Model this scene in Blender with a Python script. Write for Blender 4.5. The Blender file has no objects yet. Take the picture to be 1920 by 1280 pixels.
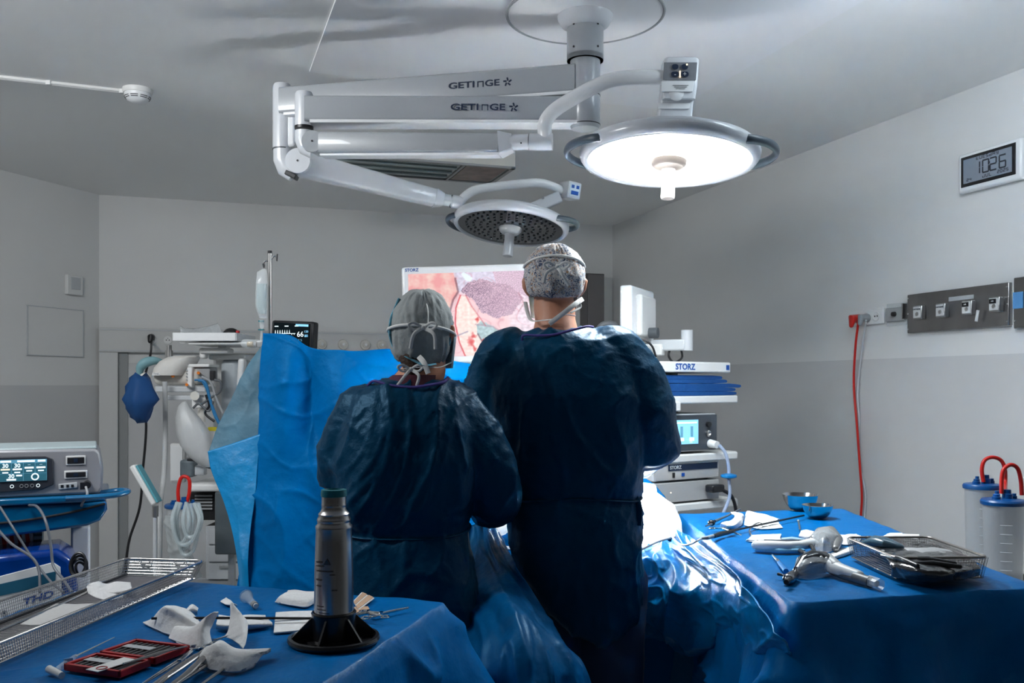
import bpy, math, random
from mathutils import Vector, Matrix, Euler, noise
random.seed(7)
SC = bpy.context.scene
COL = SC.collection
PI = math.pi
F = 1747.0            # focal length in pixels of the 1920 px wide frame
HZ = 722.0            # horizon row
CH = 1.40             # camera height

# ---------------------------------------------------------------- camera
cam_data = bpy.data.cameras.new('camera')
cam = bpy.data.objects.new('camera', cam_data)
COL.objects.link(cam)
cam_data.sensor_width = 36.0
cam_data.lens = 36.0 * F / 1920.0
cam_data.shift_y = (HZ - 640.0) / 1920.0
cam_data.clip_start = 0.05
cam.location = (0, 0, CH)
cam.rotation_euler = (PI / 2, 0, 0)
SC.camera = cam

# ---------------------------------------------------------------- world and exposure
world = bpy.data.worlds.new('room_ambient')
SC.world = world
world.use_nodes = True
world.node_tree.nodes['Background'].inputs[0].default_value = (0.95, 0.98, 1.0, 1)
world.node_tree.nodes['Background'].inputs[1].default_value = 0.025
SC.view_settings.view_transform = 'Standard'
SC.view_settings.look = 'None'
SC.view_settings.gamma = 1.0
SC.view_settings.use_curve_mapping = False
SC.view_settings.exposure = 0.1
SC.cycles.sample_clamp_indirect = 90.0      # keep the full bounce of the lit field


def area_light(name, loc, direction, size, power, color, spread=PI, shape='DISK', size_y=None):
    l = bpy.data.lights.new(name, 'AREA')
    l.shape = shape
    l.size = size
    if size_y:
        l.size_y = size_y
    l.energy = power
    l.color = color
    l.spread = spread
    o = bpy.data.objects.new(name, l)
    COL.objects.link(o)
    o.location = loc
    o.rotation_euler = Vector(direction).to_track_quat('-Z', 'Y').to_euler()
    return o


LAMP1 = Vector((0.515, 3.06, 2.135))        # centre of the lit lamp's lens
LAMP1_AX = Vector((-0.045, -0.085, -1.0)).normalized()
area_light('lamp_beam', LAMP1 + LAMP1_AX * 0.02 + Vector((0, 0.12, -0.012)), (-0.25, 0.02, -1.2), 0.20, 185.0, (0.97, 0.98, 1.0), math.radians(19))
area_light('lamp_glow', LAMP1 + LAMP1_AX * 0.02, LAMP1_AX, 0.46, 27.0, (0.90, 0.97, 1.0), math.radians(172))
# two added fill lights just above the frame, turned towards the far wall
area_light('fill_light', (-2.1, 2.1, 2.66), (0.15, 0.9, -0.7), 1.3, 44.0, (0.95, 0.98, 1.0), math.radians(170), 'RECTANGLE', 0.3)
area_light('fill_light', (1.3, 2.75, 2.68), (0.15, 0.9, -0.6), 0.8, 15.0, (0.78, 0.91, 1.0), math.radians(170), 'RECTANGLE', 0.3)

# ---------------------------------------------------------------- pixel helpers


def P(px, py, d):
    return Vector(((px - 960.0) / F * d, d, CH + (HZ - py) / F * d))


def onz(px, py, z):
    d = F * (CH - z) / (py - HZ)
    return Vector(((px - 960.0) / F * d, d, z))


def S(n, d):
    return n * d / F


# ---------------------------------------------------------------- materials
MATS = {}


def mat(name, col, rough=0.5, metal=0.0, emit=0.0, alpha=1.0, trans=0.0, bump=0.0, bscale=60.0, var=0.0, vscale=8.0,
        coat=0.0, spec=0.5, stretch=(1, 1, 1), sheen=0.0, ecol=None, ior=1.45, stint=None):
    if name in MATS:
        return MATS[name]
    m = bpy.data.materials.new(name)
    m.use_nodes = True
    nt = m.node_tree
    b = nt.nodes['Principled BSDF']
    c = tuple(col) + (1,)
    b.inputs['Base Color'].default_value = c
    b.inputs['Roughness'].default_value = rough
    b.inputs['Metallic'].default_value = metal
    b.inputs['Specular IOR Level'].default_value = spec
    b.inputs['IOR'].default_value = ior
    if stint:
        b.inputs['Specular Tint'].default_value = tuple(stint) + (1,)
    b.inputs['Coat Weight'].default_value = coat
    b.inputs['Sheen Weight'].default_value = sheen
    b.inputs['Transmission Weight'].default_value = trans
    b.inputs['Alpha'].default_value = alpha
    if emit:
        b.inputs['Emission Color'].default_value = tuple(ecol or col) + (1,)
        b.inputs['Emission Strength'].default_value = emit
    tc = nt.nodes.new('ShaderNodeTexCoord')
    mp = nt.nodes.new('ShaderNodeMapping')
    mp.inputs['Scale'].default_value = stretch
    nt.links.new(tc.outputs['Object'], mp.inputs[0])
    if bump:
        n = nt.nodes.new('ShaderNodeTexNoise')
        n.inputs['Scale'].default_value = bscale
        n.inputs['Detail'].default_value = 4
        nt.links.new(mp.outputs[0], n.inputs['Vector'])
        bp = nt.nodes.new('ShaderNodeBump')
        bp.inputs['Strength'].default_value = bump
        bp.inputs['Distance'].default_value = 0.01
        nt.links.new(n.outputs[0], bp.inputs['Height'])
        nt.links.new(bp.outputs[0], b.inputs['Normal'])
    if var:
        n2 = nt.nodes.new('ShaderNodeTexNoise')
        n2.inputs['Scale'].default_value = vscale
        n2.inputs['Detail'].default_value = 3
        nt.links.new(mp.outputs[0], n2.inputs['Vector'])
        r = nt.nodes.new('ShaderNodeValToRGB')
        r.color_ramp.elements[0].position = 0.3
        r.color_ramp.elements[1].position = 0.7
        r.color_ramp.elements[0].color = tuple(max(0, x * (1 - var)) for x in col) + (1,)
        r.color_ramp.elements[1].color = tuple(min(1, x * (1 + var)) for x in col) + (1,)
        nt.links.new(n2.outputs[0], r.inputs[0])
        nt.links.new(r.outputs[0], b.inputs['Base Color'])
    MATS[name] = m
    return m


WALLP = mat('wall_paint', (0.72, 0.72, 0.71), 0.75, bump=0.04, bscale=90, var=0.02, vscale=1.5)
WALLLOW = mat('wall_cladding_vinyl', (0.58, 0.58, 0.58), 0.55, bump=0.02, bscale=60)
CEILP = mat('ceiling_paint', (0.84, 0.84, 0.83), 0.8, bump=0.03, bscale=80)
CEILPAN = mat('ceiling_panel_paint', (0.86, 0.86, 0.87), 0.7, bump=0.02, bscale=50)
FLOORM = mat('floor_vinyl', (0.52, 0.54, 0.54), 0.4, var=0.15, vscale=25)
WHITE = mat('white_enamel', (0.80, 0.81, 0.82), 0.32, coat=0.3)
WHITEP = mat('white_plastic', (0.74, 0.74, 0.73), 0.4)
CREAM = mat('cream_plastic', (0.62, 0.60, 0.55), 0.45)
GREY = mat('grey_plastic', (0.30, 0.31, 0.32), 0.45)
LGREY = mat('light_grey_plastic', (0.52, 0.54, 0.56), 0.4)
DGREY = mat('dark_grey_plastic', (0.09, 0.10, 0.11), 0.4)
BLACK = mat('black_plastic', (0.012, 0.012, 0.014), 0.35)
RUBBER = mat('black_rubber', (0.02, 0.02, 0.022), 0.6)
NAVYH = mat('slate_handle_plastic', (0.045, 0.065, 0.085), 0.4)
STEEL = mat('brushed_steel', (0.55, 0.54, 0.53), 0.28, metal=1.0, bump=0.02, bscale=300, stretch=(1, 1, 0.05))
STEELD = mat('dark_steel', (0.30, 0.29, 0.29), 0.35, metal=1.0)
CHROME = mat('chrome', (0.75, 0.75, 0.76), 0.12, metal=1.0)
PANELST = mat('panel_steel', (0.32, 0.31, 0.31), 0.3, metal=1.0, var=0.25, vscale=5, stretch=(1, 1, 0.4))
DRAPE = mat('blue_drape_sheet', (0.0, 0.115, 0.34), 0.42, bump=0.25, bscale=35, var=0.10, vscale=6, spec=0.5, ior=1.22, stint=(0.12, 0.60, 1.0))
DRAPEL = mat('pale_drape_lining', (0.07, 0.17, 0.24), 0.6, bump=0.3, bscale=30, var=0.25, vscale=9)
GOWN = mat('surgical_gown_cloth', (0.0, 0.032, 0.074), 0.44, bump=0.5, bscale=26, var=0.15, vscale=5, spec=0.34, stint=(0.18, 0.60, 1.0))
NAVYC = mat('navy_scrubs', (0.01, 0.03, 0.08), 0.8)
CLOTHB = mat('folded_blue_cloth', (0.0, 0.055, 0.22), 0.65, bump=0.3, bscale=40)
BLUEP = mat('blue_plastic', (0.0, 0.16, 0.42), 0.3)
BLUEC = mat('blue_cart_enamel', (0.0, 0.10, 0.24), 0.25, coat=0.4)
NAVYP = mat('navy_plastic', (0.0, 0.03, 0.20), 0.25, coat=0.5)
TEAL = mat('teal_lid_plastic', (0.0, 0.16, 0.20), 0.4)
RED = mat('red_plastic', (0.45, 0.01, 0.015), 0.35)
REDT = mat('red_rubber_tube', (0.55, 0.015, 0.01), 0.3)
ORANGE = mat('orange_plastic', (0.75, 0.20, 0.02), 0.4)
GAUZE = mat('white_gauze', (0.80, 0.80, 0.80), 0.9, bump=0.35, bscale=55)
PAPER = mat('white_paper', (0.75, 0.75, 0.74), 0.8)
TAN = mat('tan_adhesive_strip', (0.55, 0.36, 0.24), 0.8)
SKIN = mat('skin', (0.52, 0.24, 0.15), 0.5, var=0.10, vscale=12)
HAIR = mat('dark_hair', (0.04, 0.02, 0.012), 0.7, bump=0.6, bscale=90)
GLOVE = mat('latex_glove', (0.70, 0.66, 0.56), 0.5)
MASKM = mat('surgical_mask_cloth', (0.60, 0.70, 0.74), 0.8)
TIE = mat('white_tie_ribbon', (0.72, 0.72, 0.70), 0.8)
PURPLE = mat('purple_neck_binding', (0.06, 0.04, 0.22), 0.7)
COLLAR = mat('burgundy_undershirt', (0.06, 0.008, 0.02), 0.85)
CLEARP = mat('clear_plastic', (0.85, 0.90, 0.92), 0.12, alpha=0.28, spec=0.8)
CLEARG = mat('clear_wrap_film', (0.55, 0.58, 0.60), 0.15, alpha=0.45, spec=0.9, bump=0.8, bscale=30)
FROST = mat('frosted_plastic', (0.55, 0.56, 0.56), 0.35, alpha=0.72)
FLUID = mat('infusion_fluid', (0.40, 0.55, 0.58), 0.15, alpha=0.5)
FIELDW = mat('white_field_cloth', (0.88, 0.89, 0.90), 0.8, bump=0.2, bscale=40)
INK = mat('dark_blue_print', (0.0, 0.012, 0.04), 0.6)
INKB = mat('blue_print', (0.0, 0.06, 0.30), 0.6)
GLASSD = mat('dark_glass', (0.03, 0.035, 0.04), 0.12, coat=0.5)
LCD = mat('grey_lcd', (0.20, 0.23, 0.28), 0.35)
LENSON = mat('lit_lens', (1, 1, 1), 0.4, emit=2.6, ecol=(1.0, 0.99, 0.97))
WARML = mat('warm_marker_light', (1, 0.8, 0.5), 0.4, emit=3.0)
SCRW = mat('screen_white', (0.8, 0.9, 0.95), 0.5, emit=0.75, ecol=(0.8, 0.92, 0.95))
SCRB = mat('screen_dark_blue', (0.02, 0.10, 0.14), 0.3, emit=0.35, ecol=(0.04, 0.16, 0.22))
SCRL = mat('screen_light_blue', (0.25, 0.55, 0.75), 0.3, emit=0.7, ecol=(0.20, 0.52, 0.78))
SCRM = mat('screen_mid_blue', (0.1, 0.3, 0.45), 0.3, emit=0.45, ecol=(0.12, 0.32, 0.42))
SCRK = mat('screen_black', (0.0, 0.005, 0.008), 0.2)
YEL = mat('yellow_label', (0.6, 0.5, 0.02), 0.6)
SEALM = mat('teal_bellows_cover', (0.18, 0.34, 0.38), 0.5)

# ---------------------------------------------------------------- mesh builder
WM = {}     # world matrix of each root


class MB:
    def __init__(self):
        self.v = []
        self.f = []
        self.m = []
        self.X = Matrix.Identity(4)

    def add(self, vs, fs, mi=0):
        o = len(self.v)
        self.v += [self.X @ Vector(p) for p in vs]
        self.f += [tuple(i + o for i in f) for f in fs]
        self.m += [mi] * len(fs)
        return self

    def box(self, c, s, rot=None, mi=0):
        hx, hy, hz = s[0] / 2, s[1] / 2, s[2] / 2
        vs = [Vector((x, y, z)) for x in (-hx, hx) for y in (-hy, hy) for z in (-hz, hz)]
        if rot:
            R = Euler(rot).to_matrix()
            vs = [R @ p for p in vs]
        vs = [p + Vector(c) for p in vs]
        return self.add(vs, [(0, 1, 3, 2), (4, 6, 7, 5), (0, 4, 5, 1), (2, 3, 7, 6), (0, 2, 6, 4), (1, 5, 7, 3)], mi)

    def loft(self, rings, caps=True, closed=True, mi=0):
        n = len(rings[0])
        vs = [p for r in rings for p in r]
        fs = []
        for i in range(len(rings) - 1):
            for j in range(n if closed else n - 1):
                k = (j + 1) % n
                fs.append((i * n + j, i * n + k, (i + 1) * n + k, (i + 1) * n + j))
        if caps and closed:
            fs.append(tuple(range(n - 1, -1, -1)))
            b = (len(rings) - 1) * n
            fs.append(tuple(range(b, b + n)))
        return self.add(vs, fs, mi)

    def tube(self, pts, r, n=10, caps=True, closed=False, up=None, flat=1.0, rnd=False, mi=0):
        pts = [Vector(p) for p in pts]
        rs = list(r) if isinstance(r, (list, tuple)) else [r] * len(pts)
        if rnd:
            a = (pts[0] - pts[1]).normalized()
            b = (pts[-1] - pts[-2]).normalized()
            ang = [0.35, 0.75, 1.15, 1.45]
            p0 = [pts[0] + a * rs[0] * math.sin(t) for t in reversed(ang)]
            r0 = [rs[0] * math.cos(t) for t in reversed(ang)]
            p1 = [pts[-1] + b * rs[-1] * math.sin(t) for t in ang]
            r1 = [rs[-1] * math.cos(t) for t in ang]
            pts = p0 + pts + p1
            rs = r0 + rs + r1
        rings = []
        T0 = None
        N = None
        L = len(pts)
        for i, p in enumerate(pts):
            if closed:
                t = (pts[(i + 1) % L] - pts[i - 1])
            else:
                t = pts[min(i + 1, L - 1)] - pts[max(i - 1, 0)]
            t = t.normalized() if t.length > 1e-9 else Vector((0, 0, 1))
            if N is None:
                u = Vector(up) if up else (Vector((0, 0, 1)) if abs(t.z) < 0.9 else Vector((0, 1, 0)))
                N = (u - t * u.dot(t)).normalized()
            else:
                N = (N - t * N.dot(t)).normalized()
            B = t.cross(N)
            rings.append([p + (N * math.cos(a) * flat + B * math.sin(a)) * rs[i] for a in [2 * PI * k / n for k in range(n)]])
        if closed:
            rings.append(rings[0])
        return self.loft(rings, caps and not closed, True, mi)

    def cyl(self, p0, p1, r0, r1=None, n=20, mi=0):
        return self.tube([p0, p1], [r0, r1 if r1 is not None else r0], n, mi=mi)

    def lathe(self, prof, n=32, c=(0, 0, 0), R=None, mi=0, caps=True):
        rings = []
        c = Vector(c)
        for (r, z) in prof:
            ring = []
            for k in range(n):
                a = 2 * PI * k / n
                p = Vector((math.cos(a) * r, math.sin(a) * r, z))
                if R:
                    p = R @ p
                ring.append(p + c)
            rings.append(ring)
        return self.loft(rings, caps, True, mi)

    def ell(self, c, r, n=16, R=None, mi=0):
        prof = [(math.sin(PI * (i + 0.5) / n), -math.cos(PI * (i + 0.5) / n)) for i in range(n)]
        rings = []
        for (a, z) in prof:
            ring = []
            for k in range(2 * n):
                t = PI * k / n
                p = Vector((math.cos(t) * a * r[0], math.sin(t) * a * r[1], z * r[2]))
                if R:
                    p = R @ p
                ring.append(p + Vector(c))
            rings.append(ring)
        return self.loft(rings, True, True, mi)

    def grid(self, pts, mi=0):       # pts[i][j]
        n = len(pts[0])
        vs = [p for r in pts for p in r]
        fs = [(i * n + j, i * n + j + 1, (i + 1) * n + j + 1, (i + 1) * n + j) for i in range(len(pts) - 1) for j in range(n - 1)]
        return self.add(vs, fs, mi)

    def prism(self, poly, z0, z1, mi=0):      # polygon in xy extruded in z
        n = len(poly)
        vs = [(x, y, z0) for x, y in poly] + [(x, y, z1) for x, y in poly]
        fs = [tuple(range(n - 1, -1, -1)), tuple(range(n, 2 * n))] + [(i, (i + 1) % n, n + (i + 1) % n, n + i) for i in range(n)]
        return self.add(vs, fs, mi)

    def prismy(self, poly, y0, y1, mi=0):     # polygon in xz extruded in y
        n = len(poly)
        vs = [(x, y0, z) for x, z in poly] + [(x, y1, z) for x, z in poly]
        fs = [tuple(range(n)), tuple(range(2 * n - 1, n - 1, -1))] + [(i, n + i, n + (i + 1) % n, (i + 1) % n) for i in range(n)]
        return self.add(vs, fs, mi)


def rootof(o):
    while o.parent:
        o = o.parent
    return o


def build(name, mb, mats, parent=None, world=True, smooth=40, bevel=0.0, seg=2, solid=0.0, sub=0, subr=None, remesh=0.0, smoothit=0,
          label=None, kind=None):
    me = bpy.data.meshes.new(name)
    vs = mb.v
    if parent is not None and world:
        inv = WM[rootof(parent).name].inverted()
        vs = [inv @ p for p in vs]
    me.from_pydata([tuple(p) for p in vs], [], mb.f)
    if not isinstance(mats, (list, tuple)):
        mats = [mats]
    for m_ in mats:
        me.materials.append(m_)
    if len(mats) > 1:
        me.polygons.foreach_set('material_index', mb.m)
    me.update()
    o = bpy.data.objects.new(name, me)
    COL.objects.link(o)
    if remesh:
        md = o.modifiers.new('r', 'REMESH')
        md.mode = 'VOXEL'
        md.voxel_size = remesh
        if smoothit:
            ms = o.modifiers.new('s', 'SMOOTH')
            ms.iterations = smoothit
            ms.factor = 0.6
        dg = bpy.context.evaluated_depsgraph_get()
        me2 = bpy.data.meshes.new_from_object(o.evaluated_get(dg))
        o.modifiers.clear()
        o.data = me2
        bpy.data.meshes.remove(me)
        me = me2
        me.name = name
        me.materials.clear()
        for m_ in mats:
            me.materials.append(m_)
    if smooth:
        me.polygons.foreach_set('use_smooth', [True] * len(me.polygons))
        if smooth < 180 and not remesh:
            me.set_sharp_from_angle(angle=math.radians(smooth))
    if solid:
        md = o.modifiers.new('solid', 'SOLIDIFY')
        md.thickness = solid
        md.offset = 0
    if bevel:
        md = o.modifiers.new('bevel', 'BEVEL')
        md.width = bevel
        md.segments = seg
        md.limit_method = 'ANGLE'
        md.angle_limit = math.radians(40)
    if sub:
        md = o.modifiers.new('sub', 'SUBSURF')
        md.levels = sub
        md.render_levels = sub
    if parent is not None:
        o.parent = parent
    else:
        WM[o.name] = Matrix.Identity(4)
    if label:
        o['label'] = label
    if kind:
        o['kind'] = kind
    return o


def tag(o, label, cat, group=None):
    o['label'] = label
    o['category'] = cat
    if group:
        o['group'] = group
    return o


def thing(name, label, cat, loc=(0, 0, 0), rz=0.0, group=None, rot=None):
    o = bpy.data.objects.new(name, None)
    COL.objects.link(o)
    o.empty_display_size = 0.05
    o.location = loc
    o.rotation_euler = rot if rot else (0, 0, rz)
    WM[o.name] = Matrix.Translation(Vector(loc)) @ (Euler(rot).to_matrix().to_4x4() if rot else Matrix.Rotation(rz, 4, 'Z'))
    return tag(o, label, cat, group)


def solo(name, mb, mats, label, cat, group=None, loc=None, **k):
    """a one-mesh thing; geometry given in world space, origin moved to loc"""
    if loc is None:
        xs = [p.x for p in mb.v]; ys = [p.y for p in mb.v]; zs = [p.z for p in mb.v]
        loc = Vector(((min(xs) + max(xs)) / 2, (min(ys) + max(ys)) / 2, min(zs)))
    loc = Vector(loc)
    mb.v = [p - loc for p in mb.v]
    o = build(name, mb, mats, None, **k)
    o.location = loc
    WM[o.name] = Matrix.Translation(loc)
    return tag(o, label, cat, group)


def copy_thing(root, loc, label, rz=None, group=None):
    r = root.copy()
    COL.objects.link(r)
    r.location = loc
    if rz is not None:
        r.rotation_euler = (0, 0, rz)
    r['label'] = label
    if group:
        r['group'] = group
    for ch in list(root.children):
        c = ch.copy(); COL.objects.link(c); c.parent = r
        for g in ch.children:
            d = g.copy(); COL.objects.link(d); d.parent = c
    return r


def text(txt, mats, parent, M, h, name='lettering', sx=1.0, align='CENTER', depth=0.0004, shear=0.0, bold=0.0):
    """lettering on local plane: M maps text x->right, y->up, z->out of the surface (root space)"""
    cu = bpy.data.curves.new('t', 'FONT')
    cu.body = txt
    cu.size = h * 1.4
    cu.align_x = align
    cu.align_y = 'CENTER'
    cu.extrude = depth
    cu.shear = shear
    cu.offset = bold
    cu.resolution_u = 3
    t = bpy.data.objects.new('t', cu)
    COL.objects.link(t)
    dg = bpy.context.evaluated_depsgraph_get()
    me = bpy.data.meshes.new_from_object(t.evaluated_get(dg))
    bpy.data.objects.remove(t)
    me.transform(M @ Matrix.Diagonal((sx, 1, 1, 1)))
    me.materials.clear()
    me.materials.append(mats)
    o = bpy.data.objects.new(name, me)
    COL.objects.link(o)
    o.parent = parent
    return o


def front(x, y, z, rx=PI / 2, rz=0.0):
    """text frame on a face whose outward normal is local -Y"""
    return Matrix.Translation((x, y, z)) @ Matrix.Rotation(rz, 4, 'Z') @ Matrix.Rotation(rx, 4, 'X')


def cr(p, t):       # Catmull-Rom through list p, t in 0..len-1
    n = len(p)
    i = min(int(t), n - 2)
    f = t - i
    a = p[i - 1] if i > 0 else p[0] * 2 - p[1]
    b = p[i]
    c = p[i + 1]
    d = p[i + 2] if i + 2 < n else p[n - 1] * 2 - p[n - 2]
    return 0.5 * ((2 * b) + (c - a) * f + (2 * a - 5 * b + 4 * c - d) * f * f + (3 * b - a - 3 * c + d) * f * f * f)


def spline(pts, n):
    pts = [Vector(p) for p in pts]
    L = len(pts) - 1
    return [cr(pts, L * i / (n - 1)) for i in range(n)]


def crease(p, s, seed=0.0, k=5.0):
    q = Vector((p.x * s[0] + seed, p.y * s[1] + seed * 1.7, p.z * s[2] - seed))
    return (1 - min(1, abs(noise.noise(q)) * 1.6)) ** k


def wrinkle(p, seed=0.0):
    """crumpled-sheet height, about -1..1"""
    a = noise.noise(p * 5 + Vector((seed, 0, 0))) * 0.9
    b = crease(p, (7, 7, 7), seed) * 0.7 + crease(p, (15, 15, 13), seed + 3) * 0.35
    return a + b


def patch(ctrl, nu, nv, amp=0.0, seed=0.0, fn=None):
    """smooth sheet through rows of control points, crumpled along its normal"""
    rows = [spline(r, nv) for r in ctrl]
    cols = [spline([rows[i][j] for i in range(len(rows))], nu) for j in range(nv)]
    pts = [[cols[j][i] for j in range(nv)] for i in range(nu)]
    if amp or fn:
        out = []
        for i in range(nu):
            r = []
            for j in range(nv):
                p = pts[i][j]
                du = pts[min(i + 1, nu - 1)][j] - pts[max(i - 1, 0)][j]
                dv = pts[i][min(j + 1, nv - 1)] - pts[i][max(j - 1, 0)]
                nn = du.cross(dv)
                nn = nn.normalized() if nn.length > 1e-9 else Vector((0, 0, 1))
                h = amp * wrinkle(p, seed)
                if fn:
                    h += fn(i / (nu - 1), j / (nv - 1), p)
                r.append(p + nn * h)
            out.append(r)
        pts = out
    return MB().grid(pts)


def displace(o, fn):
    me = o.data
    co = [0.0] * (3 * len(me.vertices))
    me.vertices.foreach_get('co', co)
    nn = [0.0] * (3 * len(me.vertices))
    me.vertices.foreach_get('normal', nn)
    for i in range(len(me.vertices)):
        p = Vector(co[3 * i:3 * i + 3])
        n = Vector(nn[3 * i:3 * i + 3])
        q = p + n * fn(p, n)
        co[3 * i:3 * i + 3] = q
    me.vertices.foreach_set('co', co)
    me.update()
# ================================================================ THE SETTING
AR = math.radians(18.76)
U = Vector((math.cos(AR), math.sin(AR), 0))
V = Vector((-math.sin(AR), math.cos(AR), 0))
CZ = 2.75
CBR = Vector((0.849, 7.888, 0))     # back right corner
CBL = CBR - U * 3.988               # back left corner
LD = Vector((0.3436, 0.9391, 0))    # left wall direction (towards the far end)
WALLS = {'right': (CBR, -V, AR - PI / 2), 'back': (CBL, U, AR), 'left': (CBL, LD, math.atan2(LD.y, LD.x))}


def onwall(w, px, py, off=0.0):
    p0, d, rz = WALLS[w]
    nrm = Vector((math.sin(rz), -math.cos(rz), 0))     # into the room
    q = p0 + nrm * off
    k = (px - 960.0) / F
    # q.x + t d.x = k (q.y + t d.y)
    t = (k * q.y - q.x) / (d.x - k * d.y)
    h = q + d * t
    h.z = CH + (HZ - py) / F * h.y
    return h


def slab(a, b, z0, z1, nrm, th):
    """upright slab from a to b, its face on the line a-b, thickness going along nrm"""
    m = MB()
    a = Vector(a); b = Vector(b); n = Vector(nrm) * th
    vs = [Vector((p.x, p.y, z)) for z in (z0, z1) for p in (a, b, b + n, a + n)]
    return m.add(vs, [(0, 1, 2, 3), (7, 6, 5, 4), (0, 4, 5, 1), (1, 5, 6, 2), (2, 6, 7, 3), (3, 7, 4, 0)])


RW_END = CBR - V * 9.6
LW_END = CBL - LD * 7.2
m = MB().box((-0.9, 3.2, -0.05), (9.6, 11.6, 0.1)); build('floor', m, FLOORM, kind='structure', smooth=0)
m = MB().box((-0.9, 3.2, CZ + 0.05), (9.6, 11.6, 0.1)); build('ceiling', m, CEILP, kind='structure', smooth=0)
build('wall_right', slab(CBR, RW_END, 0, CZ, U, 0.12), WALLP, kind='structure', smooth=0)
build('wall_back', slab(CBL, CBR, 0, CZ, V, 0.12), WALLP, kind='structure', smooth=0)
build('wall_left', slab(LW_END, CBL, 0, CZ, Vector((-LD.y, LD.x, 0)), 0.12), WALLP, kind='structure', smooth=0)
# two-tone cladding
build('trim_1', slab(CBR, RW_END, 0.0, 1.536, -U, 0.006), WALLLOW, kind='structure', smooth=0)
build('trim_2', slab(CBL, CBR, 0.0, 1.56, -V, 0.006), WALLLOW, kind='structure', smooth=0)
build('trim_3', slab(LW_END, CBL, 0.0, 1.40, Vector((LD.y, -LD.x, 0)), 0.006), WALLLOW, kind='structure', smooth=0)
SKIRTM = mat('skirting_vinyl', (0.25, 0.28, 0.30), 0.5)
build('baseboard_right', slab(CBR - U * 0.006, RW_END - U * 0.006, 0, 0.10, -U, 0.012), SKIRTM, kind='structure', smooth=0)
build('baseboard_back', slab(CBL - V * 0.006, CBR - V * 0.006, 0, 0.10, -V, 0.012), SKIRTM, kind='structure', smooth=0)
# dropped ceiling panel of the air outlet above the table
c0 = Vector((-0.87, 4.0, 0))
m = slab(c0, c0 + U * 1.75, CZ - 0.007, CZ, -V, 2.6)
build('trim_4', m, CEILPAN, kind='structure', smooth=0, bevel=0.001)
# pilaster and vertical duct cover below the supply rail
a = onwall('back', 187, 900); b = onwall('back', 222, 900); c = onwall('back', 240, 900)
build('trim_5', slab(a - V * 0.006, b - V * 0.006, 0, 1.634, -V, 0.05), mat('pale_cladding_strip', (0.60, 0.60, 0.59), 0.55), kind='structure', smooth=0, bevel=0.003)
build('trim_6', slab(b - V * 0.006, c - V * 0.006, 0, 1.634, -V, 0.012), mat('grey_cladding_strip', (0.30, 0.31, 0.31), 0.55), kind='structure', smooth=0)


def wallframe(w, px, py, off=0.0):
    h = onwall(w, px, py, off)
    return h, WALLS[w][2]


# ---- supply rail on the back wall
h0, rz = wallframe('back', 187, 660)
h1 = onwall('back', 905, 660)
L = (h1 - h0).length
rail = thing('supply_rail', 'long pale wall channel with sockets running behind the anaesthesia equipment', 'wall channel', (h0.x, h0.y, 1.634), rz)
build('channel', MB().box((L / 2, -0.036, 0.086), (L, 0.06, 0.172)), mat('channel_paint', (0.58, 0.58, 0.57), 0.5), rail, world=False, smooth=0, bevel=0.004)
build('edge_strip', MB().box((L / 2, -0.068, 0.012), (L, 0.006, 0.008)), LGREY, rail, world=False, smooth=0)
build('edge_strip', MB().box((L / 2, -0.068, 0.160), (L, 0.006, 0.008)), LGREY, rail, world=False, smooth=0)


def rail_x(px):
    return (onwall('back', px, 640) - h0).length


for px in (284, 313, 341, 358, 415, 441, 470):
    x = rail_x(px)
    s_ = build('socket', MB().cyl((x, -0.066, 0.09), (x, -0.072, 0.09), 0.028, n=24), WHITEP, rail, world=False)
    build('socket_holes', MB().cyl((x - 0.010, -0.072, 0.09), (x - 0.010, -0.0735, 0.09), 0.004, n=8).cyl((x + 0.010, -0.072, 0.09), (x + 0.010, -0.0735, 0.09), 0.004, n=8).cyl((x, -0.072, 0.102), (x, -0.0735, 0.102), 0.003, n=8), BLACK, s_, world=False)
for px in (600, 640, 681, 712):
    x = rail_x(px)
    s_ = build('gas_outlet', MB().cyl((x, -0.066, 0.075), (x, -0.085, 0.075), 0.040, 0.036, n=24).cyl((x, -0.085, 0.075), (x, -0.10, 0.075), 0.020, n=20), CREAM, rail, world=False)
    build('valve', MB().cyl((x, -0.10, 0.075), (x, -0.112, 0.075), 0.010, n=12), STEEL, s_, world=False)

# black plug and its cord
xp = onwall('back', 284, 632, 0.075)
cord = thing('power_cord', 'black power cord plugged into the pale wall channel and hanging down', 'cord', xp)
build('plug', MB().tube([xp, xp + Vector((0.012, -0.045, 0)), xp + Vector((0.01, -0.05, -0.03))], [0.025, 0.022, 0.016], 14, rnd=True), BLACK, cord)
pts = [P(284, 640, xp.y - 0.05), P(282, 665, 6.3), P(270, 720, 6.2), P(274, 800, 6.0), P(268, 880, 5.9), P(262, 950, 5.8), P(243, 1010, 5.7), P(236, 1060, 5.6), P(234, 1120, 5.6)]
build('cable', MB().tube(spline(pts, 60), 0.008, 8), BLACK, cord)

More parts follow.
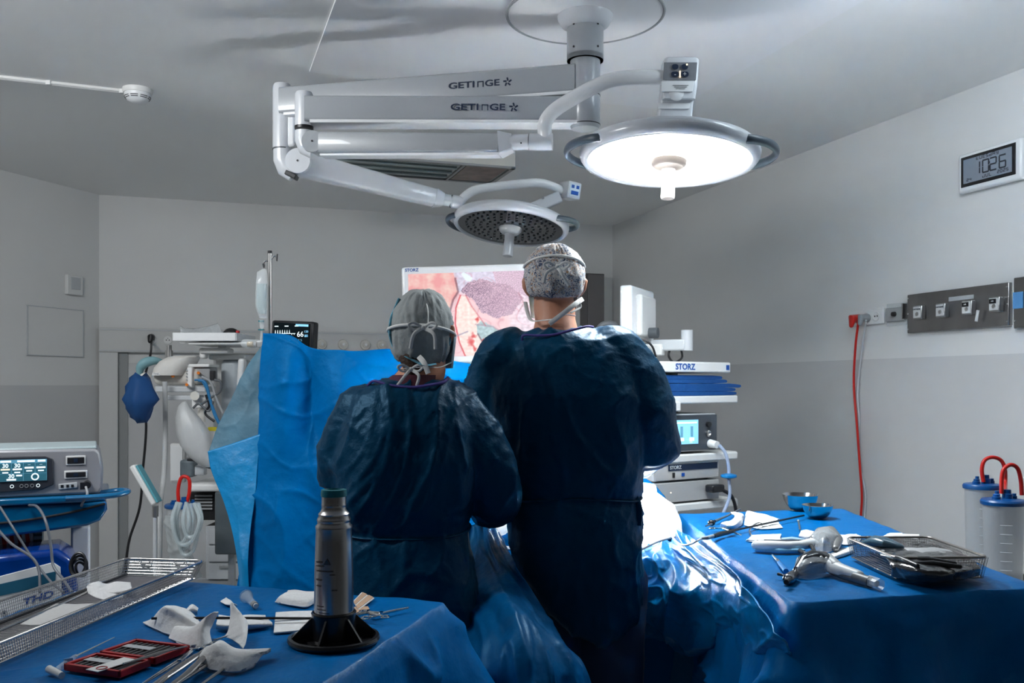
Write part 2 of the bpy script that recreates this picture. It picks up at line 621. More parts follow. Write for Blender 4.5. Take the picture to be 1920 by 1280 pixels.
# ---- left wall thermostat and flush hatch
h, rz = wallframe('left', 135, 555)
t = thing('thermostat', 'small white square thermostat high on the left wall', 'thermostat', h, rz)
w_ = 0.16
build('body', MB().box((0, -0.016, 0.075), (w_ * 0.85, 0.03, 0.135)), WHITEP, t, world=False, bevel=0.006)
build('face_plate', MB().box((0.0, -0.034, 0.085), (w_ * 0.5, 0.006, 0.08)), LGREY, t, world=False, bevel=0.002)
h, rz = wallframe('left', 104, 667)
h2 = onwall('left', 52, 667); h3 = onwall('left', 156, 667)
w_ = (h3 - h2).length
t = thing('wall_hatch', 'flush square inspection hatch in the left wall below the thermostat', 'hatch', h, rz)
build('panel', MB().box((0, -0.004, 0.16), (w_, 0.006, 0.32)), WALLP, t, world=False, bevel=0.002)
fm = MB()
for (x, z, sx, sz) in ((0, 0, w_ + 0.012, 0.006), (0, 0.32, w_ + 0.012, 0.006), (-w_ / 2, 0.16, 0.006, 0.32), (w_ / 2, 0.16, 0.006, 0.32)):
    fm.box((x, -0.006, z), (sx, 0.008, sz))
build('frame', fm, LGREY, t, world=False, smooth=0)

# ---- smoke detector with surface conduit
q = P(258, 167, F * 1.35 / (HZ - 167))
t = thing('smoke_detector', 'round white smoke detector on the ceiling left of the lamp arms', 'smoke detector', (q.x, q.y, CZ), 0.5)
build('base', MB().lathe([(0.065, 0), (0.066, -0.012), (0.062, -0.022)], 32), WHITEP, t, world=False)
build('dome', MB().lathe([(0.058, -0.020), (0.058, -0.034), (0.046, -0.052), (0.026, -0.062), (0.012, -0.064)], 32), WHITE, t, world=False)
sm = MB()
for k in range(8):
    for zz, rr in ((-0.038, 0.056), (-0.045, 0.052)):
        pts = [(math.cos(a) * rr, math.sin(a) * rr, zz) for a in [k * PI / 4 + 0.1 + j * 0.098 for j in range(7)]]
        sm.tube(pts, 0.0018, 5)
build('slot', sm, BLACK, t, world=False)
pc = thing('ceiling_conduit', 'thin white cable conduit on the ceiling leading left from the smoke detector', 'conduit', (q.x - 0.065, q.y, CZ))
e0 = Vector((q.x - 0.06, q.y + 0.01, CZ - 0.008)); e1 = P(-60, 138, F * 1.342 / (HZ - 138))
build('channel', MB().tube([e0, e1], 0.009, 4, up=(0.7, 0, 0.7)), WHITEP, pc, smooth=0)
dirc = (e1 - e0)
for f_ in (0.02, 0.5):
    c = e0 + dirc * f_
    build('clip', MB().box(c, (0.02, 0.024, 0.02)), WHITEP, pc, smooth=0)

# ---- surface mounted ceiling luminaire (switched off)
pn = Vector((0.02, 5.36, 0))
t = thing('ceiling_luminaire', 'switched-off box luminaire with glass underside mounted on the ceiling behind lamp arms', 'ceiling light', (pn.x, pn.y, CZ), AR)
build('housing', MB().box((-0.65, 0.22, -0.048), (1.3, 0.44, 0.096)), CREAM, t, world=False, smooth=0, bevel=0.003)
fm = MB()
for (x, y, sx, sy) in ((-0.65, 0.012, 1.3, 0.024), (-0.65, 0.428, 1.3, 0.024), (-0.012, 0.22, 0.024, 0.44), (-1.288, 0.22, 0.024, 0.44), (-0.30, 0.22, 0.012, 0.40)):
    fm.box((x, y, -0.100), (sx, sy, 0.012))
build('frame', fm, STEELD, t, world=False, smooth=0)
build('glass', MB().box((-0.65, 0.22, -0.098), (1.26, 0.40, 0.004)), mat('luminaire_glass', (0.10, 0.13, 0.13), 0.15, coat=0.3), t, world=False, smooth=0)
tm = MB()
for y in (0.11, 0.22, 0.33):
    tm.cyl((-1.25, y, -0.103), (-0.32, y, -0.103), 0.008, n=10)
build('tube', tm, mat('unlit_tube', (0.25, 0.29, 0.29), 0.3), t, world=False)
bm_ = MB().box((-0.16, 0.22, -0.101), (0.24, 0.36, 0.003))
build('reflector', bm_, mat('copper_reflector', (0.18, 0.11, 0.09), 0.35, metal=0.6, var=0.5, vscale=14), t, world=False, smooth=0)

# ---- digital clock on the right wall
def face_corners(w, pts, off=0.0):
    return [onwall(w, x, y, off) for x, y in pts]


h, rz = wallframe('right', 1862, 355)
hl = onwall('right', 1808, 300); hr = onwall('right', 1925, 300)
w_ = (hr - hl).length
zt = onwall('right', 1862, 276).z; zb = onwall('right', 1862, 352).z
hh = zt - zb
mid = (hl + hr) / 2
t = thing('wall_clock', 'white digital wall clock with grey display reading 10:26', 'clock', (mid.x, mid.y, zb), rz)
build('case', MB().box((0, -0.018, hh / 2), (w_, 0.030, hh)), WHITE, t, world=False, bevel=0.012, seg=3)
build('bezel', MB().box((-0.004, -0.034, hh / 2 + 0.004), (w_ * 0.86, 0.004, hh * 0.76)), BLACK, t, world=False, bevel=0.004)
build('display', MB().box((-0.004, -0.037, hh / 2 + 0.004), (w_ * 0.76, 0.003, hh * 0.60)), LCD, t, world=False, smooth=0)


def seg_digit(mb, ch, x, z, w, h, th, y):
    segs = {'0': 'abcdef', '1': 'bc', '2': 'abged', '3': 'abgcd', '4': 'fgbc', '5': 'afgcd', '6': 'afgedc', '7': 'abc', '8': 'abcdefg', '9': 'abfgcd',
            'J': 'bcde', 'E': 'adefg', 'L': 'def', 'U': 'bcdef', 'T': 'defg', 'S': 'afgcd', 'D': 'bcdeg', 'A': 'abcefg', 'Y': 'bcdfg', 'N': 'ceg', 'A': 'abcefg'}[ch]
    for s_ in segs:
        if s_ == 'a': mb.box((x, y, z + h / 2), (w, 0.001, th))
        if s_ == 'd': mb.box((x, y, z - h / 2), (w, 0.001, th))
        if s_ == 'g': mb.box((x, y, z), (w, 0.001, th))
        if s_ == 'f': mb.box((x - w / 2, y, z + h / 4), (th, 0.001, h / 2 * 0.9))
        if s_ == 'b': mb.box((x + w / 2, y, z + h / 4), (th, 0.001, h / 2 * 0.9))
        if s_ == 'e': mb.box((x - w / 2, y, z - h / 4), (th, 0.001, h / 2 * 0.9))
        if s_ == 'c': mb.box((x + w / 2, y, z - h / 4), (th, 0.001, h / 2 * 0.9))


INKL = mat('lcd_segment', (0.02, 0.025, 0.035), 0.5)
dm = MB()
yy = -0.0392
zc_ = hh / 2 + 0.006
cw = w_ * 0.095
for i, ch in enumerate('10'):
    seg_digit(dm, ch, -w_ * 0.17 + i * cw * 1.5, zc_, cw, hh * 0.30, hh * 0.035, yy)
for i, ch in enumerate('26'):
    seg_digit(dm, ch, w_ * 0.09 + i * cw * 1.5, zc_, cw, hh * 0.30, hh * 0.035, yy)
dm.box((w_ * 0.025, yy, zc_ + hh * 0.06), (0.009, 0.001, 0.009)).box((w_ * 0.025, yy, zc_ - hh * 0.06), (0.009, 0.001, 0.009))
for i, ch in enumerate('TUESDAY'):
    seg_digit(dm, ch, -w_ * 0.16 + i * w_ * 0.052, zc_ + hh * 0.245, w_ * 0.03, hh * 0.07, hh * 0.012, yy)
for i, ch in enumerate('JUL'):
    seg_digit(dm, ch, -w_ * 0.06 + i * w_ * 0.052, zc_ - hh * 0.235, w_ * 0.03, hh * 0.07, hh * 0.012, yy)
for i, ch in enumerate('24'):
    seg_digit(dm, ch, -w_ * 0.32 + i * w_ * 0.045, zc_ - hh * 0.235, w_ * 0.026, hh * 0.06, hh * 0.012, yy)
for i, ch in enumerate('2025'):
    seg_digit(dm, ch, w_ * 0.17 + i * w_ * 0.045, zc_ - hh * 0.225, w_ * 0.026, hh * 0.07, hh * 0.012, yy)
build('digits', dm, INKL, t, world=False, smooth=0)

# ---- socket plate, control plate and steel gas panels on the right wall


def rw_rect(x0, x1, ymid):
    a_ = onwall('right', x0, ymid); b_ = onwall('right', x1, ymid)
    return (a_ + b_) / 2, (b_ - a_).length


def rw_z(px, py):
    return onwall('right', px, py).z


RZR = AR - PI / 2
mid, w_ = rw_rect(1598, 1660, 595)
zb = rw_z(1629, 609); zt = rw_z(1629, 580)
t = thing('triple_socket', 'white triple wall socket holding a red plug and a grey plug', 'socket', (mid.x, mid.y, zb), RZR)
hh = zt - zb
build('plate', MB().box((0, -0.008, hh / 2), (w_, 0.012, hh)), WHITEP, t, world=False, bevel=0.003)
for i in range(3):
    x = (-0.30 + 0.30 * i) * w_
    rr = hh * 0.30
    s_ = build('socket', MB().lathe([(rr, 0.0), (rr, 0.004), (rr * 0.86, 0.004), (rr * 0.80, 0.001)], 28, (x, -0.014, hh / 2), Matrix.Rotation(PI / 2, 3, 'X')), WHITEP, t, world=False)
    build('contact', MB().cyl((x - 0.009, -0.014, hh / 2), (x - 0.009, -0.0165, hh / 2), 0.004, n=8).cyl((x + 0.009, -0.014, hh / 2), (x + 0.009, -0.0165, hh / 2), 0.004, n=8), BLACK, s_, world=False)
plug_pos = onwall('right', 1611, 598, 0.02)
c = thing('extension_cord', 'orange-red power cord plugged into the white triple socket, hanging to the floor', 'cord', plug_pos)
build('plug', MB().tube([plug_pos, plug_pos - U * 0.045, plug_pos - U * 0.05 + Vector((0, 0, -0.035))], [0.026, 0.024, 0.012], 14, rnd=True), REDT, c)
pts = [onwall('right', x, y, o) for x, y, o in ((1609, 606, .06), (1604, 650, .04), (1601, 720, .03), (1607, 800, .03), (1612, 870, .03), (1616, 930, .03), (1614, 975, .03), (1616, 1050, .03))]
build('cable', MB().tube(spline(pts, 60), 0.0065, 8), REDT, c)
plug_pos = onwall('right', 1626, 596, 0.02)
c = thing('power_cord', 'grey power cord plugged in beside the red plug on right wall', 'cord', plug_pos)
build('plug', MB().tube([plug_pos, plug_pos - U * 0.04, plug_pos - U * 0.045 + Vector((0, 0, -0.03))], [0.022, 0.02, 0.011], 14, rnd=True), GREY, c)
pts = [onwall('right', x, y, o) for x, y, o in ((1624, 600, .06), (1620, 625, .03), (1613, 680, .015), (1608, 740, .02), (1611, 790, .015), (1607, 850, .02), (1622, 920, .015), (1621, 975, .015), (1622, 1050, .015))]
build('cable', MB().tube(spline(pts, 60), 0.005, 8), LGREY, c)

mid, w_ = rw_rect(1665, 1702, 585)
zb = rw_z(1683, 602); zt = rw_z(1683, 576); hh = zt - zb
t = thing('control_plate', 'dark grey wall plate with one black knob beside the triple socket', 'switch', (mid.x, mid.y, zb), RZR)
build('back_plate', MB().box((0, -0.005, hh / 2), (w_, 0.008, hh * 1.6)), CLEARP, t, world=False, bevel=0.002)
build('plate', MB().box((0, -0.012, hh / 2), (w_ * 0.96, 0.014, hh)), GREY, t, world=False, bevel=0.003)
build('knob', MB().cyl((0, -0.018, hh / 2), (0, -0.034, hh / 2), 0.013, 0.011, 20), BLACK, t, world=False)
build('bracket', MB().box((w_ * 0.49, -0.020, hh / 2 + 0.01), (0.006, 0.03, hh * 1.1)), STEELD, t, world=False, bevel=0.001)

mid, w_ = rw_rect(1708, 1899, 578)
zb = rw_z(1803, 618); zt = rw_z(1803, 541); hh = zt - zb
t = thing('gas_outlet_panel', 'brushed steel wall panel with four labelled gas outlets under the clock', 'gas panel', (mid.x, mid.y, zb), RZR)
build('panel', MB().box((0, -0.012, hh / 2), (w_, 0.022, hh)), PANELST, t, world=False, bevel=0.004)
build('name_strip', MB().box((0.04, -0.0245, hh * 0.76), (w_ * 0.24, 0.002, hh * 0.10)), LGREY, t, world=False)
for (px, py, k) in ((1729, 586, 0), (1773, 582, 0), (1821, 577, 1), (1873, 571, 1)):
    hpt = onwall('right', px, py, 0.02)
    x = (hpt - Vector((mid.x, mid.y, hpt.z))).length * (1 if hpt.y < mid.y else -1)
    z = hpt.z - zb
    sz = 0.058
    o_ = build('gas_outlet', MB().box((x, -0.036, z), (sz, 0.026, sz * 1.15)), STEEL, t, world=False, bevel=0.004)
    build('nameplate', MB().box((x, -0.050, z + sz * 0.02), (sz * 0.82, 0.003, sz * 0.9)), WHITEP if k == 0 else PAPER, o_, world=False)
    if k == 0:
        text('OXYGENE', INK, o_, front(x, -0.053, z + sz * 0.27), sz * 0.13)
    else:
        build('black_label', MB().box((x - 0.004, -0.0525, z + sz * 0.25), (sz * 0.62, 0.002, sz * 0.34)), BLACK, o_, world=False, smooth=0)
        text('AIR', WHITEP, o_, front(x - 0.004, -0.0545, z + sz * 0.25), sz * 0.12)
    build('valve_ring', MB().cyl((x + 0.002, -0.050, z - sz * 0.12), (x + 0.002, -0.056, z - sz * 0.12), 0.010, 0.008, 16), STEEL, o_, world=False)
for sx in (-1, 1):
    for z in (0.1, 0.5, 0.9):
        build('screw', MB().cyl((sx * w_ * 0.485, -0.022, z * hh), (sx * w_ * 0.485, -0.026, z * hh), 0.004, n=10), CHROME, t, world=False)
hpt = onwall('right', 1836, 592, 0.03)
build('hanging_tag', MB().box(((hpt - Vector((mid.x, mid.y, hpt.z))).length * (1 if hpt.y < mid.y else -1), -0.045, hpt.z - zb), (0.016, 0.002, 0.05), (0, 0.2, 0)), PAPER, t, world=False)

mid, w_ = rw_rect(1908, 1990, 570)
zb = rw_z(1940, 614); zt = rw_z(1940, 517); hh = zt - zb
t = thing('gas_outlet_panel', 'second steel wall panel cut by the right frame edge', 'gas panel', (mid.x, mid.y, zb), RZR)
build('panel', MB().box((0, -0.012, hh / 2), (w_, 0.022, hh)), PANELST, t, world=False, bevel=0.004)
build('nameplate', MB().box((-w_ * 0.38, -0.025, hh * 0.55), (0.05, 0.003, 0.07)), mat('blue_label', (0.1, 0.3, 0.6), 0.5), t, world=False)
build('screw', MB().cyl((-w_ * 0.46, -0.022, 0.15 * hh), (-w_ * 0.46, -0.027, 0.15 * hh), 0.004, n=10), CHROME, t, world=False)
# dark cabinet edge on the back wall right of the screen
hl = onwall('back', 1092, 640, 0.0); hr = onwall('back', 1122, 640, 0.0)
t = thing('wall_cabinet', 'narrow dark grey cabinet on the back wall right of the tall surgeon', 'cabinet', ((hl.x + hr.x) / 2, (hl.y + hr.y) / 2, 1.75), AR)
build('body', MB().box((-0.02, -0.08, 0.285), (0.16, 0.14, 0.57)), mat('taupe_enamel', (0.12, 0.11, 0.11), 0.5), t, world=False, bevel=0.004)
build('door', MB().box((-0.02, -0.158, 0.285), (0.145, 0.015, 0.55)), mat('taupe_door', (0.16, 0.15, 0.15), 0.5), t, world=False, bevel=0.003)
# ================================================================ SURGICAL LAMPS
LAMPP = mat('lamp_enamel', (0.60, 0.62, 0.65), 0.28, coat=0.3)
ARMP = mat('lamp_arm_enamel', (0.36, 0.38, 0.40), 0.3, coat=0.2)


def rect_ring(c, ax, ay, hx, hy, rr=0.3, n=3):
    """rounded rectangle ring about c with half sizes hx, hy along ax, ay"""
    pts = []
    r = min(hx, hy) * rr
    for (sx, sy, a0) in ((1, 1, 0), (-1, 1, PI / 2), (-1, -1, PI), (1, -1, 1.5 * PI)):
        for k in range(n + 1):
            a = a0 + PI / 2 * k / n
            pts.append(Vector(c) + Vector(ax) * (sx * (hx - r) + r * math.cos(a)) + Vector(ay) * (sy * (hy - r) + r * math.sin(a)))
    return pts


def beam(mb, p0, p1, w0, h0, w1, h1, rr=0.3, ext=0.0):
    """rounded rectangular beam from p0 to p1; h = vertical size, w = sideways"""
    p0 = Vector(p0); p1 = Vector(p1)
    t = (p1 - p0).normalized()
    side = t.cross(Vector((0, 0, 1))).normalized()
    up = side.cross(t).normalized()
    return mb.loft([rect_ring(p0, side, up, w0 / 2, h0 / 2, rr), rect_ring(p1, side, up, w1 / 2, h1 / 2, rr)])


def getinge(root, p0, p1, zc, h, px, sc):
    """the maker's name on the side of a beam facing the room's near end"""
    t = (Vector(p1) - Vector(p0)).normalized()
    rz = math.atan2(t.y, t.x)
    return rz


# ---- ceiling column
colx, coly = 0.262, 3.337
c = thing('ceiling_column', 'thick white ceiling column with round cover plate that carries both lamps', 'lamp mount', (colx, coly, CZ))
build('cover_plate', MB().lathe([(0.275, 0), (0.275, -0.026), (0.262, -0.030)], 64, (colx, coly, CZ)), CEILPAN, c)
build('cover_ring', MB().tube([Vector((colx + 0.280 * math.cos(a), coly + 0.280 * math.sin(a), CZ - 0.024)) for a in [2 * PI * k / 64 for k in range(64)]], 0.006, 8, closed=True), GREY, c)
build('bell_cover', MB().lathe([(0.102, -0.020), (0.098, -0.040), (0.085, -0.062), (0.066, -0.075)], 48, (colx, coly, CZ)), LAMPP, c)
build('sleeve', MB().lathe([(0.0655, -0.07), (0.0655, -0.178), (0.0655, -0.185), (0.0655, -0.19)], 48, (colx, coly, CZ)), ARMP, c)
zs = 1.4 + (HZ - 112) / F * coly
zb = 1.4 + (HZ - 242) / F * coly
build('sleeve', MB().lathe([(0.0655, CZ - 0.19), (0.0655, zs + 0.012), (0.063, zs + 0.002), (0.056, zs)], 48, (colx, coly, 0)), ARMP, c)
build('column', MB().lathe([(0.0535, zs + 0.01), (0.0535, 2.405), (0.0535, zb + 0.01), (0.048, zb)], 48, (colx, coly, 0)), ARMP, c)
for z in (zs - 0.002, 2.435, 2.331):
    build('joint_ring', MB().lathe([(0.0545, z - 0.002), (0.0545, z + 0.001)], 48, (colx, coly, 0)), BLACK, c)
sm = MB()
for a in (-2.3, -0.9):
    for z in (zs + 0.03, zs + 0.11):
        d_ = Vector((math.cos(a), math.sin(a), 0))
        sm.cyl(Vector((colx, coly, z)) + d_ * 0.064, Vector((colx, coly, z)) + d_ * 0.0675, 0.004, n=10)
build('screw', sm, BLACK, c)


def maker_name(root, a, b, f, w, h):
    """GETINGE lettering and star on the camera side of the beam a-b at fraction f"""
    a = Vector(a); b = Vector(b)
    t = (b - a)
    if t.x < 0:
        a, b = b, a
        t = -t
    rz = math.atan2(t.y, t.x)
    n = Vector((math.sin(rz), -math.cos(rz), 0))
    c_ = a + t * f + n * (w / 2 + 0.006)
    tl = Matrix(WM[root.name]).inverted() @ c_
    M = Matrix.Translation(tl) @ Matrix.Rotation(rz, 4, 'Z') @ Matrix.Rotation(-math.atan2(t.z, math.hypot(t.x, t.y)), 4, 'Y') @ Matrix.Rotation(PI / 2, 4, 'X')
    text('GETI', INK, root, M @ Matrix.Translation((-0.050, 0, 0)), h * 0.94, sx=1.55, bold=0.0006)
    # rounded n of the logotype, then GE
    nm = MB()
    x0 = 0.0215
    for (x, y, sx_, sy_) in ((x0 - 0.010, -0.0006, 0.0034, h * 0.88), (x0 + 0.010, -0.0006, 0.0034, h * 0.88), (x0, h * 0.44 - 0.0020, 0.0225, 0.0034)):
        nm.box((x, y, 0.0004), (sx_, sy_, 0.0008))
    nm.v = [M @ p for p in nm.v]
    build('lettering', nm, INK, root, world=False, smooth=0)
    text('GE', INK, root, M @ Matrix.Translation((0.0655, 0, 0)), h * 0.94, sx=1.45, bold=0.0006)
    st = MB()
    for k in range(5):
        a_ = PI / 2 + 2 * PI * k / 5
        st.box((0.123 + math.cos(a_) * h * 0.42, math.sin(a_) * h * 0.42, 0.0004), (h * 0.50, h * 0.24, 0.0008), (0, 0, a_ + 0.25))
    st.v = [M @ p for p in st.v]
    build('emblem', st, INK, root, world=False, smooth=0)


def lamp_head(root, C, ax, roll_ref, rb, lit):
    """round lamp head; C lens centre, ax the way it shines"""
    Z = -Vector(ax).normalized()
    X = (Vector(roll_ref) - Z * Vector(roll_ref).dot(Z)).normalized()
    Y = Z.cross(X)
    R = Matrix((X, Y, Z)).transposed()
    s = rb / 0.294
    prof = [(0.262, 0.014), (0.264, 0.000), (0.270, -0.006), (0.282, -0.004), (0.291, 0.008), (0.294, 0.022), (0.291, 0.034), (0.280, 0.044), (0.262, 0.052), (0.23, 0.066),
            (0.18, 0.083), (0.12, 0.096), (0.06, 0.103), (0.012, 0.105)]
    build('lamp_housing', MB().lathe([(r * s, z * s) for r, z in prof], 96, C, R, caps=True), LAMPP, root, smooth=60)
    lens = build('lens', MB().lathe([(0.005, 0.002), (0.15 * s, 0.002), (0.264 * s, 0.003)], 96, C, R), LENSON if lit else mat('dark_lens', (0.03, 0.028, 0.03), 0.08, metal=0.5, var=0.7, vscale=10, coat=0.8), root)
    # small round light lenses
    dots = MB()
    random.seed(3)
    for ring in (3, 4.3, 5.6, 6.9, 8.2):
        rr = 0.027 * ring * s
        n = int(ring * 4.6)
        for k in range(n):
            a = 2 * PI * (k + 0.5 * (ring % 2 > 1)) / n
            if rr > 0.255 * s:
                continue
            p = C + R @ Vector((math.cos(a) * rr, math.sin(a) * rr, -0.001))
            dots.lathe([(0.0075 * s, 0.001), (0.0060 * s, -0.002), (0.002 * s, -0.0035)], 8, p, R)
    if lit:
        build('led_lenses', dots, mat('lit_small_lens', (1, 1, 1), 0.3, emit=0.93, ecol=(0.94, 0.96, 1.0)), lens, kind='stuff')
    else:
        build('led_lenses', dots, mat('small_glass_lens', (0.25, 0.27, 0.28), 0.05, metal=0.9), lens, kind='stuff')
    hm = LAMPP if not lit else mat('handle_sterile_grip', (0.42, 0.37, 0.33), 0.4)
    build('handle_flange', MB().lathe([(0.058 * s, 0.001), (0.056 * s, -0.012), (0.045 * s, -0.022), (0.022, -0.028)], 40, C, R), hm, root)
    build('centre_handle', MB().lathe([(0.022, -0.020), (0.021, -0.05), (0.0225, -0.118), (0.0225, -0.122), (0.020, -0.126)], 32, C, R), hm, root)
    return R, s


def grip(root, C, R, s, a0, a1, rmax, padflip):
    pts = []
    n = 26
    for k in range(n):
        f = k / (n - 1)
        a = math.radians(a0 + (a1 - a0) * f)
        r = (0.262 + (rmax - 0.262) * math.sin(PI * f) ** 0.55) * s
        z = (0.055 * (1 - f) + 0.012 * f) * s
        pts.append(C + R @ Vector((math.cos(a) * r, math.sin(a) * r, z)))
    g = build('side_grip', MB().tube(pts, [0.011 * s if 0 < i < n - 1 else 0.008 * s for i in range(n)], 12, up=tuple(R @ Vector((0, 0, 1))), flat=1.35), NAVYH, root)
    q = pts[:8]
    build('grip_pad', MB().tube(q, [0.020 * s, 0.026 * s, 0.026 * s, 0.024 * s, 0.021 * s, 0.018 * s, 0.014 * s, 0.011 * s], 12, up=tuple(R @ Vector((0, 0, 1))), flat=0.6), NAVYH, g)


# ---- lit lamp (lower arm B)
root = thing('surgical_lamp', 'large lit round surgical lamp glowing white, on the lower of the two lettered arms', 'surgical lamp', LAMP1)
hA = Vector((colx, coly, 1.4 + (HZ - 209) / F * coly))
hB = P(575, 208, 3.337)
m = MB(); beam(m, hA - Vector((0.03, 0, 0)), hB, 0.085, S(47, 3.337), 0.085, S(47, 3.337), 0.25)
build('upper_arm', m, ARMP, root)
m = MB(); beam(m, hA + Vector((-0.03, 0, -0.0475)), hB + Vector((0.02, 0, -0.0475)), 0.088, 0.012, 0.088, 0.012, 0.4)
build('arm_rail', m, WHITE, root)
maker_name(root, hB, hA, 0.62, 0.085, 0.024)
m = MB().lathe([(0.028, 2.448), (0.032, 2.44), (0.0325, 2.43), (0.0325, 2.33), (0.032, 2.325)], 32, (P(570, 200, 3.337).x, 3.337, 0))
build('arm_post', m, LAMPP, root)
build('joint_ring', MB().lathe([(0.0335, 2.316), (0.0335, 2.326)], 32, (P(570, 200, 3.337).x, 3.337, 0)), BLACK, root)
e0 = P(572, 262, 3.337)
build('elbow', MB().tube([P(570, 246, 3.337), P(570, 262, 3.337), P(575, 275, 3.33), P(592, 284, 3.32)], [0.0325, 0.033, 0.034, 0.030], 20, rnd=False), LAMPP, root)
s0 = P(590, 270, 3.33); s1 = P(938, 271, 3.18)
m = MB(); beam(m, s0, s1, 0.075, S(40, 3.33), 0.065, S(36, 3.18), 0.3)
arm = build('spring_arm', m, ARMP, root)
m = MB(); beam(m, s0 + Vector((0.03, 0, -0.041)), s1 + Vector((0, 0, -0.036)), 0.055, 0.014, 0.05, 0.012, 0.4)
build('arm_underside', m, WHITE, root)
build('pivot_disc', MB().cyl(s0 + Vector((0, -0.030, 0)), s0 + Vector((0, -0.043, 0)), 0.040, 0.038, 36), ARMP, root)
build('pivot_screw', MB().cyl(s0 + Vector((0, -0.042, 0)), s0 + Vector((0, -0.045, 0)), 0.0035, n=10), BLACK, root)
m = MB(); beam(m, s1, P(962, 268, 3.17), 0.07, S(46, 3.18), 0.05, S(30, 3.18), 0.3)
build('end_collar', m, LAMPP, root)
build('swivel', MB().cyl(P(958, 267, 3.17), P(992, 266, 3.16), 0.0265, n=28), LAMPP, root)
build('joint_ring', MB().cyl(P(991, 266, 3.16), P(993, 266, 3.16), 0.0275, n=28), DGREY, root)
build('swivel', MB().cyl(P(993, 266, 3.16), P(1036, 266, 3.15), 0.0285, n=28), LAMPP, root)
build('swivel_screw', MB().cyl(P(977, 268, 3.142), P(977, 268, 3.138), 0.003, n=8), BLACK, root)
pts = [P(1024, 268, 3.15), P(1021, 245, 3.15), P(1024, 226, 3.14), P(1042, 205, 3.14), P(1082, 180, 3.12), P(1120, 160, 3.11), P(1150, 149, 3.10), P(1190, 145, 3.09), P(1245, 145, 3.09)]
build('yoke_tube', MB().tube(spline(pts, 50), S(13.5, 3.12), 20), WHITE, root)
# control head
ax = Vector((1, 0, 0)); ay = Vector((0, 1, 0))


def slabring(px, py, d, hw, hd):
    return rect_ring(P(px, py, d), ax, ay, S(hw, d), hd, 0.35)


build('neck', MB().loft([slabring(1262, 228, 3.13, 33, 0.035), slabring(1266, 200, 3.12, 31, 0.033), slabring(1270, 172, 3.11, 32, 0.032)]), LAMPP, root)
build('control_head', MB().loft([slabring(1270, 190, 3.10, 31, 0.035), slabring(1272, 165, 3.10, 33, 0.038), slabring(1275, 118, 3.10, 33, 0.038), slabring(1275, 114, 3.10, 30, 0.034)]), LAMPP, root)
build('control_face', MB().loft([rect_ring(P(1274, 150, 3.061), ax, Vector((0, 0.02, 0)), S(31, 3.06), 0.06), rect_ring(P(1276, 117, 3.061), ax, Vector((0, 0.02, 0)), S(31, 3.06), 0.06)]), mat('grey_keypad', (0.18, 0.19, 0.21), 0.4), root)
build('label_band', MB().loft([rect_ring(P(1269, 172, 3.062), ax, ay, S(29, 3.06), 0.004), rect_ring(P(1271, 153, 3.062), ax, ay, S(31, 3.06), 0.004)]), WHITE, root)
build('white_boss', MB().lathe([(S(17, 3.06), 0), (S(15, 3.06), 0.004), (0.005, 0.008)], 24, P(1268, 172, 3.068), Matrix.Rotation(PI / 2, 3, 'X') ), WHITE, root)
build('small_label', MB().loft([rect_ring(P(1263, 204, 3.088), ax, ay, S(29, 3.08), 0.003), rect_ring(P(1264, 194, 3.086), ax, ay, S(30, 3.08), 0.003)]), WHITE, root)
for (px, py, w, h) in ((1266, 125, 12, 10), (1284, 125, 12, 10), (1266, 139, 15, 10), (1284, 139, 15, 10)):
    build('button', MB().loft([rect_ring(P(px, py, 3.0585), ax, Vector((0, 0, 1)), S(w / 2, 3.06), S(h / 2, 3.06), 0.9, 5), rect_ring(P(px, py, 3.0565), ax, Vector((0, 0, 1)), S(w / 2, 3.06), S(h / 2, 3.06), 0.9, 5)]), INK, root)
build('indicator', MB().box(P(1275, 139, 3.0555), (0.003, 0.002, S(12, 3.06))).box(P(1288, 121, 3.0555), (0.004, 0.002, 0.004)), WARML, root, smooth=0)
tl = Matrix(WM[root.name]).inverted()
for (ch, px, py) in (('-', 1266, 139), ('+', 1284, 139)):
    text(ch, LGREY, root, tl @ Matrix.Translation(P(px, py, 3.0555)) @ Matrix.Rotation(PI / 2, 4, 'X'), 0.016)
for k in range(3):
    build('fine_print', MB().box(P(1276, 160 + 3 * k, 3.0565), (S(30 - 6 * k, 3.06), 0.001, 0.0012)), DGREY, root, smooth=0)
R1, s1_ = lamp_head(root, LAMP1, LAMP1_AX, (1, 0, -0.055), 0.294, True)
grip(root, LAMP1, R1, s1_, 112, 216, 0.338, 0)
grip(root, LAMP1, R1, s1_, 52, -48, 0.345, 0)

# ---- unlit lamp (upper arm A)
L2 = P(957, 428, 4.05)
AX2 = Vector((-0.10, -0.16, -1)).normalized()
root = thing('surgical_lamp', 'smaller unlit round surgical lamp with dark lens, on the upper of the two lettered arms', 'surgical lamp', L2)
hA = Vector((colx, coly, 1.4 + (HZ - 151) / F * coly))
hB = P(532, 193, 3.62)
m = MB(); beam(m, hA - Vector((0.03, 0, 0)), hB, 0.085, S(52, 3.337), 0.085, S(50, 3.58), 0.25)
build('upper_arm', m, ARMP, root)
m = MB(); beam(m, hA + Vector((-0.03, 0, -0.053)), hB + Vector((0.02, 0, -0.053)), 0.088, 0.012, 0.088, 0.012, 0.4)
build('arm_rail', m, WHITE, root)
maker_name(root, hB, hA, 0.664, 0.085, 0.024)
bx = P(529, 200, 3.62)
zt = P(529, 160, 3.62).z; zbm = P(529, 279, 3.62).z
build('arm_post', MB().lathe([(0.030, zt + 0.004), (0.035, zt - 0.006), (0.036, zt - 0.02), (0.036, zbm + 0.01), (0.036, zbm)], 32, (bx.x, 3.62, 0)), LAMPP, root)
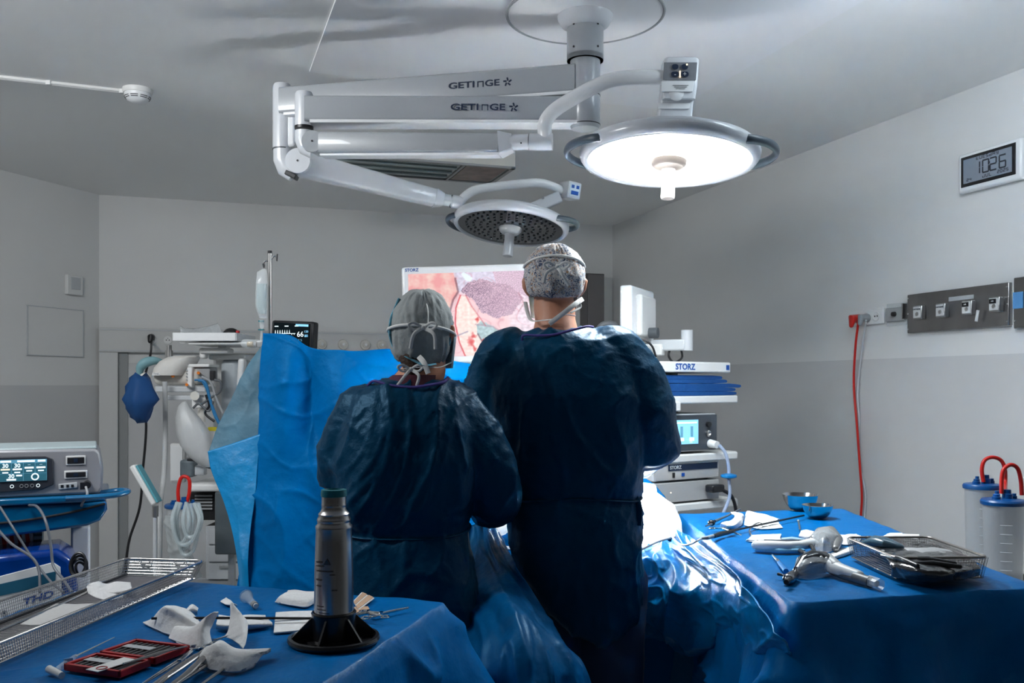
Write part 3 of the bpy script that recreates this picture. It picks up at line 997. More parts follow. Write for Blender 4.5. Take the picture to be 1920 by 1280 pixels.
build('post_bracket', MB().box(P(548, 240, 3.62), (S(16, 3.62), 0.05, S(75, 3.62))), WHITE, root, bevel=0.01)
build('joint_ring', MB().lathe([(0.037, zbm - 0.004), (0.037, zbm + 0.001)], 32, (bx.x, 3.62, 0)), DGREY, root)
build('elbow', MB().tube([P(530, 279, 3.62), P(530, 300, 3.62), P(536, 315, 3.62), P(552, 326, 3.62)], [0.036, 0.036, 0.037, 0.034], 20, rnd=False), LAMPP, root)
s0 = P(560, 306, 3.62); s1 = P(815, 371, 3.92)
m = MB(); beam(m, s0, s1, 0.078, S(46, 3.62), 0.062, S(30, 3.92), 0.3)
build('spring_arm', m, LAMPP, root)
build('pivot_disc', MB().cyl(s0 + Vector((0.006, -0.030, 0)), s0 + Vector((0.006, -0.045, 0)), 0.050, 0.048, 36), LAMPP, root)
build('pivot_screw', MB().cyl(s0 + Vector((0.006, -0.044, 0)), s0 + Vector((0.006, -0.047, 0)), 0.004, n=10), BLACK, root)
build('end_stop', MB().box(P(547, 329, 3.60), (0.045, 0.05, 0.018), (0, 0.45, 0)), BLACK, root, bevel=0.003)
m = MB(); beam(m, s1, P(830, 375, 3.93), 0.07, S(34, 3.9), 0.05, S(24, 3.9), 0.3)
build('end_collar', m, LAMPP, root)
build('swivel', MB().cyl(P(826, 373, 3.93), P(846, 377, 3.95), 0.026, n=28), LAMPP, root)
build('joint_ring', MB().cyl(P(845, 377, 3.95), P(847, 377.4, 3.95), 0.0275, n=28), DGREY, root)
build('swivel', MB().cyl(P(847, 377.4, 3.95), P(866, 381, 3.96), 0.029, n=28), LAMPP, root)
pts = [P(860, 382, 3.96), P(872, 368, 3.96), P(892, 356, 3.97), P(930, 350, 3.99), P(975, 345, 4.0), P(1010, 343, 4.02), P(1035, 349, 4.04), P(1058, 360, 4.05)]
build('yoke_tube', MB().tube(spline(pts, 44), S(8.5, 4.0), 18), WHITE, root)
m = MB(); p0 = P(998, 392, 4.02); p1 = P(1040, 368, 4.06)
beam(m, P(985, 398, 4.05), P(1048, 370, 4.07), 0.075, 0.05, 0.075, 0.05, 0.3)
build('neck', m, LAMPP, root)
build('key_hole', MB().cyl(P(1018, 371, 4.02), P(1018, 371, 4.013), 0.006, n=14), GREY, root)
m = MB(); beam(m, P(1052, 360, 4.02), P(1086, 352, 4.12), 0.08, 0.066, 0.078, 0.066, 0.25)
R_ = Euler((0, 0, math.radians(24))).to_matrix()
build('control_head', MB().box(P(1068, 358, 4.05), (0.066, 0.085, 0.072), (0.1, 0.1, 0.5)), LAMPP, root, bevel=0.006)
fc = P(1075, 355, 4.01)
R3 = Euler((0.1, 0.1, 0.5)).to_matrix()
cc = P(1068, 358, 4.05)
build('keypad', MB().box(cc + R3 @ Vector((0, -0.0435, 0)), (0.050, 0.002, 0.056), (0.1, 0.1, 0.5)), mat('pale_keypad', (0.55, 0.62, 0.68), 0.4), root, smooth=0)
for (x, z, w, h) in ((-0.012, 0.014, 0.014, 0.014), (0.012, 0.014, 0.014, 0.014), (0, -0.012, 0.036, 0.016)):
    build('button', MB().box(cc + R3 @ Vector((x, -0.0452, z)), (w, 0.002, h), (0.1, 0.1, 0.5)), INKB, root, bevel=0.0008)
R2, s2_ = lamp_head(root, L2, AX2, (1, 0, -0.10), S(110, 4.05), False)
grip(root, L2, R2, s2_, 100, 200, 0.335, 0)
grip(root, L2, R2, s2_, 20, -42, 0.335, 0)
# ================================================================ PEOPLE


def ell_ring(c, a, b, n=40, e=2.4, tilt=0.0, dz=None):
    pts = []
    for k in range(n):
        t = 2 * PI * k / n
        ct, st = math.cos(t), math.sin(t)
        x = math.copysign(abs(ct) ** (2 / e), ct) * a
        y = math.copysign(abs(st) ** (2 / e), st) * b
        z = dz(x, y) if dz else 0.0
        pts.append(Vector(c) + Vector((x, y, z)))
    return pts


def hand(mb, wrist, dirv, palmn, flip=1):
    """palm and five bent fingers, hand pointing along dirv, palm facing palmn"""
    d = Vector(dirv).normalized()
    n = (Vector(palmn) - d * Vector(palmn).dot(d)).normalized()
    s = d.cross(n) * flip
    w = Vector(wrist)
    mb.tube([w - d * 0.01, w + d * 0.03, w + d * 0.07, w + d * 0.095], [0.026, 0.034, 0.040, 0.036], 14, rnd=True, up=tuple(n), flat=0.42)
    for i, (o, L) in enumerate(((0.030, 0.072), (0.010, 0.080), (-0.011, 0.075), (-0.030, 0.060))):
        b = w + d * 0.088 + s * o
        p1 = b + d * L * 0.45 + n * L * 0.14
        p2 = p1 + d * L * 0.26 + n * L * 0.30
        p3 = p2 + d * L * 0.05 + n * L * 0.32
        mb.tube([b - d * 0.02, b, p1, p2, p3], [0.010, 0.0098, 0.0092, 0.0086, 0.0075], 8, rnd=True)
    b = w + d * 0.035 + s * 0.030
    mb.tube([b, b + s * 0.022 + d * 0.025 + n * 0.012, b + s * 0.026 + d * 0.052 + n * 0.030, b + s * 0.016 + d * 0.070 + n * 0.045], [0.013, 0.0115, 0.0105, 0.009], 8, rnd=True)


def head_mesh(mb, C, yaw, r):
    """head with face, ears and jaw about centre C; faces +Y turned by yaw"""
    R = Matrix.Rotation(yaw, 3, 'Z')

    def L(x, y, z):
        return Vector(C) + R @ Vector((x, y, z)) * (r / 0.078)
    k = r / 0.078
    mb.ell(L(0, -0.006, 0.025), (0.077 * k, 0.096 * k, 0.088 * k), 16, R)
    mb.ell(L(0, 0.030, -0.035), (0.058 * k, 0.060 * k, 0.072 * k), 14, R)
    mb.tube([L(0, 0.060, -0.085), L(0, 0.075, -0.090)], [0.026 * k, 0.022 * k], 10, rnd=True)       # chin
    mb.tube([L(0, 0.088, 0.015), L(0, 0.106, -0.020), L(0, 0.100, -0.028)], [0.009 * k, 0.014 * k, 0.013 * k], 8, rnd=True)   # nose
    mb.tube([L(-0.022, 0.086, -0.052), L(0, 0.094, -0.052), L(0.022, 0.086, -0.052)], [0.006 * k, 0.009 * k, 0.006 * k], 8, rnd=True)   # mouth
    mb.tube([L(-0.045, 0.075, 0.028), L(-0.020, 0.092, 0.026), L(0, 0.088, 0.022), L(0.020, 0.092, 0.026), L(0.045, 0.075, 0.028)], 0.009 * k, 8, rnd=True)   # brow
    for s in (-1, 1):
        mb.tube([L(s * 0.076, -0.004, 0.012), L(s * 0.086, -0.014, 0.010), L(s * 0.084, -0.012, -0.012), L(s * 0.076, -0.002, -0.030)], [0.010 * k, 0.014 * k, 0.012 * k, 0.008 * k], 8, rnd=True)   # ears
    return L, R


def ribbon(pts, w, parent, m_, name, n=30, up=(0, 0, 1), th=0.0012):
    p = spline(pts, n)
    return build(name, MB().tube(p, [w / 2] * n, 8, up=up, flat=th / w * 2), m_, parent)


def gown_fn(seed, cx, amp=1.0):
    def fn(p, n):
        q = Vector((p.x + 0.15 * noise.noise(p * 3 + Vector((seed, 0, 0))), p.y, p.z))
        f = 0.0
        f += 0.009 * noise.noise(Vector((q.x * 7, q.y * 6, q.z * 2.0 + seed)))
        f += 0.0075 * crease(q, (8.5, 6, 2.2), seed, 6)
        f += 0.0032 * crease(q + Vector((0, 0, 0.35 * q.x)), (4, 5, 9), seed + 5, 9)
        f += 0.0045 * crease(q - Vector((0, 0, 0.9 * q.x)), (12, 9, 8), seed + 9, 7)
        f += 0.0022 * crease(q, (26, 22, 17), seed + 2, 4)
        return f * amp
    return fn


def arm_path(pts, n=18):
    return spline(pts, n)


# ---------------------------------------------------------------- tall surgeon on the right
DR = 2.75
ped = thing('person', 'taller surgeon from behind in blue gown and speckled cloth cap, facing the screen', 'person', (0.20, DR, 0))
floor_z = 0.0
HC = P(1039, 533, DR + 0.02)        # head centre
b = MB()
Lr, Rr = head_mesh(b, HC, 0.06, 0.079)
b.tube([HC + Vector((0, 0.0, -0.06)), P(1041, 600, DR + 0.01), P(1042, 640, DR)], [0.062, 0.060, 0.075], 20, rnd=True)
b.loft([ell_ring(P(xc, y, DR), S(w, DR), dp, 32) for xc, y, w, dp in ((1045, 628, 50, 0.06), (1048, 645, 88, 0.075), (1055, 668, 105, 0.09), (1060, 740, 108, 0.115), (1068, 860, 98, 0.11), (1073, 940, 94, 0.11), (1080, 1010, 98, 0.12), (1083, 1060, 96, 0.12), (1083, 1085, 60, 0.08))])
for sx, hx, fx in ((-1, -0.085, -0.12), (1, 0.085, 0.12)):
    x0 = P(1080, 0, DR).x
    b.tube([Vector((x0 + hx, DR, 0.86)), Vector((x0 + hx * 1.05, DR + 0.01, 0.62)), Vector((x0 + fx, DR + 0.02, 0.47)), Vector((x0 + fx, DR - 0.02, 0.28)), Vector((x0 + fx, DR, 0.10)), Vector((x0 + fx, DR, 0.045))],
           [0.085, 0.075, 0.055, 0.055, 0.04, 0.038], 16, rnd=True)
    b.tube([Vector((x0 + fx, DR - 0.04, 0.035)), Vector((x0 + fx, DR + 0.08, 0.032)), Vector((x0 + fx, DR + 0.18, 0.025))], [0.034, 0.040, 0.026], 12, rnd=True)
RARM = [P(1168, 680, DR), P(1205, 760, DR), P(1213, 835, DR + 0.02), P(1190, 855, DR + 0.13), P(1150, 880, DR + 0.28)]
LARM = [P(925, 680, DR), P(912, 760, DR + 0.05), P(925, 850, DR + 0.10), P(960, 880, DR + 0.2), P(1020, 900, DR + 0.32)]
for A_ in (RARM, LARM):
    b.tube(A_, [0.052, 0.046, 0.040, 0.034, 0.027], 14, rnd=True)
hand(b, RARM[-1], (-0.6, 0.8, -0.15), (0, 0.2, -1), 1)
hand(b, LARM[-1], (0.6, 0.8, -0.15), (0, 0.2, -1), -1)
build('body', b, SKIN, ped, remesh=0.006, smoothit=4, smooth=180)
g = MB()
for A_, fl, w_ in ((RARM, 1, (-0.6, 0.8, -0.15)), (LARM, -1, (0.6, 0.8, -0.15))):
    q = MB(); hand(q, A_[-1], w_, (0, 0.2, -1), fl)
    q.tube([A_[-1] - Vector(w_).normalized() * 0.07, A_[-1] + Vector(w_).normalized() * 0.02], [0.036, 0.029], 12, rnd=True)
    gl = build('glove', q, GLOVE, ped, remesh=0.005, smoothit=2, smooth=180)
    displace(gl, lambda p, n: 0.0018)


def torso_rings(rows, d):
    return [ell_ring(P((l + r) / 2, y, d + dy), S((r - l) / 2, d), dp, 48, e) for (y, l, r, dp, e, dy) in rows]


g = MB()
g.loft(torso_rings([(618, 1004, 1102, 0.050, 2.2, 0.0), (624, 982, 1118, 0.070, 2.2, 0.0), (636, 960, 1142, 0.090, 2.3, 0), (655, 938, 1178, 0.110, 2.4, 0), (690, 920, 1200, 0.13, 2.5, 0), (740, 916, 1204, 0.15, 2.6, 0), (820, 925, 1203, 0.155, 2.6, 0.0),
                    (880, 935, 1202, 0.15, 2.6, 0), (915, 945, 1201, 0.145, 2.6, 0), (930, 950, 1196, 0.138, 2.5, 0), (950, 950, 1200, 0.15, 2.6, 0), (1030, 958, 1202, 0.165, 2.7, 0), (1080, 968, 1202, 0.17, 2.7, 0)], DR))
cxg = P(1090, 0, DR).x
hemring = lambda y, l, r, dp, e, dzf: ell_ring(P((l + r) / 2, y, DR), S((r - l) / 2, DR), dp, 48, e, dz=dzf)
g2 = [hemring(1070, 966, 1202, 0.168, 2.7, None), hemring(1110, 984, 1202, 0.17, 2.7, lambda x, y: -0.10 * max(0, 1 - abs(x - 0.03) / 0.16) * (1 if y < 0 else .5)),
      hemring(1122, 990, 1200, 0.16, 2.7, lambda x, y: -0.12 * max(0, 1 - abs(x - 0.03) / 0.16) * (1 if y < 0 else .5))]
g.loft(g2)
g.tube([P(1150, 668, DR), P(1185, 720, DR), P(1204, 775, DR), P(1214, 830, DR + 0.02), P(1196, 852, DR + 0.12), P(1165, 868, DR + 0.22)], [0.088, 0.093, 0.093, 0.092, 0.070, 0.046], 24, rnd=True)
g.tube([P(950, 668, DR), P(925, 740, DR + 0.03), P(925, 830, DR + 0.08), P(950, 870, DR + 0.18), P(1005, 895, DR + 0.28)], [0.085, 0.085, 0.080, 0.062, 0.045], 24, rnd=True)
gown = build('gown', g, GOWN, ped, remesh=0.0075, smoothit=7, smooth=180)
displace(gown, gown_fn(1.3, 0))
# centre back seam, edge of the overlapping back panel, waist tie
sm = MB().tube([P(1047, y, DR - dp - 0.004) for y, dp in ((628, 0.060), (660, 0.112), (700, 0.134))], 0.0014, 6)
tie = MB()
ring = []
for k in range(60):
    t = 2 * PI * k / 60
    a_ = S(127, DR); b_ = 0.142
    ct, st = math.cos(t), math.sin(t)
    ring.append(P(1073, 929, DR) + Vector((math.copysign(abs(ct) ** (2 / 2.5), ct) * a_, math.copysign(abs(st) ** (2 / 2.5), st) * b_, 0.006 * math.sin(3 * t))))
tie.tube(ring, 0.007, 8, closed=True, flat=0.5)
build('waist_tie', tie, GOWN, ped)
ribbon([P(1190, 930, DR - 0.07), P(1198, 950, DR - 0.085), P(1196, 985, DR - 0.09)], 0.018, ped, GOWN, 'tie_end', up=(0, 1, 0))
# neck binding
nb = MB().tube(spline([P(984, 652, DR - 0.060), P(979, 634, DR - 0.075), P(985, 628, DR - 0.082), P(1010, 629, DR - 0.088), P(1040, 627, DR - 0.088), P(1075, 618, DR - 0.085), P(1100, 612, DR - 0.070), P(1112, 613, DR - 0.04)], 40), 0.0036, 8)
build('neck_binding', nb, PURPLE, ped)
# trousers below the gown
tr = MB()
for s_ in (-1, 1):
    x = P(1082 + s_ * 55, 0, DR).x
    tr.loft([ell_ring(Vector((x, DR, z)), a, bb, 28, 2.3) for z, a, bb in ((0.86, 0.115, 0.13), (0.6, 0.105, 0.12), (0.35, 0.095, 0.105), (0.12, 0.085, 0.095))])
trs = build('scrub_trousers', tr, NAVYC, ped, remesh=0.012, smoothit=4, smooth=180)
displace(trs, gown_fn(8.1, 0, 0.9))
for s_ in (-1, 1):
    x = P(1082 + s_ * 50, 0, DR).x
    build('shoe', MB().loft([ell_ring(Vector((x, DR + 0.05, z)), a, bb, 24, 2.4) for z, a, bb in ((0.0, 0.048, 0.135), (0.03, 0.052, 0.14), (0.06, 0.045, 0.12), (0.10, 0.045, 0.07))]), BLACK, ped)

# speckled cap
SPECK = bpy.data.materials.new('speckled_cap_cloth')
SPECK.use_nodes = True
nt = SPECK.node_tree
bs = nt.nodes['Principled BSDF']
bs.inputs['Roughness'].default_value = 0.9
tc = nt.nodes.new('ShaderNodeTexCoord')
vo = nt.nodes.new('ShaderNodeTexVoronoi'); vo.inputs['Scale'].default_value = 150
nz = nt.nodes.new('ShaderNodeTexNoise'); nz.inputs['Scale'].default_value = 120
mx = nt.nodes.new('ShaderNodeMixRGB'); mx.inputs[0].default_value = 0.05
nt.links.new(tc.outputs['Object'], nz.inputs['Vector'])
nt.links.new(tc.outputs['Object'], mx.inputs[1]); nt.links.new(nz.outputs['Color'], mx.inputs[2])
nt.links.new(mx.outputs[0], vo.inputs['Vector'])
sp = nt.nodes.new('ShaderNodeSeparateColor')
nt.links.new(vo.outputs['Color'], sp.inputs[0])
rp = nt.nodes.new('ShaderNodeValToRGB')
rp.color_ramp.interpolation = 'CONSTANT'
cols = [(0.0, (0.50, 0.48, 0.47)), (0.34, (0.03, 0.05, 0.11)), (0.52, (0.55, 0.52, 0.50)), (0.64, (0.36, 0.18, 0.07)), (0.74, (0.14, 0.20, 0.28)), (0.88, (0.50, 0.48, 0.48))]
rp.color_ramp.elements[0].position = 0; rp.color_ramp.elements[0].color = cols[0][1] + (1,)
rp.color_ramp.elements[1].position = cols[1][0]; rp.color_ramp.elements[1].color = cols[1][1] + (1,)
for p_, c_ in cols[2:]:
    e_ = rp.color_ramp.elements.new(p_); e_.color = c_ + (1,)
nt.links.new(sp.outputs[0], rp.inputs[0])
nt.links.new(rp.outputs[0], bs.inputs['Base Color'])


def cap(parent, C, rx, ry, rz_, mat_, seed, bottom, tilt=0.0, back=0.0, roll=0.0):
    """cloth cap; bottom = lowest z relative to C; puckered towards the back tie"""
    R = Euler((tilt, roll, 0)).to_matrix()
    rings = []
    nr, ns = 44, 96
    for i in range(nr):
        f = i / (nr - 1)
        z = rz_ * math.cos(PI * 0.5 * (f * 1.02) ** 0.9) if f < 0.62 else None
        ph = f * PI * 0.66
        zz = math.cos(ph)
        rr = math.sin(ph) ** 0.93 if ph > 0 else 0.001
        z = zz * rz_ if zz > 0 else zz * bottom / abs(math.cos(PI * 0.66))
        rr = max(rr, 0.002)
        if f > 0.93:
            rr *= 1 - (f - 0.93) * 1.3
        ring = []
        for k in range(ns):
            t = 2 * PI * k / ns
            p = Vector((math.cos(t) * rr * rx, math.sin(t) * rr * ry, z))
            w = 0.0045 * noise.noise(Vector((math.cos(t) * 3, math.sin(t) * 3, z * 14 + seed)))
            w += 0.0045 * crease(Vector((math.cos(t), math.sin(t), z * 4)), (4.2, 4.2, 2.6), seed, 5)
            bk = max(0, -math.sin(t)) ** 3
            w += 0.0035 * bk * crease(Vector((math.cos(t), 0, z)), (16, 1, 22), seed + 4, 4)
            p += p.normalized() * w * min(1, f * 6)
            ring.append(Vector(C) + R @ p)
        rings.append(ring)
    mb = MB().loft(rings, caps=False)
    o = build('cap', mb, mat_, parent, smooth=180, solid=0.002)
    return o, R


capo, RC = cap(ped, HC + Vector((0.0, -0.004, 0.020)), 0.088, 0.108, 0.098, SPECK, 2.0, 0.055, tilt=0.12)


def on_cap(C, rx, ry, a, z, rz_, out=0.004):
    h = min(0.97, abs(z) / rz_)
    rr = math.sqrt(1 - h * h) if z > 0 else math.sqrt(1 - (h * 0.55) ** 2)
    return Vector(C) + Vector((math.cos(a) * (rx * rr + out), math.sin(a) * (ry * rr + out), z))


CC = HC + Vector((0, -0.004, 0.020))
band = []
for k in range(40):
    a = PI + PI * k / 39
    z = 0.030 + 0.022 * math.sin(a - PI)
    band.append(on_cap(CC, 0.088, 0.108, a, z, 0.100, 0.006))
build('mask_tie', MB().tube(band, 0.0038, 8, up=(0, 0, 1), flat=1.0), TIE, ped)


def bow(parent, C, sc, seed, name='tie_bow'):
    random.seed(seed)
    m = MB()
    C = Vector(C)
    for s_ in (-1, 1):
        lp = [C, C + Vector((s_ * 0.022, -0.008, 0.012)) * sc, C + Vector((s_ * 0.036, -0.010, 0.006)) * sc, C + Vector((s_ * 0.022, -0.006, -0.006)) * sc, C]
        m.tube(spline(lp, 20), 0.0036 * sc, 8, flat=0.3, up=(0, 1, 0))
        en = [C, C + Vector((s_ * (0.010 + random.random() * 0.02), -0.010, -0.018)) * sc, C + Vector((s_ * (0.016 + random.random() * 0.022), -0.004, -0.045 - random.random() * 0.012)) * sc]
        m.tube(spline(en, 16), 0.0045 * sc, 8, flat=0.3, up=(0, 1, 0))
    m.ell(C, (0.007 * sc, 0.006 * sc, 0.006 * sc), 6)
    return build(name, m, TIE, parent)


bow(ped, P(1044, 500, DR - 0.105), 1.0, 2)
# lower mask ties round the neck with a long loose end at the right
ribbon([P(985, 566, DR + 0.02), P(990, 588, DR - 0.02), P(998, 601, DR - 0.055), P(1020, 600, DR - 0.070), P(1040, 598, DR - 0.072)], 0.012, ped, TIE, 'mask_tie')
ribbon([P(1040, 598, DR - 0.072), P(1060, 590, DR - 0.065), P(1078, 592, DR - 0.04)], 0.008, ped, TIE, 'mask_tie')
ribbon([P(1093, 560, DR - 0.03), P(1078, 570, DR - 0.066), P(1055, 588, DR - 0.084), P(1030, 607, DR - 0.090)], 0.014, ped, TIE, 'tie_end', up=(0, 1, 0))
ribbon([P(1085, 565, DR - 0.05), P(1088, 576, DR - 0.055), P(1070, 586, DR - 0.075)], 0.007, ped, TIE, 'tie_end', up=(0, 1, 0))
hm = MB()
hm.ell(HC + Vector((0, 0.02, -0.040)), (0.074, 0.086, 0.055), 14, Rr)
mk = MB()
mk.loft([[HC + Rr @ Vector((math.sin(t) * (0.078 - 0.012 * v), 0.012 + math.cos(t) * (0.098 - 0.010 * v) , -0.012 - 0.085 * v)) for t in [-1.45 + 2.9 * k / 24 for k in range(25)]] for v in (0, 0.25, 0.5, 0.75, 1.0)], caps=False, closed=False)
build('face_mask', mk, MASKM, ped, solid=0.002)
em = MB()
for s_ in (-1, 1):
    em.ell(Lr(s_ * 0.030, 0.080, 0.008), (0.012, 0.010, 0.010), 8)
build('eyes', em, mat('eye_white', (0.8, 0.8, 0.8), 0.2), ped)

# ---------------------------------------------------------------- shorter surgeon on the left
DL = 2.51
per = thing('person', 'shorter surgeon from behind in blue gown and grey cloth cap with pale ties', 'person', (-0.33, DL, 0))
HL = P(797, 622, DL + 0.03)
b = MB()
Ll, Rl = head_mesh(b, HL, -0.30, 0.074)
b.tube([HL + Vector((0, 0, -0.05)), P(798, 690, DL + 0.015), P(778, 730, DL)], [0.056, 0.056, 0.07], 20, rnd=True)
b.loft([ell_ring(P(768, y, DL), S(w, DL), dp, 32) for y, w, dp in ((722, 50, 0.06), (742, 92, 0.075), (770, 105, 0.09), (840, 108, 0.115), (960, 100, 0.11), (1040, 102, 0.11), (1110, 112, 0.12), (1160, 108, 0.12), (1190, 60, 0.08))])
for sx, hx, fx in ((-1, -0.085, -0.11), (1, 0.085, 0.11)):
    x0 = P(768, 0, DL).x
    b.tube([Vector((x0 + hx, DL, 0.74)), Vector((x0 + hx * 1.05, DL + 0.01, 0.56)), Vector((x0 + fx, DL + 0.02, 0.43)), Vector((x0 + fx, DL - 0.02, 0.26)), Vector((x0 + fx, DL, 0.10)), Vector((x0 + fx, DL, 0.045))],
           [0.08, 0.07, 0.052, 0.052, 0.038, 0.036], 16, rnd=True)
    b.tube([Vector((x0 + fx, DL - 0.04, 0.035)), Vector((x0 + fx, DL + 0.08, 0.032)), Vector((x0 + fx, DL + 0.17, 0.025))], [0.032, 0.038, 0.024], 12, rnd=True)
RA2 = [P(872, 785, DL), P(915, 860, DL), P(925, 930, DL + 0.02), P(920, 950, DL + 0.12), P(905, 945, DL + 0.30)]
LA2 = [P(660, 785, DL), P(640, 850, DL + 0.02), P(650, 920, DL + 0.04), P(690, 930, DL + 0.18), P(760, 930, DL + 0.32)]
for A_ in (RA2, LA2):
    b.tube(A_, [0.048, 0.042, 0.037, 0.032, 0.025], 14, rnd=True)
hand(b, RA2[-1], (-0.3, 0.9, 0.0), (0, 0.2, -1), 1)
hand(b, LA2[-1], (0.6, 0.8, 0.0), (0, 0.2, -1), -1)
build('body', b, SKIN, per, remesh=0.006, smoothit=4, smooth=180)
for A_, fl, w_ in ((RA2, 1, (-0.3, 0.9, 0.0)), (LA2, -1, (0.6, 0.8, 0.0))):
    q = MB(); hand(q, A_[-1], w_, (0, 0.2, -1), fl)
    q.tube([A_[-1] - Vector(w_).normalized() * 0.07, A_[-1] + Vector(w_).normalized() * 0.02], [0.034, 0.027], 12, rnd=True)
    gl = build('glove', q, GLOVE, per, remesh=0.005, smoothit=2, smooth=180)
    displace(gl, lambda p, n: 0.0018)
g = MB()
g.loft(torso_rings([(716, 715, 832, 0.060, 2.2, 0.0), (722, 696, 848, 0.080, 2.2, 0.0), (738, 668, 868, 0.10, 2.3, 0), (762, 650, 888, 0.12, 2.4, 0), (800, 636, 898, 0.14, 2.5, 0), (860, 628, 900, 0.155, 2.6, 0), (930, 632, 892, 0.155, 2.6, 0.0),
                    (975, 642, 880, 0.145, 2.6, 0), (990, 646, 876, 0.135, 2.6, 0), (1010, 644, 880, 0.15, 2.6, 0), (1080, 640, 888, 0.17, 2.7, 0), (1180, 632, 900, 0.18, 2.7, 0), (1300, 628, 910, 0.18, 2.7, 0)], DL))
g.tube([P(840, 772, DL), P(885, 820, DL), P(918, 880, DL), P(928, 930, DL + 0.01), P(922, 948, DL + 0.10), P(910, 950, DL + 0.22)], [0.080, 0.078, 0.075, 0.074, 0.062, 0.045], 24, rnd=True)
g.tube([P(680, 775, DL), P(655, 820, DL), P(645, 890, DL + 0.02), P(668, 920, DL + 0.12), P(730, 930, DL + 0.26)], [0.080, 0.074, 0.073, 0.060, 0.042], 24, rnd=True)
gown = build('gown', g, GOWN, per, remesh=0.0075, smoothit=7, smooth=180)
displace(gown, gown_fn(5.7, 0, 1.1))
tie = MB()
ring = []
for k in range(60):
    t = 2 * PI * k / 60
    ct, st = math.cos(t), math.sin(t)
    ring.append(P(761, 988, DL) + Vector((math.copysign(abs(ct) ** 0.77, ct) * S(118, DL), math.copysign(abs(st) ** 0.77, st) * 0.139, 0.010 * math.sin(t))))
tie.tube(ring, 0.007, 8, closed=True, flat=0.5)
build('waist_tie', tie, GOWN, per)
nb = MB().tube(spline([P(690, 722, DL - 0.05), P(702, 714, DL - 0.075), P(730, 722, DL - 0.092), P(770, 726, DL - 0.095), P(805, 722, DL - 0.090), P(832, 716, DL - 0.07), P(840, 708, DL - 0.03)], 40), 0.004, 8)
build('neck_binding', nb, PURPLE, per)
cl = MB().loft([ell_ring(P(768, 724, DL - 0.02), 0.082, 0.068, 40, 2.1), ell_ring(P(772, 712, DL - 0.012), 0.070, 0.064, 40, 2.1), ell_ring(P(780, 703, DL - 0.006), 0.062, 0.062, 40, 2.0), ell_ring(P(780, 704, DL - 0.006), 0.058, 0.058, 40, 2.0)], caps=True)
build('undershirt_collar', cl, COLLAR, per)
tr = MB()
for s_ in (-1, 1):
    x = P(765 + s_ * 48, 0, DL).x
    tr.loft([ell_ring(Vector((x, DL, z)), a, bb, 28, 2.3) for z, a, bb in ((0.72, 0.10, 0.12), (0.5, 0.095, 0.11), (0.35, 0.09, 0.10), (0.12, 0.08, 0.09))])
build('scrub_trousers', tr, NAVYC, per, remesh=0.014, smoothit=4, smooth=180)
for s_ in (-1, 1):
    x = P(765 + s_ * 48, 0, DL).x
    build('shoe', MB().loft([ell_ring(Vector((x, DL + 0.05, z)), a, bb, 24, 2.4) for z, a, bb in ((0.0, 0.045, 0.125), (0.03, 0.049, 0.13), (0.06, 0.043, 0.11), (0.10, 0.042, 0.065))]), BLACK, per)
CL = HL + Vector((-0.008, -0.012, 0.012))
GREYCAP = mat('grey_cap_cloth', (0.27, 0.29, 0.29), 0.85, bump=0.3, bscale=60, var=0.06, vscale=10)
BLUECAP = mat('patterned_blue_cloth', (0.10, 0.30, 0.40), 0.85, var=0.8, vscale=40)
cap(per, CL, 0.083, 0.108, 0.100, GREYCAP, 6.0, 0.085, tilt=0.22, roll=0.05)
# patterned side bands of the cap
for s_ in (-1, 1):
    pts = [CL + Vector((s_ * 0.080, -0.02 + 0.01 * s_, z)) + Vector((-s_ * 0.35 * max(0, abs(z + 0.01) - 0.02) * 1.0, 0, 0)) for z in (0.075, 0.05, 0.02, -0.02, -0.05, -0.075)]
    build('side_band', MB().tube(spline(pts, 20), [0.012 + 0.010 * math.sin(PI * k / 19) for k in range(20)], 10, flat=0.28, up=(1, 0, 0)), BLUECAP, per)
band = []
for k in range(40):
    a = PI + PI * k / 39
    z = -0.012 + 0.016 * math.sin(a - PI) - 0.01 * (k / 39) 
    band.append(on_cap(CL, 0.083, 0.108, a, z, 0.100, 0.008))
build('mask_tie', MB().tube(band, 0.0040, 8, up=(0, 0, 1), flat=1.0), TIE, per)
bow(per, P(793, 614, DL - 0.105), 1.0, 5)
# seam of the cap
build('cap_seam', MB().tube(spline([P(790, 553, DL + 0.0), P(800, 570, DL - 0.068), P(803, 590, DL - 0.092), P(802, 620, DL - 0.097)], 20), 0.0016, 6), TIE, per)
# cap ribbon knot at the nape, mask ties with bow
ribbon([P(762, 668, DL - 0.06), P(785, 680, DL - 0.085), P(800, 684, DL - 0.090), P(818, 682, DL - 0.085)], 0.022, per, BLUECAP, 'cap_ribbon')
ribbon([P(785, 668, DL - 0.085), P(795, 680, DL - 0.098), P(803, 700, DL - 0.100)], 0.014, per, TIE, 'cap_ribbon', up=(0, 1, 0))
ribbon([P(750, 692, DL - 0.05), P(770, 690, DL - 0.075), P(800, 688, DL - 0.085), P(825, 688, DL - 0.065), P(845, 680, DL - 0.02)], 0.008, per, TIE, 'mask_tie')
bow(per, P(770, 692, DL - 0.085), 0.9, 8, 'mask_bow')
mk = MB()
mk.loft([[HL + Rl @ Vector((math.sin(t) * (0.080 - 0.010 * v), 0.006 + math.cos(t) * (0.100 - 0.010 * v), -0.010 - 0.088 * v)) for t in [-1.5 + 3.0 * k / 24 for k in range(25)]] for v in (0, 0.25, 0.5, 0.75, 1.0)], caps=False, closed=False)
build('face_mask', mk, MASKM, per, solid=0.002)
em = MB()
for s_ in (-1, 1):
    em.ell(Ll(s_ * 0.030, 0.080, 0.008), (0.012, 0.010, 0.010), 8)
build('eyes', em, mat('eye_white', (0.8, 0.8, 0.8), 0.2), per)
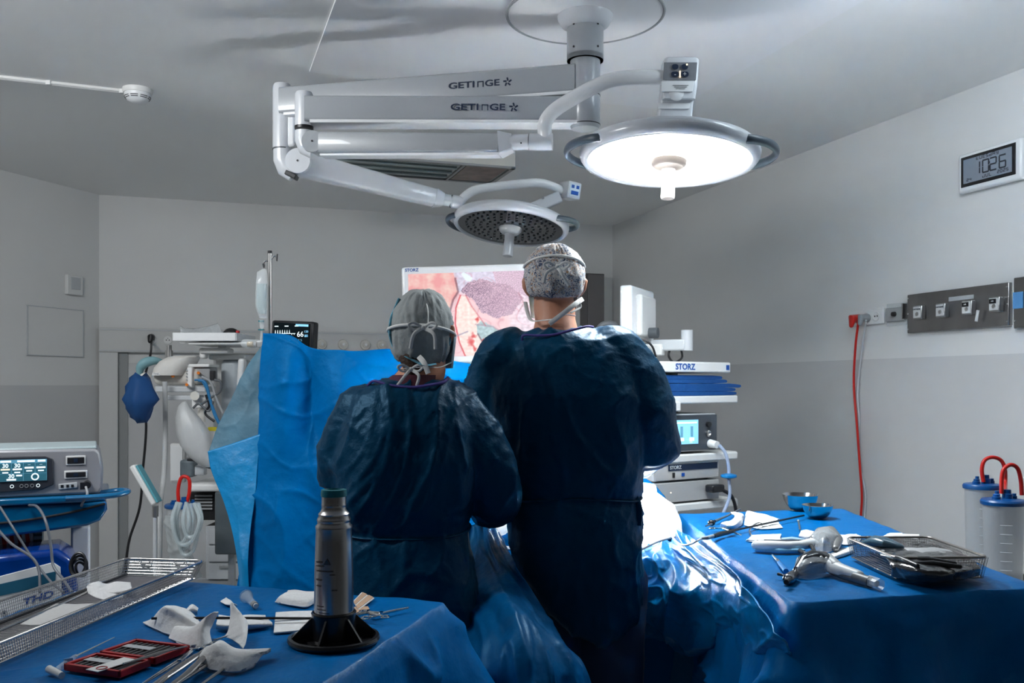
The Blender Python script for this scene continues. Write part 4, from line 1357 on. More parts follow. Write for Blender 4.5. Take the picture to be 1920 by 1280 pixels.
build('hair', MB().tube([P(776, 670, DL - 0.03), P(778, 690, DL - 0.035), P(772, 702, DL - 0.04)], [0.040, 0.034, 0.020], 14, rnd=True), HAIR, per)
# ================================================================ FAR SIDE: SCREEN, RACK, DRAPE, ANAESTHESIA CORNER


def pbox(x0, x1, y0, y1, d, th, dd=0.0):
    """world box from a pixel rectangle at distance d (front face), th deep"""
    a = P(x0, y1, d); b = P(x1, y0, d)
    return ((a.x + b.x) / 2, d + th / 2 + dd, (a.z + b.z) / 2), (b.x - a.x, th, b.z - a.z)


# ---- endoscopy display
DM = 3.9
mc = P(905, 588, DM)
disp = thing('wide_display', 'wide white-framed display showing a pink close-up of tissue behind the surgeons', 'display', mc, rot=(0, math.radians(-1.4), math.radians(-3)))
W_, H_ = S(304, DM), S(184, DM)
build('housing', MB().box((0, 0.025, 0), (W_, 0.05, H_)), WHITE, disp, world=False, bevel=0.012, seg=3)
sw, sh = S(278, DM), S(157, DM)
NX, NY = 260, 146
fine = random.Random(4)


def inpoly(x, y, poly):
    c = False
    j = len(poly) - 1
    for i in range(len(poly)):
        xi, yi = poly[i]; xj, yj = poly[j]
        if (yi > y) != (yj > y) and x < (xj - xi) * (y - yi) / (yj - yi) + xi:
            c = not c
        j = i
    return c


def segd(x, y, pts):
    best = 1e9
    for (x0, y0), (x1, y1) in zip(pts[:-1], pts[1:]):
        dx, dy = x1 - x0, y1 - y0
        t = max(0, min(1, ((x - x0) * dx + (y - y0) * dy) / (dx * dx + dy * dy + 1e-9)))
        best = min(best, math.hypot(x - x0 - t * dx, y - y0 - t * dy))
    return best


PINK = [(760, 500), (848, 500), (857, 520), (862, 545), (852, 560), (842, 585), (838, 610), (820, 680), (760, 680)]
ORG = [(866, 552), (876, 552), (886, 572), (905, 600), (922, 640), (940, 680), (876, 680), (862, 640), (855, 605), (857, 575)]
SPK = [(868, 545), (880, 528), (905, 522), (930, 530), (960, 535), (985, 560), (972, 575), (962, 590), (935, 597), (905, 585), (890, 560), (880, 555)]
SPK2 = [(925, 505), (1000, 500), (1050, 520), (1000, 560), (975, 552), (940, 540)]
BLU = [(893, 607), (905, 602), (925, 612), (955, 630), (990, 655), (1000, 680), (930, 680), (908, 650), (897, 625)]
TOOL = [(868, 512), (873, 508), (890, 520), (886, 527), (876, 524)]


def tissue(x, y):
    n1 = noise.noise(Vector((x * 0.06, y * 0.06, 1)))
    n2 = noise.noise(Vector((x * 0.18, y * 0.22, 5)))
    n3 = noise.noise(Vector((x * 0.7, y * 0.7, 9)))
    c = Vector((0.93, 0.78, 0.80)) + Vector((1, .9, .9)) * 0.06 * n1
    f1 = min(1, max(0, (552 + 10 * n1 - y) / 12)) * min(1, max(0, (x - 850) / 10))
    c = c.lerp(Vector((0.82, 0.79, 0.87)) + Vector((1, 1, 1)) * 0.12 * n2, f1)
    f2 = min(1, max(0, (x - 950 + 14 * n1) / 24)) * min(1, max(0, (y - 540) / 14))
    c = c.lerp(Vector((0.90, 0.82, 0.87)) + Vector((1, 1, 1)) * 0.14 * n2, f2)
    vein = (1 - min(1, abs(noise.noise(Vector((x * 0.035, y * 0.05, 12)))) * 2.4)) ** 14
    c = c.lerp(Vector((0.78, 0.42, 0.50)), 0.45 * vein)
    xx, yy = x + 3 * n1, y + 3 * n2
    if inpoly(xx, yy, PINK):
        f = min(1, max(0, (560 - y + (x - 800) * 0.3) / 60 + 0.8 * n1))
        c = Vector((0.90, 0.58, 0.58)).lerp(Vector((0.93, 0.78, 0.74)), min(1, max(0, 0.45 + 0.9 * n1 + 0.4 * n2)))
    if inpoly(xx, yy, SPK2):
        c = Vector((0.80, 0.68, 0.76)) * (1 + 0.35 * n3)
    if inpoly(xx, yy, SPK):
        n4 = noise.noise(Vector((x * 1.1, y * 1.1, 3)))
        c = Vector((0.80, 0.66, 0.74)) * (1 + 0.25 * n3)
        if n4 > 0.0 + 0.14 * noise.noise(Vector((x * 0.05, y * 0.06, 20))):
            c = Vector((0.42, 0.32, 0.42)).lerp(c, max(0, min(1, (x - 860) / 160)))
    if inpoly(xx, yy, ORG):
        c = Vector((0.97, 0.87, 0.84)) + Vector((.4, 1, 1)) * 0.10 * n2
    if inpoly(xx, yy, BLU):
        c = Vector((0.66, 0.76, 0.78)) + Vector((1, 1, 1)) * 0.14 * n2
    if inpoly(x, y, TOOL):
        c = Vector((0.90, 0.94, 0.97))
    for line, w, col, a in (([(857, 520), (862, 545), (852, 560), (840, 600)], 2.5, (0.35, 0.2, 0.25), .7), ([(866, 552), (857, 575), (855, 605), (862, 640), (878, 680)], 1.8, (0.8, 0.15, 0.2), .8),
                            ([(876, 552), (886, 572), (905, 600), (912, 610)], 1.6, (0.75, 0.25, 0.3), .6), ([(893, 607), (925, 612), (955, 630), (990, 655)], 1.8, (0.6, 0.4, 0.5), .5),
                            ([(843, 633), (878, 620)], 1.6, (0.60, 0.56, 0.66), .9), ([(897, 625), (908, 645), (935, 668)], 1.8, (0.35, 0.2, 0.25), .7),
                            ([(975, 550), (985, 570), (975, 585)], 1.5, (0.6, 0.35, 0.4), .5)):
        dd = segd(x, y, line)
        if dd < w:
            c = c.lerp(Vector(col), a * (1 - dd / w) ** 0.5)
    for (bx, by, r) in ((890, 628, 5), (884, 640, 8), (907, 638, 4), (912, 658, 8), (925, 662, 9), (890, 652, 4), (897, 598, 4)):
        dd = math.hypot(x - bx, (y - by) * 0.8) + 3 * n2
        if dd < r:
            c = c.lerp(Vector((0.80, 0.12, 0.12)), 0.8 * (1 - dd / r) ** 0.5)
    return c


gm = MB()
pts = []
cols_ = []
for j in range(NY + 1):
    r = []
    for i in range(NX + 1):
        u, v = i / NX, j / NY
        r.append(Vector((-sw / 2 + sw * u, -0.0015, -sh / 2 + sh * v)))
        cols_.append(tissue(768 + 278 * u, 666 - 157 * v))
    pts.append(r)
gm.grid(pts)
SCRT = bpy.data.materials.new('display_picture')
SCRT.use_nodes = True
nt = SCRT.node_tree
bs = nt.nodes['Principled BSDF']
at = nt.nodes.new('ShaderNodeAttribute'); at.attribute_name = 'picture'
bs.inputs['Base Color'].default_value = (0.02, 0.02, 0.02, 1)
bs.inputs['Roughness'].default_value = 0.4
bs.inputs['Emission Strength'].default_value = 0.95
nt.links.new(at.outputs['Color'], bs.inputs['Emission Color'])
so = build('picture', gm, SCRT, disp, world=False, smooth=0)
ca = so.data.color_attributes.new('picture', 'FLOAT_COLOR', 'POINT')
flat = []
for c in cols_:
    flat += [max(0, min(1, c.x)) ** 2.0, max(0, min(1, c.y)) ** 2.0, max(0, min(1, c.z)) ** 2.0, 1.0]
ca.data.foreach_set('color', flat)
text('STORZ', INKB, disp, front(-W_ / 2 + 0.045, -0.001, H_ / 2 - 0.014), 0.013, bold=0.0004)
build('button_strip', MB().box((S(5, DM), -0.001, -H_ / 2 + 0.012), (0.05, 0.002, 0.010)), LGREY, disp, world=False, smooth=0)
for k in range(4):
    build('button', MB().box((S(5, DM) - 0.018 + 0.012 * k, -0.003, -H_ / 2 + 0.012), (0.006, 0.002, 0.004)), GREY, disp, world=False, smooth=0)
build('mount_arm', MB().tube([(0, 0.06, 0), (0, 0.18, -0.02), (0.05, 0.30, -0.10), (0.08, 0.34, -0.4)], 0.03, 14), LGREY, disp, world=False)
st = thing('display_stand', 'grey stand carrying the wide white-framed display', 'stand', (mc.x + 0.1, DM + 0.36, 0))
build('pole', MB().cyl((mc.x + 0.1, DM + 0.36, 0.08), (mc.x + 0.1, DM + 0.36, mc.z - 0.38), 0.032, n=20), LGREY, st)
build('base', MB().box((mc.x + 0.1, DM + 0.36, 0.06), (0.55, 0.5, 0.06)), GREY, st, bevel=0.02)

# ---- instrument rack on the right with its devices
RZK = 0.58
XK = Vector((math.cos(RZK), math.sin(RZK), 0)); YK = Vector((-math.sin(RZK), math.cos(RZK), 0))
FR = Vector((1.035, 4.2, 0))
OK_ = FR - XK * 0.29
rack = thing('equipment_rack', 'white shelving trolley with three shelves of equipment right of the tall surgeon', 'trolley', OK_, RZK)


def zk(py, d=4.2):
    return CH + (HZ - py) / F * d


for zz in (zk(741), zk(846), zk(934), 0.32):
    pl = [(-0.29, 0.50), (-0.29, 0.03), (-0.26, 0.0), (0.26, -0.005), (0.29, 0.03), (0.29, 0.50)]
    build('shelf', MB().prism(pl, zz - 0.034, zz), WHITEP, rack, world=False, bevel=0.006)
for x in (-0.22, 0.13):
    build('post', MB().box((x, 0.30, 0.79), (0.045, 0.07, 1.34)), mat('slate_post', (0.13, 0.15, 0.18), 0.35), rack, world=False, smooth=0, bevel=0.004)
build('slotted_strip', MB().box((0.155, 0.285, 0.79), (0.006, 0.04, 1.30)), STEEL, rack, world=False, smooth=0)
tz = zk(697)
build('top_shelf', MB().box((-0.05, 0.22, tz + 0.018), (0.50, 0.48, 0.046)), WHITEP, rack, world=False, bevel=0.006)
text('STORZ', INKB, rack, front(-0.205 + 0.13, -0.0215, tz + 0.018), 0.026, bold=0.0008)
build('corner_mark', MB().box((0.18, -0.0215, tz + 0.018), (0.018, 0.002, 0.022)), INKB, rack, world=False, smooth=0)
build('cable_hook', MB().box((-0.12, 0.0, zk(741) - 0.045), (0.05, 0.03, 0.04)), WHITEP, rack, world=False, bevel=0.004)
build('side_bracket', MB().box((0.26, 0.10, zk(741) - 0.020), (0.10, 0.02, 0.03)), WHITEP, rack, world=False, bevel=0.003)
text('B9', INK, rack, front(0.26, 0.089, zk(741) - 0.020), 0.016, shear=0.3)
for x in (-0.25, 0.25):
    for y in (0.05, 0.45):
        w = build('caster', MB().cyl((x - 0.014, y, 0.04), (x + 0.014, y, 0.04), 0.04, n=20), RUBBER, rack, world=False)
        build('leg', MB().cyl((x, y, 0.05), (x, y, 0.30), 0.016, n=12), LGREY, rack, world=False)
build('base_frame', MB().box((0, 0.25, 0.105), (0.58, 0.50, 0.03)), LGREY, rack, world=False, bevel=0.01)


def kp(x, y, z):
    return OK_ + XK * x + YK * y + Vector((0, 0, z))


# side-on monitor and its arm
mm = kp(-0.11, 0.22, tz + 0.042)
mo = thing('side_monitor', 'white monitor seen edge-on above the shelving trolley', 'monitor', mm, math.radians(65))
hz_ = S(132, 4.3)
build('base', MB().box((0.0, 0.02, 0.018), (0.20, 0.14, 0.035)), WHITEP, mo, world=False, bevel=0.006)
build('lower_arm', MB().box((0.0, 0.05, 0.055), (0.06, 0.30, 0.05)), WHITEP, mo, world=False, bevel=0.006)
build('panel', MB().box((0.0, 0.02, 0.205), (0.34, 0.055, 0.25)), WHITE, mo, world=False, bevel=0.010, seg=3)
build('back_cover', MB().box((0.0, -0.02, 0.205), (0.22, 0.03, 0.18)), WHITEP, mo, world=False, bevel=0.010)
build('hinge', MB().cyl((0.0, -0.035, 0.13), (0.0, -0.075, 0.13), 0.024, n=18), DGREY, mo, world=False)
build('arm', MB().box((0.02, -0.12, 0.075), (0.055, 0.16, 0.05)), LGREY, mo, world=False, bevel=0.008)
build('arm_joint', MB().cyl((0.02, -0.20, 0.05), (0.02, -0.20, 0.14), 0.026, n=20), LGREY, mo, world=False)
cb = build('cable', MB().tube(spline([(0.02, -0.17, 0.07), (0.03, -0.175, 0.02), (0.02, -0.14, 0.0), (0.01, -0.12, 0.03), (0.02, -0.13, 0.07)], 24), 0.005, 8), BLACK, mo, world=False)
cb = build('cable', MB().tube(spline([(0.02, -0.08, 0.07), (0.0, -0.06, 0.03), (-0.01, -0.05, -0.03)], 16), 0.005, 8), BLACK, mo, world=False)
c1 = thing('black_cable', 'black cables looping on the top shelf beside the surgeon shoulder', 'cable', kp(-0.22, 0.05, tz + 0.045))
build('cable', MB().tube(spline([P(1185, 640, 4.1), P(1205, 637, 4.08), P(1222, 648, 4.08), P(1230, 669, 4.08)], 24), 0.005, 8), BLACK, c1)
build('cable', MB().tube(spline([P(1190, 655, 4.1), P(1208, 650, 4.06), P(1219, 660, 4.06), P(1222, 670, 4.06)], 24), 0.005, 8), BLACK, c1)
gl_ = MB().tube(spline([P(1118, 625, 4.3), P(1128, 610, 4.3), P(1145, 606, 4.3), P(1158, 614, 4.3), P(1164, 640, 4.3)], 24), 0.014, 12)
solo('grey_handle', gl_, GREY, 'grey curved handle showing above the tall surgeon right shoulder', 'handle')


def folded_cloth(name, z, x0, x1, layers, label, seed):
    """stack of soft folds: each fold is a flattened rounded tube running front to back"""
    root = thing(name, label, 'cloth', kp((x0 + x1) / 2, 0.1, z), RZK, group=None)
    random.seed(seed)
    th = 0.017
    for k in range(layers):
        xa = x0 + random.uniform(0, 0.03)
        xb = x1 - random.uniform(0, 0.06)
        rings = []
        for i in range(9):
            y = -0.10 + 0.30 * i / 8
            ring = []
            for j in range(24):
                t = 2 * PI * j / 24
                ct, st = math.cos(t), math.sin(t)
                xx = (xa + xb) / 2 - (x0 + x1) / 2 + math.copysign(abs(ct) ** 0.25, ct) * (xb - xa) / 2
                zz = th * (k + 0.5) + math.copysign(abs(st) ** 0.5, st) * th * 0.5 + 0.004 * noise.noise(Vector((xx * 14, y * 10, k + seed))) + 0.0
                ring.append(Vector((xx + 0.01 * noise.noise(Vector((y * 9, k, seed))), y, zz)))
            rings.append(ring)
        build('fold', MB().loft(rings), CLOTHB, root, world=False, smooth=60)
    return root


zc = zk(741) + 0.001
folded_cloth('folded_cloth', zc, -0.24, 0.29, 3, 'lower folded dark blue cloth on the top shelf of the trolley', 3)
folded_cloth('folded_cloth', zc + 0.053, -0.24, 0.22, 2, 'upper folded dark blue cloth stacked on another above the shelf', 9)

# insufflator with a light blue screen
zi = zk(846) + 0.001
un = thing('insufflator', 'dark-fronted device with a light blue touch screen on the middle shelf', 'medical device', kp(-0.02, 0.0, zi), RZK)
wd, hh, dp = 0.36, 0.165, 0.32
build('case', MB().box((0, 0.03 + dp / 2, hh / 2 + 0.008), (wd, dp, hh)), LGREY, un, world=False, bevel=0.006)
build('front_panel', MB().box((0, 0.024, hh / 2 + 0.008), (wd * 0.96, 0.014, hh * 0.94)), mat('slate_front', (0.045, 0.055, 0.07), 0.3), un, world=False, bevel=0.003)
scx, scw, sch = -0.045, 0.20, 0.105
build('screen', MB().box((scx, 0.0155, hh / 2 + 0.012), (scw, 0.004, sch)), SCRL, un, world=False, smooth=0)
for i in range(3):
    x = scx - 0.06 + 0.06 * i
    build('gauge', MB().box((x, 0.0125, hh / 2 + 0.014), (0.013, 0.002, 0.045)), SCRM, un, world=False, smooth=0)
    build('gauge_base', MB().box((x, 0.0125, hh / 2 - 0.020), (0.026, 0.002, 0.014)), SCRW, un, world=False, smooth=0)
build('header', MB().box((scx, 0.0125, hh / 2 + 0.052), (scw * 0.9, 0.002, 0.006)), SCRW, un, world=False, smooth=0)
text('15', SCRW, un, front(scx - 0.085, 0.012, hh / 2 + 0.0), 0.02)
text('2.5', SCRW, un, front(scx + 0.055, 0.012, hh / 2 - 0.03), 0.010)
build('knob', MB().cyl((0.115, 0.018, 0.125), (0.115, 0.004, 0.125), 0.012, n=20), BLACK, un, world=False)
build('connector_ring', MB().lathe([(0.014, 0), (0.014, 0.008), (0.009, 0.010), (0.006, 0.006)], 20, (0.115, 0.017, 0.085), Matrix.Rotation(PI / 2, 3, 'X')), STEEL, un, world=False)
build('outlet', MB().cyl((0.13, 0.018, 0.040), (0.13, -0.025, 0.036), 0.019, 0.016, 20), WHITEP, un, world=False)
tb = thing('insufflation_tube', 'clear tube with round blue filter hanging from the blue-screen device', 'tube', kp(0.125, -0.045, zi))
pts = [kp(0.112, -0.035, zi + 0.036), kp(0.135, -0.05, zi + 0.0), kp(0.15, -0.055, zi - 0.06), kp(0.15, -0.055, zi - 0.10)]
build('tube', MB().tube(spline(pts, 24), 0.0075, 10), mat('bluish_tube', (0.45, 0.55, 0.75), 0.2, alpha=0.75), tb)
pc_ = pts[-1]
build('filter', MB().lathe([(0.010, 0.012), (0.034, 0.006), (0.036, 0.0), (0.034, -0.006), (0.010, -0.012)], 28, pc_), BLUEP, tb)
pts = [pc_, pc_ + Vector((0.005, 0, -0.08)), pc_ + Vector((-0.01, 0, -0.13)), pc_ + Vector((-0.04, -0.01, -0.19))]
build('tube', MB().tube(spline(pts, 24), 0.0075, 10), mat('bluish_tube', (0.45, 0.55, 0.75), 0.2, alpha=0.75), tb)

# two stacked grey units on the lowest visible shelf
zi = zk(934) + 0.001
for k, (lab, hh_) in enumerate((('lower of two stacked light grey boxes on the bottom shelf, plain front', 0.088), ('upper of two stacked light grey boxes, with a dark strip on its front', 0.088))):
    z0 = zi + k * 0.094
    un = thing('processor_box', lab, 'medical device', kp(-0.03, 0.0, z0), RZK)
    build('case', MB().box((0, 0.20, 0.006 + hh_ / 2), (0.38, 0.36, hh_)), LGREY, un, world=False, bevel=0.005)
    build('front_panel', MB().box((0, 0.016, 0.006 + hh_ / 2), (0.376, 0.012, hh_ * 0.96)), mat('silver_front', (0.50, 0.50, 0.50), 0.35, metal=0.3), un, world=False, bevel=0.003)
    for sx in (-1, 1):
        for sy in (0.06, 0.34):
            build('foot', MB().cyl((sx * 0.15, sy, 0.0), (sx * 0.15, sy, 0.007), 0.014, n=12), RUBBER, un, world=False)
    if k:
        build('strip', MB().box((0.03, 0.0085, 0.062), (0.29, 0.003, 0.026)), INK, un, world=False, smooth=0)
        text('STORZ', LGREY, un, front(-0.075, 0.0065, 0.062), 0.015, bold=0.0004)
        build('switch', MB().box((-0.085, 0.0085, 0.030), (0.012, 0.004, 0.022)), BLACK, un, world=False, smooth=0)
        build('small_mark', MB().box((-0.03, 0.0085, 0.030), (0.016, 0.003, 0.014)), INKB, un, world=False, smooth=0)
    else:
        build('indicator', MB().lathe([(0.003, 0), (0.001, 0.002)], 10, (-0.10, 0.0095, 0.05), Matrix.Rotation(PI / 2, 3, 'X')), WARML, un, world=False)
    vm = MB()
    for j in range(12):
        vm.box((-0.1905, 0.10 + 0.018 * j, 0.045), (0.002, 0.006, 0.04))
    build('vent', vm, GREY, un, world=False, smooth=0, kind='stuff')
pc_ = thing('device_cable', 'black cable with thick plug in the lower grey box', 'cable', kp(0.11, -0.02, zi + 0.06))
build('plug', MB().box(kp(0.10, -0.022, zi + 0.058), (0.075, 0.05, 0.034), (0, 0, RZK)), BLACK, pc_, bevel=0.008)
build('cable', MB().tube(spline([kp(0.13, -0.04, zi + 0.05), kp(0.17, -0.055, zi + 0.02), kp(0.19, -0.06, zi - 0.05), kp(0.17, -0.06, zi - 0.12)], 24), 0.008, 8), BLACK, pc_)

# ---- operating table, patient drape
ot = thing('operating_table', 'operating table hidden under blue drapes in front of the surgeons', 'operating table', (0.0, 3.14, 0))
build('base', MB().box((0.0, 3.14, 0.07), (0.9, 0.34, 0.14)), LGREY, ot, bevel=0.02)
build('column', MB().box((0.0, 3.14, 0.42), (0.28, 0.26, 0.56)), STEEL, ot, bevel=0.01)
build('table_top', MB().box((-0.05, 3.14, 0.74), (1.0, 0.30, 0.06)), BLACK, ot, bevel=0.02)


def mound(x, y):
    e = max(0.0, 1 - ((y - 3.14) / 0.20) ** 2)
    h = 0.80 + 0.10 * e ** 0.5
    h += 0.05 * math.exp(-((x - 0.15) / 0.35) ** 2) * e ** 0.5
    return h


pts = []
for i in range(90):
    y = 2.96 + 0.355 * i / 89
    r = []
    for j in range(150):
        x = -0.60 + 1.12 * j / 149
        r.append(Vector((x, y, mound(x, y) + 0.008 * wrinkle(Vector((x, y, 0)) * 1.2, 4))))
    pts.append(r)
front_rows = []
for i in range(24):
    f = i / 24
    row = []
    for j in range(150):
        x = -0.60 + 1.12 * j / 149
        row.append(Vector((x, 2.96 - 0.02 * math.sin(f * 3) + 0.018 * noise.noise(Vector((x * 7, f * 1.2, 3))) * (1 - f), pts[0][j].z * f + 0.35 * (1 - f))))
    front_rows.append(row)
ps = solo('patient_drape', MB().grid(front_rows + pts), DRAPE, 'blue drape over the operating table between the surgeons and the upright sheet', 'drape', solid=0.003, smooth=180)

# white lit cloth at the operating field with its clear edge
fc = patch([[P(930, 905, 3.32), P(1195, 905, 3.28), P(1232, 925, 3.26), P(1262, 948, 3.22)],  # hidden left part added as a white surface that bounces the beam
            [P(930, 960, 3.12), P(1195, 960, 3.10), P(1240, 965, 3.10), P(1276, 975, 3.10)],
            [P(930, 1030, 2.97), P(1200, 1028, 2.965), P(1240, 1014, 2.98), P(1279, 1002, 3.0)]], 40, 60, 0.003, 2)
solo('field_cloth', fc, FIELDW, 'brightly lit white cloth edge at the operating field right of the tall surgeon', 'cloth', solid=0.003, smooth=180)
fc = patch([[P(1196, 925, 3.20), P(1228, 928, 3.18), P(1262, 944, 3.12), P(1270, 960, 3.1)],
            [P(1215, 945, 3.12), P(1240, 955, 3.10), P(1268, 965, 3.06), P(1277, 985, 3.02)],
            [P(1240, 965, 3.10), P(1256, 985, 3.08), P(1270, 990, 3.03), P(1281, 1004, 2.97)]], 30, 30, 0.006, 6)
solo('clear_film', fc, CLEARG, 'crumpled clear film along the edge of the lit white cloth', 'film', solid=0.001, smooth=180)
fb = patch([[P(1185, 890, 3.45), P(1205, 895, 3.45), P(1225, 908, 3.43), P(1245, 930, 3.40)],
            [P(1185, 915, 3.40), P(1205, 918, 3.38), P(1228, 930, 3.36), P(1252, 946, 3.34)],
            [P(1185, 960, 3.36), P(1205, 960, 3.34), P(1228, 965, 3.32), P(1252, 965, 3.30)]], 24, 24, 0.004, 7)
solo('rolled_drape', fb, DRAPE, 'rounded blue drape bulge behind the lit white cloth', 'drape', solid=0.003, smooth=180)

SIDED = mat('glossy_side_drape', (0.0, 0.19, 0.50), 0.30, bump=0.3, bscale=22, var=0.2, vscale=9, spec=0.8, stint=(0.45, 0.8, 1.0))
fd = [[P(1150, 1034, 3.02), P(1205, 1031, 2.97), P(1250, 1014, 2.98), P(1284, 1002, 2.96)],
            [P(1150, 1060, 2.99), P(1212, 1054, 2.90), P(1265, 1030, 2.88), P(1318, 1024, 2.66)],
            [P(1160, 1090, 2.97), P(1220, 1080, 2.85), P(1300, 1060, 2.72), P(1375, 1070, 2.28)],
            [P(1165, 1130, 2.95), P(1230, 1115, 2.80), P(1330, 1110, 2.50), P(1420, 1120, 2.07)],
            [P(1170, 1165, 2.95), P(1240, 1160, 2.76), P(1350, 1165, 2.42), P(1470, 1180, 1.87)],
            [P(1175, 1185, 2.96), P(1245, 1200, 2.78), P(1290, 1218, 2.66), P(1365, 1186, 2.46), P(1425, 1212, 2.14), P(1484, 1222, 1.88)],
            [P(1175, 1187, 3.02), P(1245, 1200, 2.88), P(1290, 1216, 2.76), P(1365, 1190, 2.54), P(1425, 1210, 2.24), P(1478, 1218, 1.95)]]
fd[4] = [P(1170, 1160, 2.95), P(1240, 1160, 2.76), P(1300, 1165, 2.60), P(1352, 1160, 2.42), P(1412, 1172, 2.14), P(1470, 1182, 1.87)]
fd = [[r[0], r[1], (r[1] + r[2]) / 2, r[2], (r[2] + r[3]) / 2, r[3]] if len(r) == 4 else r for r in fd]
fd = patch(fd, 150, 130, 0.003, 11, fn=lambda u, v, p: 0.022 * noise.noise(Vector((v * 4, u * 4, 2))) + 0.014 * crease(Vector((v + 0.5 * u, u, 0)), (3.2, 2.4, 1), 3, 4) + 0.004 * crease(Vector((v, u, 0)), (9, 8, 1), 5, 6))
solo('side_drape', fd, SIDED, 'shiny crumpled blue drape falling beside the right instrument table', 'drape', solid=0.003, smooth=180)
fd = patch([[P(868, 985, 2.86), P(900, 985, 2.86), P(935, 1000, 2.88)],
            [P(862, 1060, 2.82), P(915, 1050, 2.70), P(975, 1070, 2.55)],
            [P(866, 1130, 2.64), P(935, 1120, 2.38), P(1030, 1160, 2.42)],
            [P(872, 1200, 2.30), P(975, 1185, 2.18), P(1068, 1225, 2.32)],
            [P(880, 1290, 2.20), P(990, 1290, 2.10), P(1100, 1290, 2.26)],
            [P(880, 1420, 2.20), P(1000, 1420, 2.10), P(1120, 1420, 2.26)],
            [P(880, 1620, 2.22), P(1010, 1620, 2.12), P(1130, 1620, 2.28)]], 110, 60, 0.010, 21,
           fn=lambda u, v, p: 0.016 * noise.noise(Vector((v * 6, u * 3, 7))) + 0.012 * crease(Vector((v, u, 0)), (6, 2.5, 1), 8, 5))
solo('floor_drape', fd, mat('shade_toned_drape', (0.0, 0.075, 0.21), 0.42, bump=0.25, bscale=35, spec=0.3, stint=(0.12, 0.6, 1.0)), 'long blue drape spilling down between the two surgeons towards the floor', 'drape', solid=0.003, smooth=180)  # the surgeons' shade is put into this darker blue

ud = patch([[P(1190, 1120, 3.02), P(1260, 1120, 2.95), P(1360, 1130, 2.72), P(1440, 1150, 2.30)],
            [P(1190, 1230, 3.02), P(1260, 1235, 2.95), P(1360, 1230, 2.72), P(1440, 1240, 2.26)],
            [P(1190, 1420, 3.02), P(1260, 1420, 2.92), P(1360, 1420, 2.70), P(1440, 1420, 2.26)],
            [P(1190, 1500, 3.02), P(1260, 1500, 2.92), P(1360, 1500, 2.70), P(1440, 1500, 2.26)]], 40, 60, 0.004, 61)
solo('shade_drape', ud, mat('shade_toned_drape', (0.0, 0.075, 0.21), 0.42), 'added blue sheet with painted-in shade below the shiny side drape', 'drape', solid=0.003, smooth=180)  # added sheet, its dark colour stands for the shade under the side drape

# ---- upright anaesthesia sheet on the infusion pole
sheet = thing('anaesthesia_screen', 'tall blue sheet hung upright from the infusion pole behind the surgeons', 'drape', (P(503, 0, 3.5).x, 3.5, 0.4))
mainp = patch([[P(500, 627, 3.55), P(545, 634, 3.52), P(590, 652, 3.50), P(650, 663, 3.48), P(740, 652, 3.46), P(830, 672, 3.58), P(930, 690, 3.62)],
               [P(494, 700, 3.53), P(540, 705, 3.46), P(590, 715, 3.50), P(650, 720, 3.44), P(740, 720, 3.50), P(830, 735, 3.60), P(930, 740, 3.62)],
               [P(489, 790, 3.50), P(535, 790, 3.44), P(590, 795, 3.48), P(650, 800, 3.40), P(740, 800, 3.48), P(830, 800, 3.56), P(930, 800, 3.60)],
               [P(478, 880, 3.46), P(530, 880, 3.42), P(590, 880, 3.42), P(650, 880, 3.38), P(740, 880, 3.44), P(830, 880, 3.50), P(930, 880, 3.58)],
               [P(463, 980, 3.44), P(520, 980, 3.39), P(590, 980, 3.39), P(650, 980, 3.38), P(740, 980, 3.39), P(830, 980, 3.42), P(930, 960, 3.48)],
               [P(450, 1100, 3.42), P(520, 1100, 3.38), P(590, 1100, 3.38), P(650, 1100, 3.38), P(740, 1100, 3.38), P(830, 1100, 3.40), P(930, 1060, 3.42)],
               [P(445, 1250, 3.42), P(520, 1250, 3.38), P(590, 1250, 3.38), P(650, 1250, 3.38), P(740, 1250, 3.38), P(830, 1250, 3.40), P(930, 1200, 3.42)]], 150, 170, 0.0025, 31,
              fn=lambda u, v, p: 0.022 * crease(Vector((p.x - 0.35 * p.z, 0, p.x * 0.5 + p.z)), (2.2, 1, 2.8), 2, 4) + 0.030 * noise.noise(Vector((p.x * 3.2 + p.z, 0, p.z * 1.6))) + 0.005 * crease(Vector((p.x + p.z * .6, 0, p.z)), (6, 1, 7), 6, 7))
build('sheet', mainp, DRAPE, sheet, smooth=180, solid=0.002)
lin = patch([[P(498, 640, 3.56), P(500, 636, 3.56), P(503, 630, 3.56)],
             [P(462, 690, 3.55), P(480, 688, 3.53), P(497, 690, 3.53)],
             [P(432, 752, 3.53), P(462, 750, 3.52), P(492, 745, 3.52)],
             [P(408, 800, 3.52), P(450, 792, 3.50), P(490, 780, 3.50)],
             [P(391, 848, 3.50), P(440, 832, 3.49), P(489, 815, 3.49)]], 60, 50, 0.004, 41)
build('pale_lining', lin, DRAPEL, sheet, smooth=180, solid=0.002, label='pale grey-blue underside of the sheet')
low = patch([[P(390, 846, 3.49), P(440, 830, 3.48), P(489, 813, 3.48)],
             [P(396, 880, 3.48), P(440, 875, 3.46), P(484, 868, 3.46)],
             [P(418, 935, 3.46), P(445, 935, 3.44), P(478, 935, 3.43)],
             [P(434, 990, 3.43), P(450, 990, 3.42), P(470, 990, 3.41)],
             [P(447, 1060, 3.40), P(455, 1060, 3.38), P(465, 1060, 3.38)],
             [P(452, 1150, 3.40), P(460, 1150, 3.39), P(470, 1150, 3.39)]], 70, 50, 0.003, 45)
build('side_flap', low, mat('teal_lit_drape', (0.0, 0.22, 0.50), 0.45, bump=0.3, bscale=30, var=0.2, vscale=7), sheet, smooth=180, solid=0.002)  # brighter copy of the sheet's blue, the lit look is in the colour

